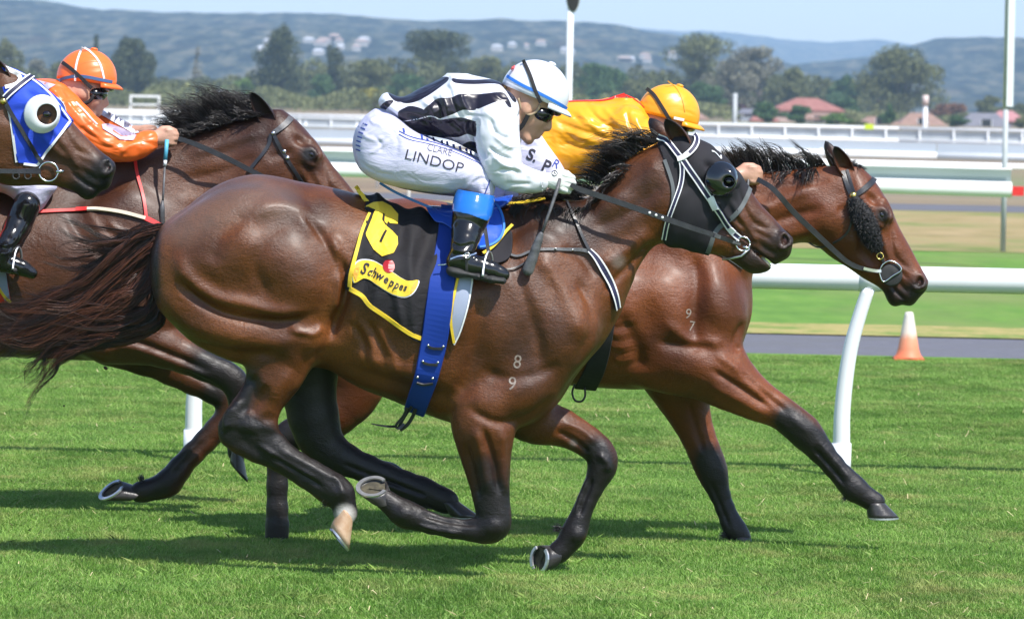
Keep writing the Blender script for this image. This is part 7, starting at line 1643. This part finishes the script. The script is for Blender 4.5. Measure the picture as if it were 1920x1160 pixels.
v = relief(v, q, [('l', [(1080, 205), (1110, 235), (1150, 262)], 5, .006), ('l', [(1100, 200), (1135, 232), (1180, 250)], 4, -.006), ('l', [(1050, 240), (1100, 262), (1170, 272)], 5, .006), ('l', [(1040, 225), (1090, 245), (1150, 262)], 4, -.005), ('l', [(1045, 262), (1100, 280), (1170, 280)], 4, -.006),
                  ('l', [(1190, 215), (1200, 240), (1222, 262)], 6, .007), ('l', [(1175, 205), (1182, 235), (1205, 262)], 4, -.007), ('l', [(1055, 200), (1075, 215), (1095, 235)], 4, -.004), ('l', [(1130, 200), (1150, 222), (1172, 240)], 5, .005)], ymax=Y2 + .02)
si2 = mesh('silks', v, q, MAT['gold'], j2); bvs2 = bvh_of(v, q)
strap('red_seam', [(1050, 195), (1066, 191), (1096, 190), (1130, 189), (1155, 183), (1172, 178)], 8, MAT['red_satin'], si2, bvs2, .002, Y2, th=.003, sm=2)
strap('red_seam', [(1172, 178), (1188, 186), (1204, 199), (1216, 216)], 3.5, MAT['red_satin'], si2, bvs2, .002, Y2, th=.003, sm=2)
S = Sdf((P(880, 0, Y2).x, Y2 - .37, P(0, 410, Y2).z), (P(1090, 0, Y2).x, Y2 + .37, P(0, 200, Y2).z), .007)
for s_ in (-1, 1):
    S.infl([(905, 240), (930, 212), (975, 214), (1005, 240), (1030, 275), (1056, 312), (1068, 345), (1055, 372), (1020, 360), (940, 340), (895, 310), (890, 270)], Y2 + s_ * .16, [(940, 270, .10, .09), (1010, 300, .09, .08), (1050, 340, .07, .06)], .05, 4)
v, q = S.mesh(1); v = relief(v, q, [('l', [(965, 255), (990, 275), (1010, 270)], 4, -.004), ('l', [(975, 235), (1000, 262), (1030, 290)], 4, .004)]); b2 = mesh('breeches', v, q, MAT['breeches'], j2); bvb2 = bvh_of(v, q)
text_on('lettering', 'S.', (998, 292), 30, 24, bvb2, MAT['print_black'], b2, .002, Y2, bold=.02); text_on('lettering', 'P', (1024, 312), 30, 24, bvb2, MAT['print_black'], b2, .002, Y2, bold=.02); text_on('lettering', 'R', (1042, 308), 22, 30, bvb2, MAT['print_blue'], b2, .002, Y2)
for s_ in (-1, 1):
    S = Sdf(np.array(P(990, 540, Y2 + s_ * .25)) - [0, .1, 0], np.array(P(1120, 330, Y2 + s_ * .25)) + [0, .1, 0], .007); S.chain([(1052, 355, 34, s_ * .245), (1042, 420, 30, s_ * .245), (1032, 470, 23, s_ * .245), (1030, 490, 22, s_ * .245)], Y2, .95, .015); S.chain([(1022, 492, 18, s_ * .245), (1060, 500, 18, s_ * .245), (1100, 512, 13, s_ * .245)], Y2, .85, .015)
    v, q = S.mesh(1); mesh('boot', v, q, MAT['patent'], j2)
hm2, bvm2 = helmet(H2, j2, MAT['cap_gold'])
goggles(H2, j2, [(1212, 166), (1226, 178), (1238, 196), (1248, 212), (1256, 226)], bvm2)
strap('white_tag', [(1263, 221), (1272, 223), (1282, 225)], 5, MAT['white'], hm2, bvm2, .003, Y2, th=.002, sm=1)
tube('ear_guard', [P(a, b, Y2 - .086) for a, b in cat([(1222, 222), (1226, 240), (1236, 252), (1248, 244)], 4)], .008, MAT['orange'], j2)
strap('seam', [(1252, 152), (1270, 168), (1280, 190), (1284, 210)], 2, new_mat('gold_seam', (.70, .32, .02), .5), hm2, bvm2, .002, Y2, th=.002, sm=1)
tube('whip_end_', [P(1403, 345, Y2 - .14), P(1400, 362, Y2 - .15)], .006, MAT['leather_w'], None) if False else None
w2 = empty('whip', P(1400, 345, Y2 - .12), 'dark whip in the bare fist of the rider in gold', 'whip', 'whips')
tube('shaft', [P(1404, 322, Y2 - .12), P(1402, 350, Y2 - .14), P(1396, 400, Y2 - .16), P(1385, 460, Y2 - .17)][:2] + [P(1400, 362, Y2 - .145)], .006, MAT['leather_w'], w2, 8)

# ---- rider in orange
j3 = empty('person', P(50, 300, Y3), 'jockey in orange silks and orange helmet with white seams at the left', 'person', 'jockeys')
H3 = Hd((164, 140), 56, 7, Y3)
S = Sdf((P(-210, 0, Y3).x, Y3 - .38, P(0, 540, Y3).z), (P(350, 0, Y3).x, Y3 + .38, P(0, 70, Y3).z), .007)
rider_head(S, H3)
S.chain([(*H3.p(-.22, .70), 26), (112, 190, 28), (85, 192, 28), (20, 210, 26), (-60, 235, 24), (-110, 265, 26)], Y3, 1.5, .03)
S.chain([(85, 195, 28, -.06), (100, 195, 24, -.16), (150, 240, 19, -.19), (215, 278, 16, -.19), (262, 268, 14, -.16), (290, 258, 13, -.15)], Y3, 1, .015)
S.chain([(85, 195, 28, .06), (105, 195, 24, .16), (160, 225, 19, .18), (220, 250, 15, .12), (262, 248, 13, .04), (285, 246, 12, .02)], Y3, 1, .015)
for s_ in (-1, 1): S.chain([(-110, 265, 20, s_ * .08), (-40, 308, 18, s_ * .165), (50, 352, 10, s_ * .22), (32, 420, 7, s_ * .305), (9, 472, 7, s_ * .35), (55, 505, 5, s_ * .36)], Y3, 1, .02)
fist(S, (287, 260), -8, Y3 - .15, .80)
v, q = S.mesh(1); mesh('body', v, q, MAT['skin'], j3)
S = Sdf((P(-160, 0, Y3).x, Y3 - .34, P(0, 320, Y3).z), (P(305, 0, Y3).x, Y3 + .34, P(0, 130, Y3).z), .006)
S.infl([(-150, 230), (-110, 200), (-50, 175), (10, 158), (50, 150), (85, 147), (112, 151), (132, 163), (145, 185), (140, 225), (110, 270), (40, 290), (-60, 290), (-130, 275)], Y3, [(-80, 230, .14, .08), (20, 215, .17, .11), (90, 205, .18, .12)], .02, 4)
S.chain([(100, 190, 38, -.12), (125, 215, 38, -.16), (160, 245, 34, -.185), (200, 270, 28, -.19), (228, 280, 24, -.185), (255, 276, 24, -.17), (276, 266, 21, -.16), (285, 262, 16, -.155)], Y3, .9, .015)
S.chain([(110, 190, 36, .13), (150, 212, 28, .17), (195, 232, 23, .14), (232, 248, 17, .08), (256, 254, 12, .04)], Y3, .9, .012)
v, q = S.mesh(1)
v = relief(v, q, [('l', [(110, 165), (135, 195), (165, 232)], 4, -.006), ('l', [(120, 180), (150, 215), (200, 250)], 5, .006), ('l', [(110, 200), (150, 240), (200, 268)], 4, -.006), ('l', [(150, 225), (190, 262), (232, 280)], 4, .005), ('l', [(215, 262), (240, 264), (265, 258)], 4, -.005),
                  ('l', [(225, 290), (240, 275), (262, 268)], 4, .006), ('l', [(85, 155), (105, 175), (120, 205)], 4, .005), ('l', [(60, 155), (75, 175), (85, 200)], 4, -.004)], ymax=Y3 + .02)
si3 = mesh('silks', v, q, MAT['orange'], j3); bvs3 = bvh_of(v, q)
for poly, mt, nm in (([(188, 205), (215, 215), (248, 234), (262, 250), (252, 252), (225, 236), (200, 222), (186, 214)], 'white_satin', 'white_panel'), ([(190, 234), (205, 232), (228, 240), (256, 254), (250, 264), (225, 262), (205, 250), (192, 242)], 'silver', 'lilac_panel'), ([(72, 152), (96, 158), (104, 160), (88, 170), (78, 162)], 'silver', 'lilac_panel')):
    poly_on(nm, poly, bvs3, MAT[mt], si3, .0035, Y3, 5)
strap('white_seam', [(142, 192), (158, 208), (172, 224), (182, 234)], 4, MAT['white_satin'], si3, bvs3, .002, Y3, th=.002, sm=2)
S = Sdf((P(-190, 0, Y3).x, Y3 - .37, P(0, 420, Y3).z), (P(125, 0, Y3).x, Y3 + .37, P(0, 200, Y3).z), .007)
for s_ in (-1, 1):
    S.infl([(-150, 240), (-165, 290), (-130, 330), (-60, 350), (5, 362), (26, 374), (45, 388), (64, 402), (80, 392), (96, 368), (108, 349), (88, 332), (40, 318), (-20, 290), (-70, 250), (-110, 225)], Y3 + s_ * .215, [(-110, 280, .12, .08), (-20, 315, .10, .07), (60, 355, .085, .055)], .05, 4)
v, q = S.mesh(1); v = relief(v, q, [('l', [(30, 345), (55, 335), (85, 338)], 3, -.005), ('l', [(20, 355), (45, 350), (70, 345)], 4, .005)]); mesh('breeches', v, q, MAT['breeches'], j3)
for s_ in (-1, 1):
    o = s_ * .36; o1 = s_ * .29; o2 = s_ * .33; S = Sdf(np.array(P(-40, 545, Y3 + o)) - [0, .16, 0], np.array(P(100, 350, Y3 + o)) + [0, .16, 0], .006); S.chain([(50, 384, 26, o1), (38, 412, 25, o1), (24, 440, 21, o2), (10, 462, 19, o), (4, 482, 19, o)], Y3, .95, .012); S.chain([(-12, 488, 16, o), (10, 494, 17, o), (36, 500, 16, o), (60, 512, 11, o)], Y3, .85, .014)
    v, q = S.mesh(1); v = relief(v, q, [('l', [(-5, 462), (12, 466), (30, 460)], 3, -.004), ('l', [(-8, 472), (10, 476), (26, 472)], 3, .004)]); mesh('boot', v, q, MAT['patent'], j3)
iron('stirrup iron on the glossy black boot at the left edge', (32, 484), Y3 - .36, .9)
hm3, bvm3 = helmet(H3, j3, MAT['cap_orange'])
strap('blue_band', [(110, 151), (125, 146), (145, 143), (165, 145), (190, 150), (210, 154)], 6, new_mat('slate_tape', (.06, .12, .26), .5), hm3, bvm3, .002, Y3, th=.002, sm=2)
for L in ([(155, 89), (147, 108), (142, 130), (141, 152)], [(158, 89), (176, 104), (188, 122), (195, 148)]): strap('white_seam', L, 4, MAT['white'], hm3, bvm3, .002, Y3, th=.002, sm=1)
goggles(H3, j3, [(118, 118), (132, 128), (148, 142), (160, 154), (172, 166)], bvm3)
tube('ear_guard', [P(a, b, Y3 - .08) for a, b in cat([(142, 168), (146, 184), (156, 194), (168, 190), (176, 178)], 4)], .0075, MAT['black'], j3)
w3 = empty('whip', P(308, 340, Y3 - .2), 'whip with light blue handle hanging from the hand in the orange sleeve', 'whip', 'whips')
tube('blue_grip', [P(313, 262, Y3 - .17), P(310, 300, Y3 - .18)], .0085, new_mat('light_blue_grip', (.10, .42, .58), .5), w3); tube('white_band', [P(310, 300, Y3 - .18), P(309, 311, Y3 - .18)], .0075, MAT['white'], w3)
tube('shaft', [P(309, 311, Y3 - .18), P(306, 365, Y3 - .19), P(305, 380, Y3 - .19)], .0045, MAT['leather_w'], w3); tube('padded_end', [P(305, 376, Y3 - .19), P(304, 390, Y3 - .19), P(304, 440, Y3 - .2)], [.005, .011, .012], MAT['leather_w'], w3)
